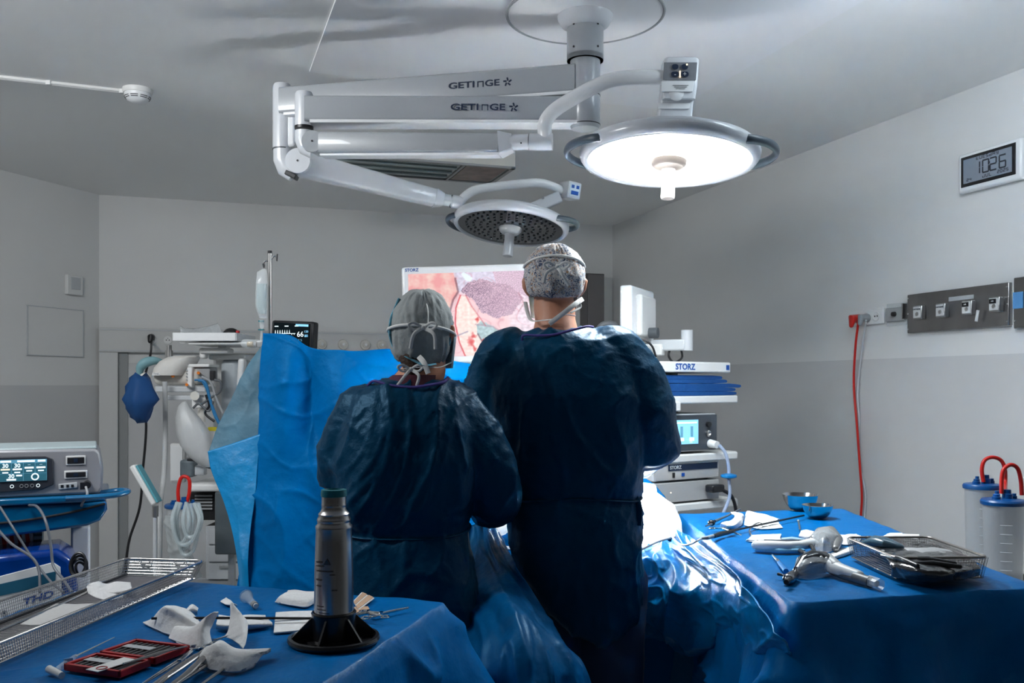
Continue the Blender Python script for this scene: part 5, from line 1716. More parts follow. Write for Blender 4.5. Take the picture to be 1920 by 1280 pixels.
# ---- infusion pole, bag
DPO = 3.62
px_ = P(506, 0, DPO).x
pole = thing('infusion_pole', 'steel infusion pole with two hooks standing behind the blue sheet', 'pole', (px_, DPO, 0))
build('tube', MB().cyl((px_, DPO, 0.08), (px_, DPO, P(0, 474, DPO).z), S(3.6, DPO), n=20), STEEL, pole)
build('cap', MB().cyl((px_, DPO, P(0, 475, DPO).z), (px_, DPO, P(0, 470, DPO).z), S(4, DPO), n=20), BLACK, pole)
build('hook', MB().tube(spline([P(508, 487, DPO), P(514, 480, DPO), P(518, 481, DPO), P(519, 489, DPO), P(520, 476, DPO)], 20), 0.0035, 8), CHROME, pole)
build('hook', MB().tube(spline([P(504, 489, DPO), P(498, 489, DPO), P(495, 493, DPO), P(495, 502, DPO), P(493, 494, DPO)], 20), 0.0035, 8), CHROME, pole)
build('clamp', MB().box(P(503, 645, DPO - 0.03), (S(36, DPO), 0.05, S(14, DPO))), CLEARP, pole, bevel=0.004)
build('clamp_block', MB().box(P(490, 645, DPO - 0.03), (S(16, DPO), 0.04, S(12, DPO))), STEEL, pole, bevel=0.004)
for k in range(5):
    a = 2 * PI * k / 5
    build('leg', MB().tube([(px_, DPO, 0.09), (px_ + 0.28 * math.cos(a), DPO + 0.28 * math.sin(a), 0.05)], 0.014, 8), STEEL, pole)
bag = thing('infusion_bag', 'clear fluid bag hanging on the left hook of the steel infusion pole', 'infusion bag', P(491, 560, DPO - 0.02))


def pouch(rows, d, dep):
    return MB().loft([ell_ring(P((l + r) / 2, y, d), S((r - l) / 2, d), dep * k_, 24, 2.4) for (y, l, r, k_) in rows])


build('pouch', pouch([(504, 492, 498, .25), (510, 482, 501, .5), (530, 480, 502, .9), (560, 479, 502, 1.1), (575, 479, 502, 1.0), (590, 484, 501, .6), (597, 487, 500, .4)], DPO - 0.03, 0.022), CLEARP, bag)
build('fluid', pouch([(532, 482, 500, .8), (560, 481, 500, .95), (574, 481, 500, .9), (588, 486, 499, .5)], DPO - 0.03, 0.020), FLUID, bag)
build('drip_chamber', MB().cyl(P(491, 599, DPO - 0.03), P(491, 615, DPO - 0.03), 0.010, 0.008, 14), CLEARP, bag)
build('clamp', MB().box(P(490, 602, DPO - 0.03), (0.02, 0.012, 0.006)).box(P(490, 618, DPO - 0.03), (0.022, 0.012, 0.004)), TEAL, bag)
build('line', MB().tube([P(491, 615, DPO - 0.03), P(489, 640, DPO - 0.03), P(488, 660, DPO - 0.01)], 0.004, 8), CLEARP, bag)

# ---- patient monitor
DPM = 4.2
pm = thing('patient_monitor', 'black patient monitor with heart trace, partly behind the steel pole', 'monitor', P(545, 660, DPM), math.radians(-14))
w_, h_ = S(86, DPM), S(58, DPM)
build('housing', MB().box((0, 0.04, S(30, DPM)), (w_, 0.06, h_), (0, 0.05, 0)), BLACK, pm, world=False, bevel=0.01)
build('screen', MB().box((0, 0.008, S(31, DPM)), (w_ * 0.86, 0.004, h_ * 0.82), (0, 0.05, 0)), SCRK, pm, world=False, smooth=0)
tr_ = MB()
pts = []
for k in range(90):
    f = k / 89
    ph = (f * 9) % 1
    y = 0.016 if 0.40 < ph < 0.48 else (-0.006 if 0.48 <= ph < 0.55 else 0.0)
    pts.append((-w_ * 0.40 + w_ * 0.50 * f, 0.004, S(35, DPM) + y))
tr_.tube(pts, 0.0012, 4)
build('trace', tr_, SCRW, pm, world=False, smooth=0)
build('top_bar', MB().box((w_ * 0.26, 0.004, S(50, DPM)), (w_ * 0.30, 0.002, 0.010), (0, 0.05, 0)), SCRL, pm, world=False, smooth=0)
text('66', SCRW, pm, front(w_ * 0.22, 0.003, S(33, DPM)), 0.024)
text('120', SCRL, pm, front(w_ * 0.36, 0.003, S(38, DPM)), 0.010)
text('80', SCRL, pm, front(w_ * 0.36, 0.003, S(30, DPM)), 0.012)
text('98 %', SCRM, pm, front(w_ * 0.20, 0.003, S(22, DPM)), 0.010)
for k in range(3):
    build('status_line', MB().box((-w_ * 0.35 + 0.05 * k, 0.004, S(49, DPM) ), (0.018, 0.002, 0.004)), SCRW, pm, world=False, smooth=0)
build('stand', MB().cyl((0, 0.06, -0.02), (0, 0.06, -P(0, 660, DPM).z + 0.0), 0.02, n=14), LGREY, pm, world=False)
# ================================================================ ANAESTHESIA CORNER (far left)
DA = 4.7
am = thing('anaesthesia_machine', 'white anaesthesia workstation with flat top tray and orange knobs left of the blue sheet', 'medical machine', (P(370, 0, DA).x, DA + 0.2, 0))
c, s = pbox(385, 452, 985, 1090, DA + 0.1, 0.45); build('drawer_block', MB().box(c, s), LGREY, am, bevel=0.008)
for k in range(3):
    c, s = pbox(390, 450, 990 + 33 * k, 1020 + 33 * k, DA + 0.085, 0.02)
    d_ = build('drawer', MB().box(c, s), LGREY, am, bevel=0.004)
    c, s = pbox(410, 432, 996 + 33 * k, 999 + 33 * k, DA + 0.07, 0.015); build('handle', MB().box(c, s), GREY, d_, bevel=0.002)
c, s = pbox(355, 452, 922, 975, DA + 0.05, 0.5); build('dark_bay', MB().box(c, s), BLACK, am, bevel=0.006)
for k in range(5):
    c, s = pbox(365, 398, 928 + 6 * k, 931 + 6 * k, DA + 0.035, 0.02); build('grille_slat', MB().box(c, s), GREY, am, smooth=0)
c, s = pbox(350, 455, 906, 922, DA - 0.05, 0.6); build('worktop', MB().box(c, s), WHITEP, am, bevel=0.015, seg=3)
c, s = pbox(398, 468, 668, 905, DA + 0.25, 0.2); build('back_column', MB().box(c, s), WHITEP, am, bevel=0.02)
c, s = pbox(412, 448, 672, 790, DA + 0.1, 0.2); build('body', MB().box(c, s), mat('pale_blue_grey_enamel', (0.40, 0.44, 0.47), 0.4), am, bevel=0.03, seg=4)
c, s = pbox(390, 460, 664, 674, DA + 0.08, 0.24); build('frame_top', MB().box(c, s), WHITEP, am, bevel=0.01)
c, s = pbox(444, 456, 672, 725, DA + 0.0, 0.06); build('grab_handle', MB().box(c, s, (0, 0.06, 0)), WHITEP, am, bevel=0.012, seg=3)
c, s = pbox(373, 384, 655, 672, DA + 0.0, 0.06); build('arm_post', MB().box(c, s), WHITEP, am, bevel=0.01)
c, s = pbox(372, 428, 652, 662, DA - 0.02, 0.10); build('arm', MB().box(c, s), WHITEP, am, bevel=0.01)
c, s = pbox(408, 425, 646, 654, DA + 0.0, 0.06); build('arm_joint', MB().box(c, s), WHITEP, am, bevel=0.006)
c, s = pbox(352, 462, 641, 646, DA - 0.10, 0.36); build('tray_plate', MB().box(c, s), WHITEP, am, bevel=0.006)
# top tray with raised rim
x0, x1 = P(341, 0, DA).x, P(455, 0, DA).x
z0, z1 = P(0, 641, DA).z, P(0, 626, DA).z
tr_ = MB().box(((x0 + x1) / 2, DA + 0.05, z0 + 0.005), (x1 - x0, 0.34, 0.01))
for y in (DA - 0.12, DA + 0.22):
    tr_.box(((x0 + x1) / 2, y, (z0 + z1) / 2), (x1 - x0, 0.008, z1 - z0))
for x in (x0, x1):
    tr_.box((x, DA + 0.05, (z0 + z1) / 2), (0.008, 0.34, z1 - z0))
build('tray', tr_, WHITE, am, bevel=0.002)
# side module with knobs
c, s = pbox(285, 372, 690, 722, DA - 0.12, 0.24); build('breathing_module', MB().box(c, s), CREAM, am, bevel=0.03, seg=4)
build('cloth_cover', MB().loft([ell_ring(P((l + r) / 2, y, DA - 0.06), S((r - l) / 2, DA), dp, 28, 2.4) for y, l, r, dp in ((704, 292, 352, .13), (690, 296, 360, .135), (678, 305, 366, .12), (670, 318, 372, .09), (667, 330, 372, .05))]), mat('cream_cloth', (0.60, 0.58, 0.55), 0.85), am)
c, s = pbox(350, 360, 688, 726, DA - 0.14, 0.05); build('valve_block', MB().box(c, s), WHITEP, am, bevel=0.006)
c, s = pbox(360, 394, 688, 714, DA - 0.10, 0.12); build('gas_block', MB().box(c, s), GREY, am, bevel=0.006)
c, s = pbox(350, 392, 682, 688, DA - 0.12, 0.16); build('upper_bar', MB().box(c, s), WHITEP, am, bevel=0.004)
c, s = pbox(290, 385, 724, 735, DA - 0.10, 0.16); build('lower_bar', MB().box(c, s), LGREY, am, bevel=0.005)
c, s = pbox(312, 370, 741, 750, DA - 0.08, 0.10); build('slide_rail', MB().box(c, s), LGREY, am, bevel=0.003)
build('steel_post', MB().cyl(P(317, 670, DA), P(317, 657, DA), S(7, DA), n=20).cyl(P(317, 657, DA), P(317, 647, DA), S(5, DA), n=20), STEEL, am)
for px, py, r in ((324, 704, 3.4), (372, 699, 2.8), (350, 721, 2.6)):
    build('knob', MB().cyl(P(px, py, DA - 0.10), P(px, py, DA - 0.165), S(r, DA), n=18), ORANGE, am)
for k in range(4):
    build('dial_mark', MB().cyl(P(350, 694 + 6 * k, DA - 0.13), P(350, 694 + 6 * k, DA - 0.145), S(1.6, DA), n=10), GREY, am)
bl = [P(262, 705, DA - 0.1), P(263, 690, DA - 0.1), P(272, 680, DA - 0.1), P(288, 676, DA - 0.08), P(304, 678, DA - 0.05)]
build('teal_cover', MB().tube(spline(bl, 20), [S(4 + 5 * math.sin(PI * k / 19), DA) for k in range(20)], 14, flat=1.3, up=(0, 1, 0)), SEALM, am)
build('hose_elbow', MB().tube(spline([P(280, 708, DA - 0.12), P(272, 704, DA - 0.14), P(266, 710, DA - 0.14), P(272, 722, DA - 0.12)], 18), S(6, DA), 12), CREAM, am)
build('lettering_plate', MB().box(P(293, 701, DA - 0.19), (0.035, 0.003, 0.014)), WHITEP, am)
text('THIS', GREY, am, Matrix(WM[am.name]).inverted() @ Matrix.Translation(P(293, 701, DA - 0.193)) @ Matrix.Rotation(PI / 2, 4, 'X'), 0.011)
c, s = pbox(359, 385, 745, 765, DA - 0.12, 0.06); build('connector_block', MB().box(c, s), WHITEP, am, bevel=0.006)
build('round_valve', MB().cyl(P(365, 742, DA - 0.13), P(365, 742, DA - 0.17), S(8, DA), n=22), CREAM, am)
build('flow_head', MB().cyl(P(378, 765, DA - 0.10), P(378, 790, DA - 0.10), S(7, DA), n=18), CREAM, am)
build('yellow_band', MB().box(P(401, 804, DA - 0.06), (S(18, DA), 0.03, S(7, DA))), YEL, am)
c, s = pbox(393, 402, 695, 712, DA - 0.11, 0.03); build('socket_block', MB().box(c, s), BLACK, am, bevel=0.003)
for pts, r, m_ in (([(372, 712), (385, 718), (393, 745), (402, 775), (412, 795)], 0.008, mat('blue_hose', (0.02, 0.16, 0.35), 0.4)),
                   ([(378, 706), (395, 716), (405, 745), (418, 775)], 0.006, GREY), ([(402, 712), (414, 716), (412, 734), (396, 745), (375, 760)], 0.006, DGREY),
                   ([(362, 765), (372, 756), (380, 762), (392, 770), (400, 752)], 0.006, DGREY), ([(365, 712), (378, 714), (390, 735), (398, 760), (410, 790)], 0.005, mat('blue_hose', (0.02, 0.16, 0.35), 0.4)),
                   ([(386, 740), (392, 760), (385, 775), (402, 790)], 0.006, BLACK)):
    build('hose', MB().tube(spline([P(x, y, DA - 0.16) for x, y in pts], 30), r, 8), m_, am)
build('white_hose', MB().tube(spline([P(309, 715, DA - 0.16), P(310, 800, DA - 0.16), P(308, 880, DA - 0.2), P(300, 950, DA - 0.25), P(298, 1020, DA - 0.3), P(297, 1100, DA - 0.3)], 40), [S(4.5, DA)] * 25 + [S(6, DA)] * 15, 12), FROST, am)
for x in (-0.2, 0.2):
    for y in (-0.15, 0.2):
        build('caster', MB().cyl((am.location.x + x + 0.1, am.location.y + y, 0.05), (am.location.x + x + 0.13, am.location.y + y, 0.05), 0.05, n=18), RUBBER, am)
c, s = pbox(330, 460, 1090, 1200, DA + 0.1, 0.45); build('plinth', MB().box((c[0], c[1], 0.25), (s[0], s[1], 0.32)), GREY, am, bevel=0.01)

# breathing bag, blue cloth bag, plastic on the tray
bb = MB().loft([ell_ring(P((l + r) / 2, y, DA - 0.26), S((r - l) / 2, DA - 0.26), dp, 28, 2.2) for y, l, r, dp in ((752, 340, 350, .015), (762, 334, 356, .03), (785, 329, 376, .05), (810, 330, 393, .06), (835, 338, 398, .06), (855, 354, 402, .045), (870, 372, 404, .025), (876, 385, 398, .01))])
bbo = solo('breathing_bag', bb, FROST, 'white translucent breathing bag hanging under the anaesthesia workstation', 'bag')
displace(bbo, lambda p, n: 0.006 * crease(p, (12, 8, 5), 3, 4))
bb = MB().loft([ell_ring(P((l + r) / 2, y, DA - 0.30), S((r - l) / 2, DA - 0.30), dp, 36, 1.7) for y, l, r, dp in ((708, 258, 276, .025), (714, 254, 282, .05), (728, 247, 286, .07), (748, 240, 291, .085), (762, 246, 286, .08), (775, 254, 277, .05), (783, 262, 270, .02))])
bbo = solo('cloth_bag', bb, mat('navy_blue_cloth', (0.0, 0.045, 0.16), 0.7), 'pointed dark blue cloth bag hanging at the left of the anaesthesia workstation', 'bag')
displace(bbo, lambda p, n: -0.030 * crease(p, (13, 3, 1.2), 1.2, 6))
pb = patch([[P(337, 626, DA - 0.05), P(360, 622, DA - 0.05), P(390, 624, DA - 0.05), P(418, 626, DA - 0.05)],
            [P(338, 610, DA), P(360, 614, DA), P(390, 610, DA), P(408, 604, DA)],
            [P(345, 626, DA + 0.12), P(362, 620, DA + 0.1), P(390, 618, DA + 0.1), P(412, 622, DA + 0.1)]], 30, 50, 0.010, 5)
solo('plastic_bag', pb, CLEARG, 'crumpled clear plastic bag lying on the white top tray', 'bag', solid=0.001, smooth=180)
mk = thing('black_mask', 'black face mask with a red tab on the white top tray', 'mask', P(434, 626, DA + 0.02))
build('cushion', MB().loft([ell_ring(P(434, y, DA + 0.02), S(w, DA), dp, 24, 2.2) for y, w, dp in ((627, 15, .05), (622, 14, .05), (617, 9, .035), (615, 4, .015))]), BLACK, mk)
build('tab', MB().box(P(446, 622, DA - 0.02), (S(6, DA), 0.02, S(5, DA))), RED, mk, bevel=0.003)
mk = pole
build('side_flask', MB().tube([P(460, 644, DPO - .03), P(482, 645, DPO - .03)], 0.018, 16, rnd=True), CLEARP, mk)
build('yellow_float', MB().tube([P(464, 645, DPO - .03), P(474, 645, DPO - .03)], 0.010, 10), mat('tan_float', (0.45, 0.33, 0.15), 0.5), mk)

# wall box and card reader
c, s = pbox(318, 345, 831, 905, DA + 0.5, 0.05)
t = thing('white_box', 'plain white box behind the breathing bag', 'box', (c[0], c[1], c[2] - s[2] / 2))
build('cover', MB().box(c, s), WHITEP, t, bevel=0.01); build('lid', MB().box((c[0], c[1] - s[1] / 2 - 0.004, c[2]), (s[0] * 0.85, 0.008, s[2] * 0.9)), WHITE, t, bevel=0.004)
build('wall_bracket', MB().box((c[0], c[1] + 0.12, c[2]), (0.03, 0.2, 0.03)), GREY, t)
c, s = pbox(336, 362, 862, 895, DA - 0.05, 0.08)
t = thing('pump_clamp', 'grey clamp block below the breathing bag', 'clamp', (c[0], c[1], c[2] - s[2] / 2))
build('block', MB().box(c, s), mat('slate_block', (0.13, 0.16, 0.18), 0.45), t, bevel=0.012)
build('jaw', MB().box((c[0] + 0.06, c[1], c[2] - 0.01), (0.05, 0.05, 0.05)), LGREY, t, bevel=0.006)
build('cable', MB().tube(spline([P(352, 862, DA - 0.08), P(370, 864, DA - 0.1), P(385, 874, DA - 0.1), P(402, 878, DA - 0.05)], 20), 0.006, 8), BLACK, t)
t = thing('tablet_holder', 'tilted thin white tablet on a slim clip stand left of the workstation', 'tablet', P(290, 955, 4.3))
a, b = P(250, 872, 4.3), P(292, 945, 4.3)
dv = (b - a).normalized(); L = (b - a).length
ang = math.atan2(dv.x, -dv.z)
build('tablet', MB().box((a + b) / 2, (0.028, 0.05, L), (0, -ang, 0)), WHITEP, t, bevel=0.008)
build('screen_edge', MB().box((a + b) / 2 + Vector((0.020, 0, 0.006)), (0.010, 0.052, L * 0.94), (0, -ang, 0)), mat('teal_edge', (0.10, 0.35, 0.42), 0.4), t, bevel=0.002)
build('clamp', MB().cyl(P(291, 948, 4.3), P(291, 968, 4.3), S(6, 4.3), n=18), STEEL, t)
build('pole', MB().cyl(P(291, 968, 4.3), Vector((P(291, 0, 4.3).x, 4.3, 0.03)), 0.010, n=12), LGREY, t)
build('foot', MB().cyl(Vector((P(291, 0, 4.3).x, 4.3, 0.0)), Vector((P(291, 0, 4.3).x, 4.3, 0.03)), 0.16, 0.14, n=30), GREY, t)


def canister(name, label, px, d, ylid, ybot, wpx, tube_=True, lidm=None, nm='suction canister'):
    t = thing(name, label, nm, Vector((P(px, 0, d).x, d, P(0, ybot, d).z)))
    r = S(wpx / 2, d)
    c = (P(px, 0, d).x, d, 0)
    zl, zb_ = P(0, ylid, d).z, P(0, ybot, d).z
    build('jar', MB().lathe([(r * 0.80, zb_), (r * 0.82, zb_ + 0.004), (r * 0.93, zl - 0.012), (r * 0.95, zl - 0.01)], 40, c, caps=True), mat('canister_plastic', (0.66, 0.68, 0.69), 0.3, alpha=0.62), t)
    build('lid', MB().lathe([(r * 1.02, zl - 0.014), (r * 1.04, zl - 0.004), (r * 0.98, zl + 0.002), (r * 0.5, zl + 0.005), (0.004, zl + 0.006)], 40, c), mat('blue_lid_plastic', (0.0, 0.06, 0.22), 0.35), t)
    for (dx, dy, rr, hh) in ((-0.45, -0.2, 0.20, 0.020), (0.15, -0.1, 0.24, 0.034), (-0.1, 0.4, 0.14, 0.026), (0.6, 0.1, 0.13, 0.02)):
        build('port', MB().lathe([(r * rr, zl), (r * rr, zl + hh * 0.6), (r * rr * 0.75, zl + hh * 0.65), (r * rr * 0.7, zl + hh)], 18, (c[0] + dx * r, d + dy * r, 0)), mat('blue_lid_plastic', (0.0, 0.06, 0.22), 0.35), t)
    for k in range(9):
        zz = zb_ + (zl - zb_) * (0.15 + 0.08 * k)
        rr = r * (0.82 + 0.11 * (0.15 + 0.08 * k)) + 0.0006
        build('graduation', MB().tube([Vector((c[0] + math.cos(a_) * rr, d + math.sin(a_) * rr, zz)) for a_ in [-2.2 + 0.12 * j for j in range(6)]], 0.0009, 4), LGREY, t)
    return t, c, r, zl


t, c, r, zl = canister('suction_canister', 'suction canister with blue lid hanging low on the anaesthesia workstation', 342, DA - 0.45, 945, 1012, 62)
rt = thing('red_suction_tube', 'red rubber tube arching over the canister at the anaesthesia workstation', 'tube', P(345, 945, DA - 0.45))
build('tube', MB().tube(spline([P(335, 942, DA - 0.46), P(334, 918, DA - 0.46), P(339, 897, DA - 0.46), P(347, 893, DA - 0.46), P(355, 900, DA - 0.46), P(355, 922, DA - 0.46), P(351, 940, DA - 0.46)], 40), S(3.4, DA - 0.45), 12), REDT, rt)
cl = thing('clear_tubing', 'loops of clear tubing hanging in front of the low suction canister', 'tubing', P(350, 1040, DA - 0.6))
for k, (dx, w_, b_) in enumerate(((0, 14, 1025), (6, 20, 1035), (-6, 12, 1015), (14, 16, 1005), (2, 24, 1018))):
    build('loop', MB().tube(spline([P(345 + dx - w_ * .6, 942, DA - 0.6), P(345 + dx - w_, 975, DA - 0.62 - .01 * k), P(345 + dx - w_ * .5, b_, DA - 0.62 - .01 * k), P(348 + dx + w_ * .4, b_ - 4, DA - 0.62 - .01 * k), P(348 + dx + w_, 975, DA - 0.62 - .01 * k), P(350 + dx + w_ * .5, 944, DA - 0.6)], 44), 0.009, 8), mat('clear_tube_plastic', (0.55, 0.63, 0.65), 0.15, alpha=0.5, spec=0.8), cl)
build('tail', MB().tube(spline([P(352, 1030, DA - 0.62), P(349, 1060, DA - 0.62), P(346, 1120, DA - 0.62)], 20), 0.010, 8), FROST, cl)
cm = patch([[P(312, 965, DA - 0.5), P(330, 970, DA - 0.55), P(345, 968, DA - 0.55)], [P(316, 1020, DA - 0.5), P(335, 1030, DA - 0.58), P(356, 1024, DA - 0.55)], [P(325, 1085, DA - 0.5), P(350, 1090, DA - 0.56), P(378, 1080, DA - 0.5)]], 40, 30, 0.015, 3)
solo('mesh_bag', cm, mat('translucent_liner', (0.50, 0.54, 0.55), 0.3, alpha=0.45), 'crumpled translucent liner bag hanging below the low suction canister', 'bag', solid=0.001, smooth=180)
c, s = pbox(396, 420, 922, 1040, DA - 0.15, 0.2)
t = thing('side_bin', 'tall smoked plastic bin beside the workstation drawers', 'bin', (c[0], c[1], c[2] - s[2] / 2))
build('bin', MB().box((c[0] + 0.04, c[1], c[2]), (s[0] + 0.05, s[1], s[2])), mat('smoked_plastic', (0.10, 0.12, 0.13), 0.3, alpha=0.85), t, bevel=0.01)
build('leg', MB().box((c[0] + 0.04, c[1], (c[2] - s[2] / 2) / 2), (0.03, 0.03, c[2] - s[2] / 2)), GREY, t)

# ================================================================ GENERATOR TROLLEY (near left)
DE = 3.0
RE = math.radians(24)
eo = P(92, 928, DE)
cart = thing('device_trolley', 'blue enamel trolley with looped handle under the grey generator', 'trolley', (eo.x, eo.y, 0), RE)


def ze(py, d=DE):
    return CH + (HZ - py) / F * d


zt_ = ze(930)
deck = [(-0.34, -0.03), (0.10, -0.03), (0.165, 0.0), (0.18, 0.05), (0.18, 0.36), (-0.34, 0.36)]
build('deck', MB().prism(deck, zt_ - 0.022, zt_), BLUEC, cart, world=False, bevel=0.006)
fr_ = []
for f, hh in ((0, 0.0), (0.15, 0.0), (0.5, 0.0), (0.85, 0.0), (1, 0.0)):
    pass
fasc = [(-0.34, zt_ - 0.024), (0.17, zt_ - 0.024), (0.172, zt_ - 0.05), (0.15, zt_ - 0.085), (0.11, zt_ - 0.10), (-0.10, zt_ - 0.118), (-0.34, zt_ - 0.135)]
build('fascia', MB().prismy(fasc, -0.02, 0.34), BLUEC, cart, world=False, bevel=0.008)
build('fascia_groove', MB().tube(spline([(-0.34, -0.024, zt_ - 0.075), (-0.12, -0.024, zt_ - 0.075), (0.05, -0.024, zt_ - 0.055), (0.165, -0.022, zt_ - 0.030)], 24), 0.004, 8), BLACK, cart, world=False)
hl = spline([(0.05, -0.05, zt_ - 0.004), (0.16, -0.055, zt_ - 0.002), (0.215, -0.045, zt_ + 0.002), (0.232, -0.005, zt_ + 0.006), (0.205, 0.03, zt_ + 0.006), (0.15, 0.03, zt_)], 40)
build('handle', MB().tube(hl, 0.013, 12, flat=0.7), BLUEC, cart, world=False)
build('post', MB().box((0.09, 0.15, (zt_ - 0.12) / 2 + 0.03), (0.06, 0.05, zt_ - 0.18)), WHITE, cart, world=False, bevel=0.008)
build('post', MB().box((-0.28, 0.15, (zt_ - 0.12) / 2 + 0.03), (0.06, 0.05, zt_ - 0.18)), WHITE, cart, world=False, bevel=0.008)
build('lower_shelf', MB().box((-0.09, 0.15, 0.60), (0.50, 0.36, 0.02)), WHITEP, cart, world=False, bevel=0.006)
build('base', MB().box((-0.09, 0.15, 0.09), (0.50, 0.40, 0.05)), BLUEC, cart, world=False, bevel=0.015)
for x in (-0.30, 0.12):
    for y in (0.0, 0.30):
        build('caster', MB().cyl((x - 0.012, y, 0.035), (x + 0.012, y, 0.035), 0.035, n=18), RUBBER, cart, world=False)

esu = thing('electrosurgical_generator', 'grey generator with a bright screen of settings on the blue trolley', 'medical device', (eo.x, eo.y, zt_ + 0.001), RE)
GEN = mat('silver_grey_case', (0.33, 0.33, 0.35), 0.35, metal=0.2)
h_ = 0.148
side = [(-0.30, 0.0), (0.147, 0.0), (0.158, 0.02), (0.160, 0.08), (0.150, h_ - 0.012), (0.135, h_), (-0.30, h_ + 0.004)]
build('case', MB().prismy(side, 0.0, 0.34), GEN, esu, world=False, bevel=0.008)
build('top_cover', MB().box((-0.07, 0.17, h_ + 0.003), (0.42, 0.32, 0.010)), mat('pale_teal_cover', (0.33, 0.40, 0.42), 0.35), esu, world=False, bevel=0.006, seg=3)
bz = [(-0.30, 0.012), (-0.02, 0.022), (0.014, 0.036), (0.012, 0.118), (-0.01, 0.128), (-0.30, 0.134)]
build('bezel', MB().prismy(bz, -0.008, 0.004), mat('charcoal_bezel', (0.035, 0.038, 0.048), 0.3), esu, world=False, bevel=0.003)
sx0, sx1, sz0, sz1 = -0.140, -0.006, 0.052, 0.120
build('screen', MB().box(((sx0 + sx1) / 2, -0.0095, (sz0 + sz1) / 2), (sx1 - sx0, 0.003, sz1 - sz0)), SCRM, esu, world=False, smooth=0)
W4 = (sx1 - sx0) / 4
for i in range(4):
    build('tile', MB().box((sx0 + W4 * (i + 0.5), -0.0115, 0.093), (W4 * 0.94, 0.001, 0.032)), SCRB, esu, world=False, smooth=0)
for i in range(2):
    build('tile', MB().box((sx0 + W4 * (2 * i + 1), -0.0115, 0.064), (W4 * 1.94, 0.001, 0.022)), SCRB, esu, world=False, smooth=0)
for (x, w) in ((sx0 + 0.018, 0.03), (sx0 + 0.075, 0.05), (sx1 - 0.015, 0.022)):
    build('header', MB().box((x, -0.0115, sz1 - 0.005), (w, 0.001, 0.006)), SCRW, esu, world=False, smooth=0)
YLW = mat('screen_cream', (0.8, 0.75, 0.6), 0.5, emit=0.7, ecol=(0.75, 0.70, 0.55))
for i in range(4):
    x = sx0 + W4 * (i + 0.5)
    if i < 2:
        text('30', SCRW, esu, front(x, -0.0125, 0.101), 0.0125, bold=0.0004)
        zz = 0.090
    else:
        text('---', SCRW, esu, front(x, -0.0125, 0.104), 0.006)
        zz = 0.094
    build('pill', MB().box((x, -0.0125, zz), (W4 * 0.78, 0.001, 0.0055)), (YLW if i == 0 else SCRW), esu, world=False, bevel=0.0004)
    build('pill', MB().box((x, -0.0125, zz - 0.010), (W4 * 0.5, 0.001, 0.004)), SCRW, esu, world=False, smooth=0)
text('30', SCRW, esu, front(sx0 + W4, -0.0125, 0.068), 0.0125, bold=0.0004)
build('pill', MB().box((sx0 + W4, -0.0125, 0.0575), (W4 * 0.8, 0.001, 0.0055)), SCRW, esu, world=False, smooth=0)
build('pill', MB().box((sx0 + W4 * 1.65, -0.0125, 0.070), (W4 * 0.5, 0.001, 0.005)), SCRW, esu, world=False, smooth=0)
build('ring', MB().tube([(sx1 - W4 + 0.0095 * math.cos(a), -0.0125, 0.0645 + 0.0095 * math.sin(a)) for a in [2 * PI * k / 28 for k in range(28)]], 0.0022, 6, closed=True), SCRW, esu, world=False)
for x, m_ in ((-0.105, SCRW), (-0.078, GREY), (-0.064, GREY), (-0.048, GREY), (-0.031, SCRW)):
    build('key', MB().tube([(x + 0.0048 * math.cos(a), -0.010, 0.036 + 0.0048 * math.sin(a)) for a in [2 * PI * k / 20 for k in range(20)]], 0.0009, 5, closed=True), m_, esu, world=False)
for (zz, hh, w) in ((0.112, 0.020, 0.058), (0.066, 0.016, 0.068)):
    x = 0.078
    build('socket_surround', MB().box((x, -0.0015, zz), (w, 0.004, hh + 0.010)), WHITEP, esu, world=False, bevel=0.0015)
    build('socket', MB().box((x, -0.004, zz), (w * 0.86, 0.003, hh)), BLACK, esu, world=False, bevel=0.001)
    build('port', MB().box((x, -0.006, zz), (w * 0.2, 0.002, hh * 0.6)), INK, esu, world=False, smooth=0)
build('socket_surround', MB().box((0.055, -0.0015, 0.030), (0.055, 0.004, 0.018), (0, -0.08, 0)), LGREY, esu, world=False, bevel=0.0015)
for x in (0.038, 0.054, 0.068):
    build('port', MB().box((x, -0.004, 0.030), (0.008, 0.002, 0.008)), BLACK, esu, world=False, smooth=0)
pl = build('black_plug', MB().tube([(0.112, 0.002, 0.034), (0.112, -0.03, 0.032)], [0.012, 0.011], 14).box((0.100, -0.022, 0.030), (0.018, 0.015, 0.022)), BLACK, esu, world=False)
build('cable', MB().tube(spline([(0.108, -0.03, 0.028), (0.112, -0.045, 0.005), (0.100, -0.04, -0.02), (0.095, -0.02, -0.035)], 20), 0.004, 8), GREY, esu, world=False)

bd = 2.85
bx = thing('pump_unit', 'navy blue rounded unit with white front label below the blue trolley deck', 'medical device', (P(50, 0, bd).x, bd + 0.03, 0.611), math.radians(24))
z0, z1 = P(0, 1105, bd).z - 0.611, P(0, 1036, bd).z - 0.611
poly = [(-0.30, 0.0), (0.10, 0.0), (0.125, 0.02), (0.130, z1 * 0.55), (0.115, z1 * 0.88), (0.07, z1 * 1.0), (-0.10, z1 * 0.97), (-0.30, z1 * 0.86)]
build('case', MB().prismy(poly, 0.0, 0.24), NAVYP, bx, world=False, bevel=0.02, seg=4)
fp = [(-0.30, z1 * 0.12), (0.07, z1 * 0.30), (0.085, z1 * 0.42), (0.08, z1 * 0.80), (0.06, z1 * 0.86), (-0.30, z1 * 0.58)]
build('front_label', MB().prismy(fp, -0.006, 0.0), WHITEP, bx, world=False, smooth=0, bevel=0.001)
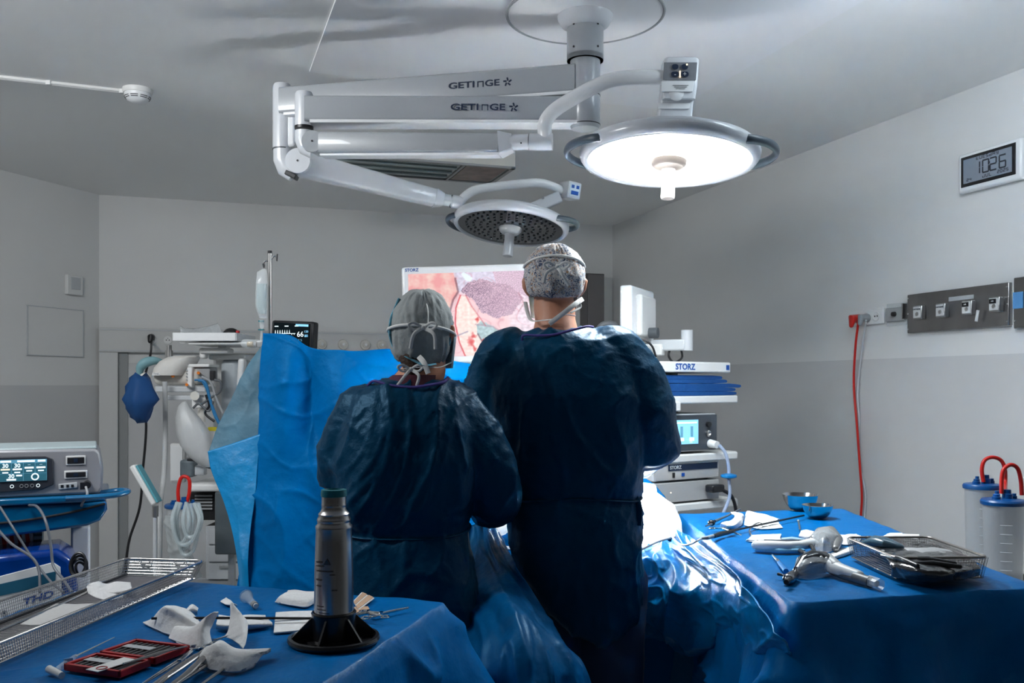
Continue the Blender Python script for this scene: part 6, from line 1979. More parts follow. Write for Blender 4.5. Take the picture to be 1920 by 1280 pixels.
build('display', MB().prismy([(-0.28, z1 * 0.42), (0.065, z1 * 0.62), (0.068, z1 * 0.76), (-0.28, z1 * 0.54)], -0.008, -0.005), mat('dark_display', (0.02, 0.10, 0.16), 0.2), bx, world=False, smooth=0)
text('THD', INKB, bx, front(0.015, -0.0065, z1 * 0.47) @ Matrix.Rotation(math.radians(13), 4, 'Z'), 0.020, sx=1.5, shear=0.3, bold=0.001)
text('EVOLUTION', INKB, bx, front(0.018, -0.0065, z1 * 0.385) @ Matrix.Rotation(math.radians(13), 4, 'Z'), 0.006, sx=1.3)
for k in range(3):
    x = -0.13 + 0.028 * k
    zz = z1 * (0.27 + 0.035 * k)
    build('key', MB().tube([(x + 0.008 * math.cos(a), -0.007, zz + 0.008 * math.sin(a)) for a in [2 * PI * j / 20 for j in range(20)]], 0.0009, 5, closed=True), GREY, bx, world=False)
    build('key_mark', MB().box((x, -0.007, zz), (0.005, 0.001, 0.004)), INK, bx, world=False, smooth=0)
coil = thing('cable_coil', 'coiled black cable hanging beside the navy unit', 'cable', P(146, 1062, 2.9))
for k in range(4):
    cc_ = P(146 + 2 * k, 1058 + 3 * k, 2.88 + 0.01 * k)
    build('loop', MB().tube([cc_ + Vector((0.024 * math.cos(a) * (1 - 0.12 * k), 0.01 * math.sin(a + k), 0.034 * math.sin(a) * (1 - 0.1 * k))) for a in [2 * PI * j / 30 for j in range(30)]], 0.004, 8, closed=True), BLACK, coil)
bk = thing('striped_box', 'red and white striped box on the shelf under the generator', 'box', P(25, 1040, 3.05), math.radians(24))
w_ = S(66, 3.05)
RS = mat('box_red', (0.50, 0.03, 0.02), 0.6)
build('carton', MB().box((0, 0.06, 0.03), (w_, 0.10, 0.14)), PAPER, bk, world=False, smooth=0, bevel=0.002)
for k in range(5):
    build('stripe', MB().box((-w_ * 0.42 + k * w_ * 0.20, 0.008, 0.03), (w_ * 0.10, 0.003, 0.138), (0, -0.12, 0)), RS, bk, world=False, smooth=0)
build('barcode', MB().box((w_ * 0.62, 0.06, 0.03), (w_ * 0.22, 0.10, 0.13)), GREY, bk, world=False, smooth=0)
for k in range(6):
    build('rib', MB().box((w_ * 0.62, 0.008, -0.02 + 0.02 * k), (w_ * 0.22, 0.006, 0.008)), BLACK, bk, world=False, smooth=0)
cbx = thing('patient_cables', 'grey cables dropping from the generator across the navy unit', 'cable', P(80, 950, 2.75))
for pts, r in (([(55, 947, 2.95), (70, 950, 2.86), (85, 975, 2.8), (95, 1020, 2.78), (100, 1060, 2.76), (118, 1085, 2.72), (135, 1110, 2.6)], 0.0042), ([(0, 950, 2.85), (25, 990, 2.8), (60, 1045, 2.78), (95, 1090, 2.7), (120, 1110, 2.6)], 0.0035),
               ([(-10, 985, 2.85), (20, 1018, 2.8), (60, 1045, 2.76), (73, 1070, 2.74), (75, 1110, 2.7)], 0.0042)):
    build('cable', MB().tube(spline([P(*q) for q in pts], 40), r, 8), mat('cable_grey', (0.11, 0.12, 0.14), 0.45), cbx)
# ================================================================ INSTRUMENT TABLES


def draped_table(name, label, corners, z, skirt, seed, amp=0.03, flare=0.05, r=0.025, group=None, N=520, crump=0.02):
    """table (top and legs) and, as its own thing, the blue sheet over it"""
    cx = sum(c[0] for c in corners) / 4; cy = sum(c[1] for c in corners) / 4
    cen = Vector((cx, cy, 0))
    C = [Vector((c[0], c[1], 0)) for c in corners]
    # rounded outline
    out = []
    for i in range(4):
        p0, p1, p2 = C[i - 1], C[i], C[(i + 1) % 4]
        a = (p0 - p1).normalized(); b = (p2 - p1).normalized()
        for k in range(9):
            f = k / 8
            q0 = p1 + a * r; q1 = p1 + b * r
            out.append((q0 * (1 - f) ** 2 + p1 * 2 * f * (1 - f) + q1 * f * f))
    # resample evenly
    L = [0.0]
    for i in range(len(out)):
        L.append(L[-1] + (out[(i + 1) % len(out)] - out[i]).length)
    tot = L[-1]
    pts = []
    j = 0
    for k in range(N):
        s_ = tot * k / N
        while L[j + 1] < s_:
            j += 1
        f = (s_ - L[j]) / (L[j + 1] - L[j] + 1e-9)
        pts.append(out[j].lerp(out[(j + 1) % len(out)], f))
    nrm = []
    for k in range(N):
        t = pts[(k + 3) % N] - pts[k - 3]
        n = Vector((t.y, -t.x, 0)).normalized()
        if n.dot(pts[k] - cen) < 0:
            n = -n
        nrm.append(n)
    rings = []
    for f in (0.02, 0.1, 0.2, 0.3, 0.4, 0.5, 0.6, 0.68, 0.76, 0.84, 0.90, 0.95, 0.98, 0.992):
        ring = []
        for k in range(N):
            p = cen.lerp(pts[k], f)
            w = 0.0022 * noise.noise(Vector((p.x * 5, p.y * 5, seed))) + 0.0022 * crease(p, (3.5, 4.5, 1), seed, 8)
            e = max(0, (f - 0.9) / 0.1)
            w += e * 0.004 * noise.noise(Vector((p.x * 10, p.y * 10, seed + 4)))
            ring.append(Vector((p.x, p.y, z + w - 0.004 * e * e)))
        rings.append(ring)
    nd = 46
    cd = [min((pts[k] - c).length for c in C) for k in range(N)]
    for i in range(nd):
        f = (i + 1) / nd
        ring = []
        for k in range(N):
            p = pts[k]
            dz = skirt * f
            cor = math.exp(-(cd[k] / 0.10) ** 2)
            s1_ = noise.noise(Vector((p.x * 5.5, p.y * 5.5, seed + dz * 0.9)))
            s2_ = noise.noise(Vector((p.x * 13, p.y * 13, seed + 7 + dz * 1.4)))
            o = amp * (0.5 + s1_ * 1.3 + 0.5 * s2_) * min(1, f * 3.0) + flare * f + cor * 0.07 * min(1, f * 2.2)
            o += crump * crease(Vector((p.x + dz * 0.6, p.y - dz * .4, dz)), (5, 5, 4), seed, 5) * min(1, f * 6)
            ring.append(p + nrm[k] * (o + 0.004 * (1 if i > 0 else 0)) + Vector((0, 0, z - 0.010 - dz)))
        rings.append(ring)
    t = thing(name, label + ' (frame under the sheet)' if False else label, 'table', (cx, cy, 0))
    inner = [cen.lerp(c, 0.965) for c in C]
    mbt = MB().prism([(p.x, p.y) for p in inner], z - 0.035, z - 0.012)
    build('table_top', mbt, STEEL, t, smooth=0)
    for c in C:
        q = cen.lerp(c, 0.86)
        build('leg', MB().cyl((q.x, q.y, 0.0), (q.x, q.y, z - 0.03), 0.014, n=14), STEEL, t)
    return t, rings


A_ = Vector((-0.14, 2.06)); e1 = Vector((-0.95, 0.31)); e2 = Vector((-0.27, -0.963))
B_ = A_ + e1 * 0.895
lt = [A_, B_, B_ + Vector((-0.15, -0.989)) * 1.15, A_ + e2 * 1.15]
TZ = 0.925
t, rings = draped_table('instrument_table', 'near left instrument table, its frame hidden by the blue sheet', [tuple(c) for c in lt], TZ, 0.62, 3.0, amp=0.045, flare=0.10, crump=0.038)
o = solo('table_drape', MB().loft(rings, caps=False), DRAPE, 'blue sheet over the near left instrument table with gauze and flask on it', 'drape', smooth=180)
rt_ = [(0.578, 1.930), (1.185, 2.085), (1.215, 3.42), (0.582, 3.28)]
TR = 0.95
t, rings = draped_table('instrument_table', 'right instrument table, its frame hidden by the blue sheet', rt_, TR, 0.70, 9.0, amp=0.034, flare=0.04, crump=0.034)
o = solo('table_drape', MB().loft(rings, caps=False), DRAPE, 'blue sheet over the right instrument table with bowls and wire basket', 'drape', smooth=180)
TZ += 0.003
TR += 0.003


def G(px, py, h=0.0):
    return onz(px, py, TZ + h)


def H(px, py, h=0.0):
    return onz(px, py, TR + h)


# ---------------------------------------------------------------- wire baskets


def wire_basket(name, label, c, rz, L, W, H_, sp, m_, holes=True, taper=0.93, group=None):
    root = thing(name, label, 'basket', c, rz, group)

    def ring(z, k, n=6, rr=0.02):
        pts = []
        for (sx, sy, a0) in ((1, 1, 0), (-1, 1, PI / 2), (-1, -1, PI), (1, -1, 1.5 * PI)):
            for j in range(n + 1):
                a = a0 + PI / 2 * j / n
                pts.append(Vector((sx * (L / 2 * k - rr) + rr * math.cos(a), sy * (W / 2 * k - rr) + rr * math.sin(a), z)))
        return pts
    build('rim', MB().tube(ring(H_, 1.0), 0.0032, 10, closed=True), m_, root, world=False)
    build('bottom_rim', MB().tube(ring(0.004, taper), 0.0022, 8, closed=True), m_, root, world=False)
    w = MB()
    nz = max(4, int(H_ / sp))
    for i in range(1, nz):
        f = i / nz
        w.tube(ring(0.004 + (H_ - 0.004) * f, taper + (1 - taper) * f), 0.0006, 4, closed=True)
    nx = int(L / sp); ny = int(W / sp)
    for i in range(nx + 1):
        x = -L / 2 + L * i / nx
        for s_ in (-1, 1):
            w.tube([(x * taper, s_ * W / 2 * taper, 0.004), (x, s_ * W / 2, H_)], 0.0006, 4, caps=False)
        w.tube([(x * taper, -W / 2 * taper, 0.003), (x * taper, W / 2 * taper, 0.003)], 0.0009 if holes else 0.0007, 4, caps=False)
    for i in range(ny + 1):
        y = -W / 2 + W * i / ny
        for s_ in (-1, 1):
            w.tube([(s_ * L / 2 * taper, y * taper, 0.004), (s_ * L / 2, y, H_)], 0.0006, 4, caps=False)
        w.tube([(-L / 2 * taper, y * taper, 0.003), (L / 2 * taper, y * taper, 0.003)], 0.0007, 4, caps=False)
    build('wire_mesh', w, m_, root, world=False, smooth=0, kind='stuff')
    return root


BW = mat('basket_wire_steel', (0.62, 0.60, 0.58), 0.25, metal=0.9)
BW2 = mat('basket_wire_dark', (0.36, 0.33, 0.31), 0.3, metal=0.9)
LBZ = TZ + 0.004
bk = wire_basket('wire_basket', 'long steel wire mesh basket at the left edge of the near table', (-0.912, 1.862, LBZ), math.radians(82.2), 0.86, 0.205, 0.040, 0.0062, BW)
for y in (-0.045, 0.045):
    build('handle_clip', MB().tube(spline([(0.43, y - 0.014, 0.040), (0.415, y - 0.012, 0.034), (0.412, y, 0.030), (0.415, y + 0.012, 0.034), (0.43, y + 0.014, 0.040)], 20), 0.0015, 6), BW, bk, world=False)
sm = MB()
for i in range(90):
    sm.box((-0.38 + 0.0085 * i, 0, 0.007), (0.0028, 0.17, 0.0015))
build('perforated_tray', sm, mat('tray_slat_grey', (0.34, 0.33, 0.35), 0.4, metal=0.3), bk, world=False, smooth=0, kind='stuff')
bk2 = wire_basket('wire_basket', 'dark steel wire basket full of wrapped tools on the right table', (0.974, 2.262, TR + 0.003), math.radians(1.5), 0.215, 0.285, 0.052, 0.0060, BW2)
build('corner_bracket', MB().box((-0.05, 0.135, 0.045), (0.012, 0.012, 0.022)), BW2, bk2, world=False)

# ---------------------------------------------------------------- contents of the left basket


def gz(name, label, rows, amp=0.0035, seed=1, th=0.0025, m_=None, nu=46, nv=46, cat='gauze', group=None, top=TZ):
    ctrl = [[onz(x, y, top + h) for (x, y, h) in r] for r in rows]
    mb = patch(ctrl, nu, nv, amp, seed)
    mb.v = [Vector((p.x, p.y, max(p.z, top + th * 0.5))) for p in mb.v]
    return solo(name, mb, m_ or GAUZE, label, cat, group, solid=th, smooth=180, sub=0)


gz('gauze_pad', 'white crumpled gauze lump standing in the left basket', [[(165, 1112, .012), (180, 1120, .013), (205, 1125, .013), (230, 1120, .014)], [(163, 1100, .020), (180, 1103, .022), (205, 1113, .016), (235, 1106, .022)], [(170, 1094, .026), (185, 1093, .028), (207, 1108, .020), (247, 1106, .030)], [(185, 1090, .016), (200, 1095, .016), (216, 1090, .034), (245, 1092, .034)]], 0.002, 4)
gz('paper_towel', 'flat off-white paper towel in the left basket', [[(38, 1170, .012), (70, 1172, .012), (105, 1168, .012)], [(75, 1148, .012), (110, 1150, .014), (150, 1146, .013)], [(105, 1132, .012), (150, 1132, .013), (205, 1127, .012)]], 0.002, 5, 0.002, mat('towel_paper', (0.62, 0.61, 0.60), 0.9), cat='towel')
rod = solo('black_rod', MB().tube([onz(-20, 1176, TZ + .016), onz(238, 1076, TZ + .016)], 0.0028, 8), BLACK, 'thin black rod lying along the far side of the left basket', 'instrument')
rod = solo('steel_rod', MB().tube([onz(-20, 1190, TZ + .013), onz(120, 1130, TZ + .013), onz(170, 1106, TZ + .013)], 0.003, 8), STEEL, 'steel rod beside the black rod in the left basket', 'instrument')

# ---------------------------------------------------------------- gauze pile
gz('gauze_pad', 'folded white gauze arch at the far left of the pile', [[(268, 1168, .0), (290, 1180, .0), (315, 1190, .0), (345, 1195, .0)], [(285, 1160, .005), (300, 1150, .030), (330, 1165, .020), (365, 1180, .008)], [(298, 1146, .030), (312, 1136, .045), (340, 1148, .035), (375, 1172, .015)], [(305, 1140, .02), (325, 1135, .030), (352, 1143, .02), (372, 1160, .008)]], 0.003, 3)
gz('gauze_pad', 'small rounded gauze tuft behind the arch-shaped gauze', [[(335, 1160, .0), (350, 1155, .004), (370, 1152, .004)], [(345, 1150, .015), (358, 1142, .022), (370, 1146, .016)], [(350, 1142, .018), (360, 1133, .026), (372, 1140, .020)]], 0.002, 7)
gz('gauze_pad', 'tall pinched white gauze with blue thread in the middle of the pile', [[(316, 1197, .0), (345, 1207, .003), (375, 1215, .003), (398, 1212, .0)], [(325, 1178, .012), (350, 1185, .018), (378, 1180, .030), (392, 1185, .018)], [(330, 1173, .012), (362, 1176, .022), (385, 1160, .045), (398, 1170, .030)], [(345, 1180, .004), (372, 1172, .016), (396, 1150, .055), (410, 1148, .055)]], 0.003, 8)
gz('gauze_pad', 'upright fin-shaped white gauze at the right of the pile', [[(400, 1200, .0), (425, 1195, .004), (445, 1205, .010), (456, 1216, .004)], [(425, 1188, .008), (440, 1185, .015), (455, 1190, .018), (462, 1200, .012)], [(432, 1158, .030), (442, 1155, .035), (452, 1158, .035), (464, 1168, .028)], [(432, 1128, .055), (435, 1130, .055), (440, 1136, .050), (452, 1150, .040)]], 0.002, 9)
gz('gauze_roll', 'rolled white gauze lying behind the fin-shaped gauze', [[(405, 1180, .0), (430, 1182, .0), (470, 1180, .0), (508, 1174, .0)], [(405, 1170, .014), (430, 1172, .014), (470, 1170, .014), (510, 1168, .008)], [(408, 1160, .012), (430, 1163, .013), (468, 1160, .012), (500, 1158, .006)], [(410, 1154, .0), (435, 1157, .0), (465, 1154, .0), (498, 1155, .0)]], 0.003, 10)
gz('gauze_pad', 'large white gauze swab with pointed right end nearest the forceps', [[(363, 1250, .0), (395, 1256, .003), (440, 1260, .004), (475, 1252, .0)], [(372, 1235, .012), (400, 1232, .022), (440, 1240, .018), (490, 1230, .010)], [(385, 1215, .025), (405, 1210, .038), (435, 1225, .025), (500, 1222, .014)], [(400, 1210, .022), (415, 1200, .035), (445, 1217, .018), (508, 1217, .012)]], 0.003, 12, 0.006)
gz('gauze_pad', 'thin white gauze corner pointing left beside the red case', [[(330, 1205, .0), (350, 1213, .0), (372, 1218, .0)], [(338, 1200, .004), (358, 1203, .006), (380, 1205, .006)], [(345, 1196, .0), (365, 1196, .003), (388, 1196, .003)]], 0.002, 13)
gz('gauze_pad', 'small white gauze tag near the clear vial', [[(413, 1128, .0), (425, 1133, .004), (445, 1135, .0)], [(418, 1124, .002), (430, 1128, .006), (440, 1132, .004)], [(424, 1121, .0), (433, 1126, .002), (436, 1130, .0)]], 0.001, 14, 0.002)
gz('gauze_pad', 'square folded gauze pad behind the steel flask', [[(515, 1129, .0), (545, 1134, .002), (575, 1137, .002), (592, 1130, .0)], [(522, 1120, .010), (548, 1122, .012), (575, 1124, .012), (594, 1120, .010)], [(532, 1113, .012), (552, 1110, .014), (575, 1114, .012), (594, 1112, .010)], [(540, 1108, .0), (555, 1107, .0), (575, 1110, .0), (594, 1110, .0)]], 0.002, 15)
gz('gauze_sheet', 'flat white gauze sheet left of the steel flask, lower half', [[(513, 1187, .001), (550, 1184, .001), (592, 1178, .001)], [(514, 1176, .002), (550, 1174, .003), (592, 1170, .002)], [(515, 1167, .001), (550, 1165, .001), (592, 1162, .001)]], 0.0008, 16, 0.003)
gz('gauze_sheet', 'flat white gauze sheet left of the steel flask, upper half', [[(515, 1165, .001), (550, 1163, .001), (592, 1160, .001)], [(516, 1157, .003), (550, 1155, .003), (592, 1152, .003)], [(517, 1149, .001), (550, 1147, .001), (592, 1146, .001)]], 0.0008, 17, 0.003)
solo('black_rod', MB().tube([G(284, 1159, .020), G(400, 1158, .016), G(592, 1159, .010)], 0.0026, 8), BLACK, 'long thin black rod lying across the gauze towards the flask', 'instrument')
pp = thing('adhesive_strips', 'tan adhesive strips on white card behind the flask stand', 'adhesive strips', G(680, 1128))
c = [G(662, 1128, .002), G(678, 1111, .002), G(702, 1122, .002), G(672, 1144, .002)]


def quad_plate(pts, th):
    up = Vector((0, 0, th))
    return MB().add(pts + [p + up for p in pts], [(0, 1, 2, 3), (7, 6, 5, 4), (0, 4, 5, 1), (1, 5, 6, 2), (2, 6, 7, 3), (3, 7, 4, 0)])


build('card', quad_plate(c, 0.0015), PAPER, pp, smooth=0)
for f0, f1 in ((0.10, 0.42), (0.55, 0.92)):
    a0 = c[1].lerp(c[2], f0); a1 = c[1].lerp(c[2], f1); b0 = c[0].lerp(c[3], f0); b1 = c[0].lerp(c[3], f1)
    build('strip', quad_plate([p + Vector((0, 0, 0.0018)) for p in (b0, a0, a1, b1)], 0.001), TAN, pp, smooth=0)
build('strip', quad_plate([G(664, 1138, .002), G(690, 1137, .002), G(693, 1142, .002), G(664, 1150, .002)], 0.001), TAN, pp, smooth=0)

# ---------------------------------------------------------------- clear vial
v = thing('clear_vial', 'small clear flared plastic vial lying behind the gauze pile', 'vial', G(470, 1128))
a = G(462, 1118, .012); b = G(478, 1134, .006)
build('cup', MB().tube([a, a.lerp(b, .35), b], [0.013, 0.008, 0.0065], 18), CLEARP, v)
build('flange', MB().tube([a, a + (a - b).normalized() * 0.0015], [0.015, 0.015], 22), CLEARP, v)
build('stopper', MB().tube([a.lerp(b, 0.85), b + (b - a).normalized() * 0.004], [0.0072, 0.0072], 18), GREY, v)
build('cap', MB().tube([b + (b - a).normalized() * 0.004, b + (b - a).normalized() * 0.008], [0.0058, 0.0052], 18), WHITEP, v)

# ---------------------------------------------------------------- red needle counter case
oh = onz(184, 1235, TZ); o2 = onz(287, 1249, TZ)
rz = math.atan2(o2.y - oh.y, o2.x - oh.x)
Lh = (o2 - oh).length
cm_ = (oh + o2) / 2
nc = thing('needle_counter', 'open red case with rows of dark needles beside the forceps', 'case', (cm_.x, cm_.y, TZ), rz)
for s_, D_ in ((-1, 0.074), (1, 0.090)):
    y0 = s_ * 0.004; y1 = s_ * D_
    w_ = Lh if s_ < 0 else Lh * 1.02
    ym = (y0 + y1) / 2
    tray = build('tray', MB().box((0, ym, 0.003), (w_, abs(y1 - y0), 0.004)), RED, nc, world=False, bevel=0.0015)
    fm = MB()
    for (x, y, sx, sy) in ((0, y0 + s_ * .003, w_, 0.006), (0, y1 - s_ * .003, w_, 0.006), (-w_ / 2 + .003, ym, 0.006, abs(y1 - y0)), (w_ / 2 - .003, ym, 0.006, abs(y1 - y0))):
        fm.box((x, y, 0.008), (sx, sy, 0.010))
    build('rim', fm, RED, tray, world=False, bevel=0.0012)
    build('foam', MB().box((0, ym, 0.0065), (w_ - 0.014, abs(y1 - y0) - 0.014, 0.004)), mat('dark_foam', (0.035, 0.035, 0.04), 0.8), tray, world=False, smooth=0)
    for k in range(9):
        x = -w_ / 2 + 0.012 + (w_ - 0.024) * k / 8
        build('needle_bar', MB().box((x, ym, 0.0095), (0.0028, abs(y1 - y0) - 0.02, 0.0022)), mat('needle_bar_grey', (0.16, 0.16, 0.17), 0.35, metal=0.5), tray, world=False, smooth=0)
    build('label_strip', MB().box((-0.018, ym + 0.004, 0.011), (0.062, 0.016, 0.0015)), LGREY, tray, world=False, smooth=0)
build('latch', MB().box((0.035, 0.093, 0.006), (0.006, 0.008, 0.006)), RED, nc, world=False)
build('paper_band', MB().box((0.02, -0.052, 0.0135), (0.028, 0.075, 0.001), (0, 0, -0.1)), PAPER, nc, world=False, smooth=0)
build('red_mark', MB().tube([(0.022 + 0.008 * math.cos(a), -0.074 + 0.008 * math.sin(a), 0.0145) for a in [2 * PI * k / 20 for k in range(20)]], 0.001, 5, closed=True), RED, nc, world=False)

# ---------------------------------------------------------------- catheter needle
ca_ = thing('catheter', 'clear catheter with white hub and fine grey tip left of the red case', 'catheter', G(110, 1262))
a, b, c = G(92, 1254, .006), G(116, 1266, .006), G(140, 1236, .005)
build('hub', MB().tube([a, b], [0.0065, 0.0055], 14), WHITEP, ca_)
build('chamber', MB().tube([G(103, 1258, .006), G(125, 1242, .006), G(142, 1230, .006)], [0.005, 0.0055, 0.004], 14), CLEARP, ca_)
build('wing', MB().box(G(128, 1240, .008), (0.014, 0.006, 0.012), (0, 0, 0.6)), mat('blue_clear', (0.10, 0.30, 0.60), 0.2, alpha=0.7), ca_, bevel=0.001)
build('tip', MB().tube([G(142, 1230, .006), G(215, 1194, .006)], [0.0017, 0.0007], 8), mat('grey_tube', (0.42, 0.42, 0.38), 0.5), ca_)

# ---------------------------------------------------------------- ringed instruments


def ringed(name, label, rings_, joint, tip, z, r=0.011, th=0.0022, m_=CHROME, spread=0.0, top=None, blade=None):
    """scissors or clamp: two rings, two crossing shanks, box joint, jaws. Points are world xy at height z"""
    t_ = thing(name, label, 'instrument', (joint.x, joint.y, z))
    d = (tip - joint).normalized()
    s_ = Vector((-d.y, d.x, 0))
    for k, rc in enumerate(rings_):
        sgn = 1 if k == 0 else -1
        zz = Vector((0, 0, 0.001 * sgn))
        back = (joint - rc)
        u = back.normalized()
        circ = [rc + Vector((math.cos(a) * r * 0.8, math.sin(a) * r, 0)) + zz for a in [2 * PI * j / 26 for j in range(26)]]
        h_ = build('finger_ring', MB().tube(circ, th * 0.85, 8, closed=True), m_, t_)
        build('shank', MB().tube([rc + u * r * 0.95 + zz, rc.lerp(joint, 0.5) + s_ * 0.001 * sgn + zz, joint - s_ * 0.0015 * sgn + zz], [th, th * 1.1, th * 1.3], 8), m_, t_)
        je = tip + s_ * sgn * -spread
        build('jaw', MB().tube([joint - s_ * 0.0015 * sgn + zz, joint.lerp(je, 0.5) - s_ * 0.001 * sgn + zz, je + zz], [th * 1.3, th * 1.1, th * 0.5] if not blade else [th * 1.3, blade, th * 0.4], 8, flat=1.0 if not blade else 1.0), m_, t_)
    build('joint', MB().cyl(joint - Vector((0, 0, 0.003)), joint + Vector((0, 0, 0.004)), th * 1.9, n=16), m_, t_)
    build('ratchet', MB().tube([rings_[0].lerp(joint, 0.25), rings_[1].lerp(joint, 0.25)], 0.0013, 6), m_, t_)
    return t_


zz = TZ + 0.006
ringed('clamp', 'steel clamp with open rings right of the flask, tip pointing right', [onz(682, 1147, zz), onz(686, 1157, zz)], onz(715, 1150, zz), onz(766, 1139, zz), zz)
ringed('scissors', 'fine steel scissors beside the flask stand, behind the pointing clamp', [onz(722, 1157, zz + .004), onz(700, 1153, zz + .004)], onz(690, 1147, zz + .004), onz(668, 1152, zz + .004), zz + .004, r=0.009)
ringed('clamp', 'steel clamp with rings under the gauze pile, jaws toward the frame bottom', [onz(364, 1214, zz), onz(380, 1204, zz)], onz(335, 1240, zz), onz(262, 1285, zz), zz, r=0.013)
ringed('clamp', 'second steel clamp, its ring against the large pointed swab', [onz(392, 1212, zz + .006), onz(404, 1205, zz + .006)], onz(352, 1240, zz + .006), onz(285, 1292, zz + .006), zz + .006, r=0.012, m_=STEEL)
ringed('clamp', 'third steel clamp lying beneath the large pointed swab', [onz(412, 1232, zz + .003), onz(418, 1224, zz + .003)], onz(368, 1252, zz + .003), onz(318, 1290, zz + .003), zz + .003, r=0.012)
# bulky needle holder and long forceps
nh = thing('heavy_forceps', 'broad dark steel forceps at the centre of the instrument bundle', 'instrument', onz(340, 1245, zz))
build('arm', MB().tube([onz(398, 1214, zz + .008), onz(370, 1228, zz + .010), onz(335, 1252, zz + .008), onz(275, 1292, zz + .004)], [0.003, 0.007, 0.008, 0.004], 12, up=(0, 0, 1), flat=0.45), STEELD, nh)
build('arm', MB().tube([onz(398, 1216, zz + .008), onz(382, 1232, zz + .012), onz(352, 1262, zz + .010), onz(300, 1300, zz + .006)], [0.003, 0.006, 0.007, 0.004], 12, up=(0, 0, 1), flat=0.45), STEELD, nh)
build('hinge', MB().cyl(onz(390, 1219, zz + .008), onz(390, 1219, zz + .018), 0.005, n=16), STEEL, nh)
tw = thing('tweezers', 'flat grey tweezers lying across the red case', 'tweezers', onz(290, 1227, TZ + .018))
build('blade', MB().tube([onz(230, 1243, TZ + .017), onz(262, 1236, TZ + .019), onz(300, 1224, TZ + .019), onz(350, 1211, TZ + .014)], [0.0018, 0.0035, 0.0045, 0.003], 10, up=(0, 0, 1), flat=0.3), STEELD, tw)
build('blade', MB().tube([onz(230, 1245, TZ + .020), onz(262, 1234, TZ + .023), onz(300, 1222, TZ + .024), onz(350, 1211, TZ + .016)], [0.0018, 0.0035, 0.0045, 0.003], 10, up=(0, 0, 1), flat=0.3), STEELD, tw)
for k, (x0, y0, x1, y1) in enumerate(((405, 1236, 330, 1283), (430, 1246, 370, 1288))):
    solo('steel_probe', MB().tube([onz(x0, y0, zz + .002), onz((x0 + x1) / 2, (y0 + y1) / 2, zz + .003), onz(x1, y1, zz + .002)], [0.002, 0.003, 0.0015], 8), STEEL, ['slender steel probe at the lower right of the bundle, upper one', 'slender steel probe lowest and rightmost of the bundle, under the swab'][k], 'instrument')

# ---------------------------------------------------------------- flask in its stand
fd_ = F * (CH - TZ) / (1200 - HZ)
fx = P(626, 0, fd_).x
st = thing('flask_stand', 'black ring-footed plastic stand holding the steel flask', 'stand', (fx, fd_, TZ))
SP_ = mat('black_stand_plastic', (0.010, 0.010, 0.012), 0.3, coat=0.3)
c = (fx, fd_, TZ)
build('foot_ring', MB().lathe([(0.074, 0.0), (0.083, 0.0), (0.085, 0.004), (0.083, 0.009), (0.077, 0.010), (0.072, 0.006), (0.0735, 0.001)], 64, c), SP_, st)
build('cup', MB().lathe([(0.041, 0.002), (0.0405, 0.004), (0.0405, 0.05), (0.0415, 0.052), (0.0405, 0.054), (0.038, 0.054), (0.038, 0.008), (0.001, 0.006)], 56, c), SP_, st)
build('base_disc', MB().lathe([(0.052, 0.0), (0.052, 0.004), (0.04, 0.006)], 56, c), SP_, st)
for k in range(6):
    a = 2 * PI * k / 6 + 0.35
    d_ = Vector((math.cos(a), math.sin(a), 0)); s_ = Vector((-d_.y, d_.x, 0))
    cc = Vector(c)
    th = 0.0018
    p = [cc + d_ * 0.040 + Vector((0, 0, 0.002)), cc + d_ * 0.080 + Vector((0, 0, 0.002)), cc + d_ * 0.080 + Vector((0, 0, 0.008)), cc + d_ * 0.040 + Vector((0, 0, 0.046))]
    build('fin', MB().add([q - s_ * th for q in p] + [q + s_ * th for q in p], [(0, 1, 2, 3), (7, 6, 5, 4), (0, 4, 5, 1), (1, 5, 6, 2), (2, 6, 7, 3), (3, 7, 4, 0)]), SP_, st, smooth=0)
    build('spoke', MB().box(cc + d_ * 0.063 + Vector((0, 0, 0.003)), (0.030, 0.010, 0.004), (0, 0, a)), SP_, st, smooth=0)
fl = thing('steel_flask', 'tall brushed steel vacuum flask with teal lid standing in the black stand', 'flask', (fx, fd_, TZ + 0.009))
zf = TZ
sc_ = 1.0
FLM = mat('flask_steel', (0.50, 0.48, 0.47), 0.27, metal=1.0, bump=0.03, bscale=260, stretch=(1, 1, 0.03))
prof = [(0.030, 0.010), (0.0358, 0.014), (0.0365, 0.05), (0.0355, 0.12), (0.0335, 0.19), (0.0325, 0.212), (0.0335, 0.216), (0.0335, 0.220), (0.0300, 0.224), (0.0300, 0.229), (0.0312, 0.231), (0.0300, 0.234), (0.0275, 0.240), (0.0285, 0.243), (0.0250, 0.247), (0.0225, 0.252),
        (0.0222, 0.258), (0.0230, 0.260), (0.0222, 0.262), (0.0222, 0.276)]
build('body', MB().lathe([(r, z * 0.965) for r, z in prof], 64, (fx, fd_, TZ)), FLM, fl, smooth=60)
zt2 = TZ + 0.266
build('lid', MB().lathe([(0.0220, zt2), (0.0238, zt2 + 0.001), (0.0240, zt2 + 0.008), (0.0232, zt2 + 0.013), (0.0165, zt2 + 0.014), (0.0150, zt2 + 0.010), (0.001, zt2 + 0.009)], 48, (fx, fd_, 0)), TEAL, fl)


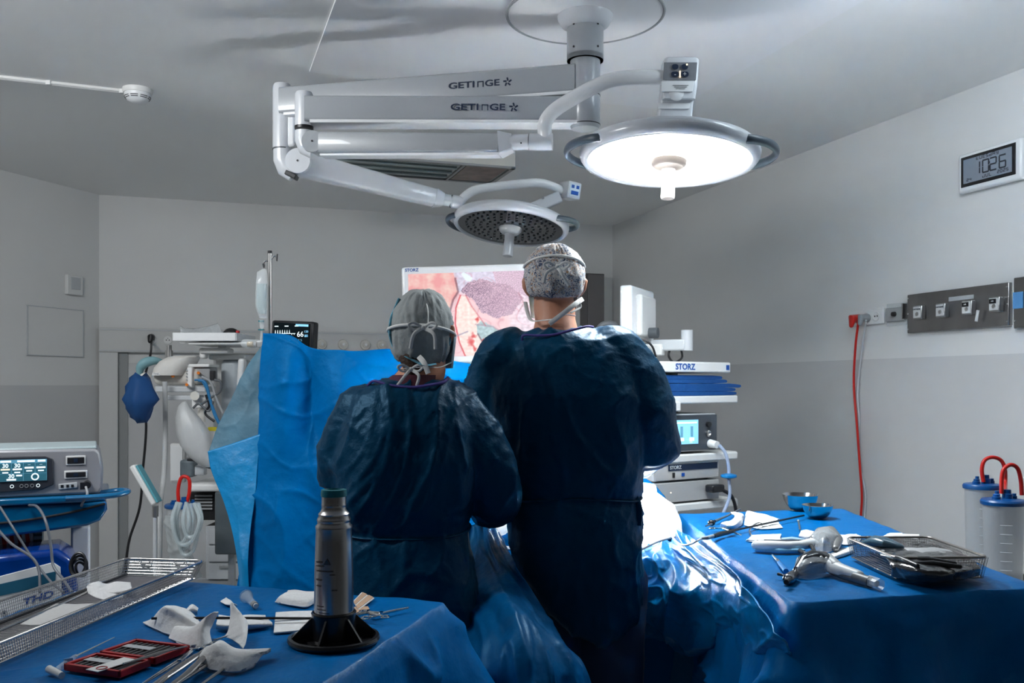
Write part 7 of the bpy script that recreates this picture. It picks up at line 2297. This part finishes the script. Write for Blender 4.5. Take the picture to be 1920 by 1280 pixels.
def flaskmark(x, z, w, h, nm='print'):
    r = 0.0362
    n = 6
    vs = []
    for i in range(n + 1):
        a = -PI / 2 + (x - w / 2 + w * i / n) / r
        for zz_ in (z - h / 2, z + h / 2):
            vs.append((fx + math.cos(a) * r * 1.012, fd_ + math.sin(a) * r * 1.012, TZ + zz_))
    build(nm, MB().add(vs, [(2 * i, 2 * i + 1, 2 * i + 3, 2 * i + 2) for i in range(n)]), mat('etched_print', (0.10, 0.09, 0.09), 0.5, metal=0.5), fl, smooth=0)


for (x, z, w, h) in ((-0.024, 0.150, 0.014, 0.003), (-0.022, 0.143, 0.018, 0.002), (-0.012, 0.134, 0.036, 0.002), (-0.024, 0.118, 0.014, 0.003), (-0.024, 0.107, 0.012, 0.002), (0.004, 0.128, 0.010, 0.0015), (-0.020, 0.070, 0.016, 0.0015), (-0.018, 0.064, 0.020, 0.0015), (-0.012, 0.058, 0.022, 0.0012), (0.008, 0.100, 0.010, 0.002)):
    flaskmark(x, z, w, h)
tv = []
for (x, z) in ((-0.013, 0.146), (0.001, 0.146), (-0.006, 0.158)):
    a = -PI / 2 + x / 0.0362
    tv.append((fx + math.cos(a) * 0.0364, fd_ + math.sin(a) * 0.0364 - 0.0006, TZ + z))
build('triangle_mark', MB().add(tv, [(0, 1, 2)]), mat('etched_print', (0.10, 0.09, 0.09), 0.5, metal=0.5), fl, smooth=0)

# ================================================================ RIGHT TABLE ITEMS
for (px, py, wr, hh, lab) in ((1501, 956, 0.0635, 0.055, 'larger steel bowl at the far corner of the right table'), (1533, 971, 0.0505, 0.043, 'smaller steel bowl in front of the larger one')):
    q = H(px, py)
    prof = [(wr * 0.40, 0.0), (wr * 0.55, 0.003), (wr * 0.78, hh * 0.35), (wr * 0.93, hh * 0.7), (wr, hh), (wr * 1.02, hh + 0.001), (wr * 0.99, hh + 0.002), (wr * 0.90, hh * 0.7), (wr * 0.75, hh * 0.38), (wr * 0.5, 0.008), (0.001, 0.006)]
    solo('steel_bowl', MB().lathe(prof, 56, q), mat('bowl_steel', (0.62, 0.60, 0.58), 0.16, metal=1.0), lab, 'bowl', loc=q, smooth=60)


def gh(name, label, rows, amp, seed):
    return gz(name, label, rows, amp * 2.2, seed, top=TR)


gh('gauze_pad', 'curled white gauze strip behind the clamp on the right table', [[(1350, 988, .0), (1375, 992, .0), (1392, 982, .0), (1398, 972, .0)], [(1352, 980, .018), (1375, 984, .020), (1388, 972, .022), (1392, 962, .020)], [(1360, 978, .008), (1372, 975, .020), (1378, 966, .024), (1370, 959, .020)]], 0.004, 3)
gh('gauze_pad', 'spread white gauze cloth with bunched top, left of the bowls', [[(1395, 985, .0), (1420, 992, .0), (1445, 992, .0), (1468, 990, .0)], [(1397, 972, .014), (1420, 974, .020), (1440, 978, .012), (1462, 980, .004)], [(1398, 962, .030), (1418, 965, .026), (1440, 966, .018), (1458, 972, .012)], [(1405, 958, .022), (1420, 962, .018), (1440, 963, .012), (1462, 970, .006)]], 0.005, 5)
gh('gauze_pad', 'flat white gauze behind the white stapler grip', [[(1398, 1015, .0), (1425, 1017, .0), (1465, 1012, .0)], [(1402, 1009, .008), (1430, 1008, .010), (1463, 1006, .006)], [(1410, 1004, .0), (1430, 1003, .0), (1465, 1002, .0)]], 0.002, 6)
gh('gauze_pad', 'white gauze lump touching the clear-wrapped jaw', [[(1498, 1012, .0), (1515, 1014, .004), (1535, 1014, .0)], [(1498, 1002, .016), (1515, 1000, .022), (1535, 1002, .020)], [(1502, 994, .012), (1515, 992, .016), (1530, 996, .010)]], 0.003, 7)
gh('gauze_pad', 'white cloth strip under the jaws beside the dark wire basket', [[(1570, 1020, .0), (1590, 1022, .0), (1612, 1015, .0)], [(1572, 1010, .008), (1592, 1009, .012), (1614, 1006, .006)], [(1575, 1002, .002), (1592, 1001, .004), (1606, 1002, .0)]], 0.003, 8)
gh('gauze_pad', 'narrow white cloth strip running to the left of the dark basket', [[(1555, 1050, .0), (1580, 1043, .0), (1600, 1036, .0)], [(1556, 1044, .006), (1580, 1036, .007), (1600, 1030, .005)], [(1558, 1038, .0), (1580, 1030, .0), (1600, 1024, .0)]], 0.002, 9)
gh('gauze_pad', 'small white cloth behind the dark basket, at table edge', [[(1655, 1006, .0), (1670, 1010, .0), (1690, 1008, .0)], [(1662, 1002, .005), (1675, 1003, .006), (1692, 1003, .004)], [(1668, 1000, .0), (1680, 1000, .0), (1692, 1000, .0)]], 0.002, 10)

# long black instrument and its cable
li = thing('electrode_rod', 'long thin black electrode rod with grey cable, pointing at the bowls', 'instrument', H(1370, 1000))
build('shaft', MB().tube([H(1362, 997, .012), H(1507, 966, .012)], 0.0032, 10), BLACK, li)
build('grip', MB().tube([H(1338, 1005, .012), H(1350, 1001, .013), H(1376, 995, .012)], [0.006, 0.0075, 0.0055], 14), BLACK, li)
build('sleeve', MB().tube([H(1315, 1009, .010), H(1326, 1008, .012), H(1340, 1004, .012)], [0.0035, 0.0055, 0.006], 12), GREY, li)
cabl = [P(1205, 1030, 2.90), P(1225, 1018, 2.92), P(1252, 1008, 2.93), P(1275, 1006, 2.94)]
build('cable', MB().tube(spline([H(1315, 1009, .010), H(1305, 1015, .007), P(1290, 1021, 2.72), P(1275, 1020, 2.80), P(1262, 1008, 2.9), P(1256, 990, 3.0), P(1252, 975, 3.05)], 44), 0.0030, 8), LGREY, li)
li2 = solo('field_cable', MB().tube(spline([P(1195, 1034, 2.90), P(1215, 1024, 2.91), P(1240, 1013, 2.92), P(1268, 1006, 2.94)], 24), 0.0032, 8), GREY, 'grey cable lying along the lower edge of the lit white cloth', 'cable')
k1 = thing('scope_handle', 'black knob handle with thin dark shaft at the far edge of the right table', 'instrument', H(1334, 982))
build('knob', MB().ell(H(1334, 980, .012), (0.012, 0.010, 0.010), 10), BLACK, k1)
build('shaft', MB().tube([H(1340, 977, .012), H(1365, 966, .012), H(1388, 954, .012)], [0.005, 0.0032, 0.0028], 10), DGREY, k1)
build('lever', MB().tube([H(1334, 982, .012), H(1323, 986, .012)], [0.004, 0.002], 8), STEELD, k1)
z2 = TR + 0.008
ringed('clamp', 'silver open clamp crossing the base of the black electrode rod', [onz(1336, 991, z2), onz(1368, 985, z2)], onz(1357, 991, z2 + .004), onz(1390, 1003, z2), z2, r=0.011)
hk = solo('wire_hook', MB().tube(spline([H(1409, 1003, .004), H(1405, 995, .006), H(1412, 985, .012), H(1422, 980, .014), H(1430, 982, .012)], 26), 0.0022, 8), STEEL, 'curved wire hook on the gauze in front of the electrode rod', 'instrument')
pr = thing('dental_probe', 'short steel probe standing tilted behind the white stapler grip', 'instrument', H(1500, 993))
build('shaft', MB().tube([H(1500, 994, .003), H(1497, 976, .012)], [0.003, 0.003], 8), STEEL, pr)
build('tip', MB().ell(H(1497, 976, .012), (0.005, 0.004, 0.004), 8), STEEL, pr)

# white and grey stapler with clear wrapped jaw
sw_ = thing('white_stapler', 'stapler with long white grip lying left of the clear-wrapped jaw', 'stapler', H(1470, 1032))
build('grip', MB().tube([H(1418, 1022, .016), H(1440, 1023, .018), H(1475, 1024, .018), H(1500, 1022, .018), H(1522, 1018, .020)], [0.013, 0.0145, 0.0135, 0.012, 0.014], 18, rnd=True), WHITE, sw_)
build('grip_underside', MB().tube([H(1420, 1030, .006), H(1460, 1033, .007), H(1505, 1033, .007)], [0.008, 0.008, 0.007], 14, rnd=True), mat('blue_reflective_plastic', (0.15, 0.40, 0.62), 0.3), sw_)
build('end_cap', MB().tube([H(1417, 1022, .016), H(1421, 1022, .016)], [0.0125, 0.0145], 18), BLACK, sw_)
build('dark_lever', MB().tube([H(1433, 1012, .020), H(1470, 1014, .022), H(1508, 1013, .022)], [0.002, 0.0035, 0.003], 10), DGREY, sw_)
build('blue_sheet_insert', MB().tube([H(1465, 1010, .010), H(1485, 1009, .012), H(1508, 1012, .010)], [0.008, 0.012, 0.008], 14, flat=0.4, up=(0, 0, 1)), mat('grey_blue_plastic', (0.25, 0.40, 0.50), 0.4), sw_)
build('trigger_guard', MB().tube(spline([H(1500, 1032, .010), H(1510, 1038, .012), H(1525, 1032, .014), H(1520, 1022, .016)], 20), 0.006, 10), BLACK, sw_)
jw = thing('wrapped_jaw', 'grey instrument head in crumpled clear wrap behind the black stapler', 'instrument', H(1550, 1030))
build('head', MB().tube([H(1526, 1010, .018), H(1538, 1000, .026), H(1556, 1000, .030), H(1568, 1012, .022), H(1566, 1028, .012)], [0.012, 0.018, 0.022, 0.018, 0.009], 18, rnd=True), mat('grey_metal_head', (0.30, 0.30, 0.30), 0.35, metal=0.6), jw)
w = patch([[H(1522, 1030, .006), H(1545, 1036, .008), H(1573, 1030, .004)], [H(1522, 1008, .030), H(1545, 1008, .042), H(1574, 1010, .028)], [H(1526, 996, .040), H(1548, 993, .052), H(1570, 1000, .040)], [H(1540, 990, .030), H(1548, 988, .044), H(1560, 992, .034)]], 30, 30, 0.006, 4)
build('clear_wrap', w, CLEARG, jw, solid=0.001, smooth=180)

# black stapler with grey barrel and clear tip
bs_ = thing('black_stapler', 'black and grey surgical stapler with clear square tip in front of the basket', 'stapler', H(1560, 1078))
build('body', MB().tube([H(1497, 1070, .014), H(1508, 1060, .022), H(1525, 1054, .027), H(1545, 1054, .026), H(1558, 1058, .020)], [0.013, 0.024, 0.029, 0.026, 0.016], 22, rnd=True), mat('gloss_black', (0.010, 0.012, 0.016), 0.12, coat=0.8), bs_)
build('grey_shell', MB().tube([H(1536, 1052, .030), H(1552, 1050, .030), H(1568, 1062, .024)], [0.012, 0.018, 0.015], 18, rnd=True), GREY, bs_)
build('barrel', MB().tube([H(1556, 1060, .022), H(1580, 1070, .019), H(1610, 1080, .016)], [0.0175, 0.0155, 0.0135], 20, rnd=True), LGREY, bs_)
build('barrel_stripe', MB().tube([H(1560, 1068, .014), H(1585, 1079, .011), H(1612, 1088, .009)], [0.011, 0.010, 0.009], 14, rnd=True), DGREY, bs_)
build('dark_section', MB().tube([H(1604, 1082, .013), H(1632, 1091, .012)], [0.013, 0.0125], 18), DGREY, bs_)
a, b = H(1630, 1089, .013), H(1650, 1096, .012)
build('clear_tip', MB().tube([a, b], [0.0135, 0.014], 6), CLEARP, bs_)
build('tip_insert', MB().tube([a, a.lerp(b, .7)], [0.008, 0.008], 6), LGREY, bs_)
build('button', MB().ell(H(1540, 1044, .045), (0.004, 0.004, 0.003), 8), STEEL, bs_)
build('button', MB().ell(H(1550, 1046, .045), (0.004, 0.004, 0.003), 8), STEEL, bs_)
wr = patch([[H(1492, 1082, .002), H(1520, 1086, .003), H(1556, 1078, .004)], [H(1493, 1062, .030), H(1520, 1055, .050), H(1556, 1056, .042)], [H(1500, 1050, .034), H(1525, 1043, .054), H(1552, 1046, .046)]], 30, 36, 0.004, 8)
build('clear_wrap', wr, mat('thin_clear_film', (0.8, 0.85, 0.9), 0.08, alpha=0.16, spec=1.0, bump=0.8, bscale=30), bs_, solid=0.001, smooth=180)
dk = thing('valve_knob', 'round chrome and black knob with side lever at the stapler nose', 'instrument', H(1482, 1084))
build('knob', MB().tube([H(1488, 1078, .010), H(1478, 1086, .010)], [0.012, 0.013], 22, rnd=True), mat('dark_chrome', (0.25, 0.26, 0.28), 0.15, metal=1.0), dk)
build('lever', MB().tube([H(1478, 1084, .010), H(1468, 1078, .010), H(1460, 1076, .010)], [0.004, 0.003, 0.004], 10, rnd=True), BLACK, dk)
build('hub', MB().cyl(H(1480, 1086, .014), H(1474, 1091, .014), 0.006, n=16), BLACK, dk)
sy = thing('small_syringe', 'slim instrument with blue barrel and steel tip left of the black stapler', 'syringe', H(1465, 1062))
build('tip', MB().tube([H(1448, 1040, .006), H(1459, 1052, .006)], [0.002, 0.0035], 10), STEEL, sy)
build('collar', MB().tube([H(1458, 1051, .006), H(1461, 1055, .006)], [0.005, 0.005], 12), CHROME, sy)
build('barrel', MB().tube([H(1461, 1055, .006), H(1474, 1071, .007)], [0.0055, 0.0065], 14), mat('blue_barrel', (0.02, 0.22, 0.60), 0.2), sy)

# contents of the dark basket
bt = TR + 0.012
sh_ = solo('kidney_shell', MB().tube([H(1622, 1018, .050), H(1640, 1014, .058), H(1662, 1018, .058), H(1684, 1024, .052)], [0.014, 0.023, 0.023, 0.015], 18, rnd=True, flat=0.6, up=(0, 0, 1)), mat('slate_blue_shell', (0.04, 0.10, 0.15), 0.25, coat=0.4), 'slate blue shell-shaped piece on top of the dark basket', 'instrument')
w = patch([[H(1690, 1040, .030), H(1720, 1052, .030), H(1760, 1052, .030), H(1800, 1046, .030)], [H(1688, 1030, .046), H(1720, 1036, .050), H(1760, 1038, .048), H(1798, 1040, .042)], [H(1692, 1026, .050), H(1722, 1026, .056), H(1755, 1026, .054), H(1780, 1032, .046)]], 36, 46, 0.005, 5)
solo('foil_pouch', w, mat('pale_foil', (0.55, 0.55, 0.56), 0.35, metal=0.4, bump=0.5, bscale=30), 'creased pale foil pouch lying on top in the dark basket', 'pouch', solid=0.002, smooth=180)
w = patch([[onz(1672, 1080, TR + .012), onz(1740, 1090, TR + .014), onz(1800, 1088, TR + .014), onz(1838, 1078, TR + .012)], [onz(1668, 1055, TR + .042), onz(1730, 1066, TR + .044), onz(1790, 1064, TR + .044), onz(1836, 1058, TR + .040)], [onz(1640, 1030, TR + .042), onz(1700, 1035, TR + .050), onz(1770, 1030, TR + .046), onz(1790, 1028, TR + .036)], [onz(1615, 1012, TR + .030), onz(1680, 1008, TR + .032), onz(1730, 1008, TR + .030), onz(1745, 1010, TR + .020)]], 50, 60, 0.008, 6)
solo('wrapped_tools', w, mat('dark_wrapped_bundle', (0.035, 0.035, 0.038), 0.18, bump=0.6, bscale=35, coat=0.6), 'black tools under crinkled wrap filling the dark basket', 'instrument', solid=0.003, smooth=180)
for k, (x0, y0, x1, y1, hh) in enumerate(((1690, 1046, 1790, 1056, .050), (1700, 1056, 1800, 1062, .047), (1655, 1040, 1720, 1060, .050))):
    solo('tool_grip', MB().tube([onz(x0, y0, TR + hh), onz((x0 + x1) / 2, (y0 + y1) / 2 - 3, TR + hh + .004), onz(x1, y1, TR + hh)], [0.005, 0.007, 0.005], 12, rnd=True), BLACK,
         ['black tool handle beneath the foil pouch in the dark basket', 'lowest black tool handle along the front of the dark basket', 'short black tool handle near the slate blue shell'][k], 'instrument')
solo('packet', quad_plate([H(1690, 1012, .030), H(1722, 1012, .030), H(1724, 1004, .034), H(1692, 1003, .034)], 0.004), PAPER, 'small white packet at the back of the dark basket', 'packet', smooth=0)

# ---------------------------------------------------------------- canisters at the far right
CB = mat('blue_lid_plastic', (0.0, 0.06, 0.22), 0.35)
ds = 3.25
cs = thing('canister_trolley', 'low steel rail stand carrying the two blue-lidded canisters at the right edge', 'stand', (1.64, 3.12, 0))
build('rail', MB().box((1.68, 3.30, 0.72), (0.50, 0.02, 0.03)), STEEL, cs, bevel=0.003)
for x in (1.46, 1.92):
    build('post', MB().cyl((x, 3.31, 0.05), (x, 3.31, 0.735), 0.012, n=14), STEEL, cs)
build('shelf', MB().box((1.68, 3.10, 0.672), (0.46, 0.42, 0.012)), STEEL, cs, bevel=0.003)
build('base', MB().box((1.68, 3.15, 0.05), (0.50, 0.40, 0.04)), LGREY, cs, bevel=0.01)
for k, (px, d, yl, w_, lab) in enumerate(((1842, 3.22, 908, 66, 'rear clear suction canister with blue lid and red tube, at the right edge'), (1881, 2.98, 937, 76, 'front clear suction canister with blue lid, rightmost on its stand'))):
    zb_ = 0.680
    yb = HZ + (CH - zb_) * F / d
    t, c, r, zl = canister('suction_canister', lab, px, d, yl, yb, w_)
rt = thing('red_suction_tube', 'red tube looping up from the rear blue-lidded canister', 'tube', P(1862, 895, 3.22))
build('tube', MB().tube(spline([P(1844, 903, 3.2), P(1841, 880, 3.2), P(1846, 863, 3.2), P(1860, 857, 3.2), P(1876, 862, 3.2), P(1884, 878, 3.2), P(1885, 905, 3.2), P(1884, 925, 3.1)], 40), S(3.6, 3.2), 12), REDT, rt)
rt = thing('red_suction_tube', 'red tube looping up from the front blue-lidded canister', 'tube', P(1890, 925, 2.98))
build('tube', MB().tube(spline([P(1878, 925, 2.97), P(1878, 900, 2.97), P(1882, 880, 2.97), P(1895, 871, 2.97), P(1908, 878, 2.97), P(1914, 900, 2.97), P(1916, 928, 2.97)], 40), S(3.8, 2.97), 12), REDT, rt)
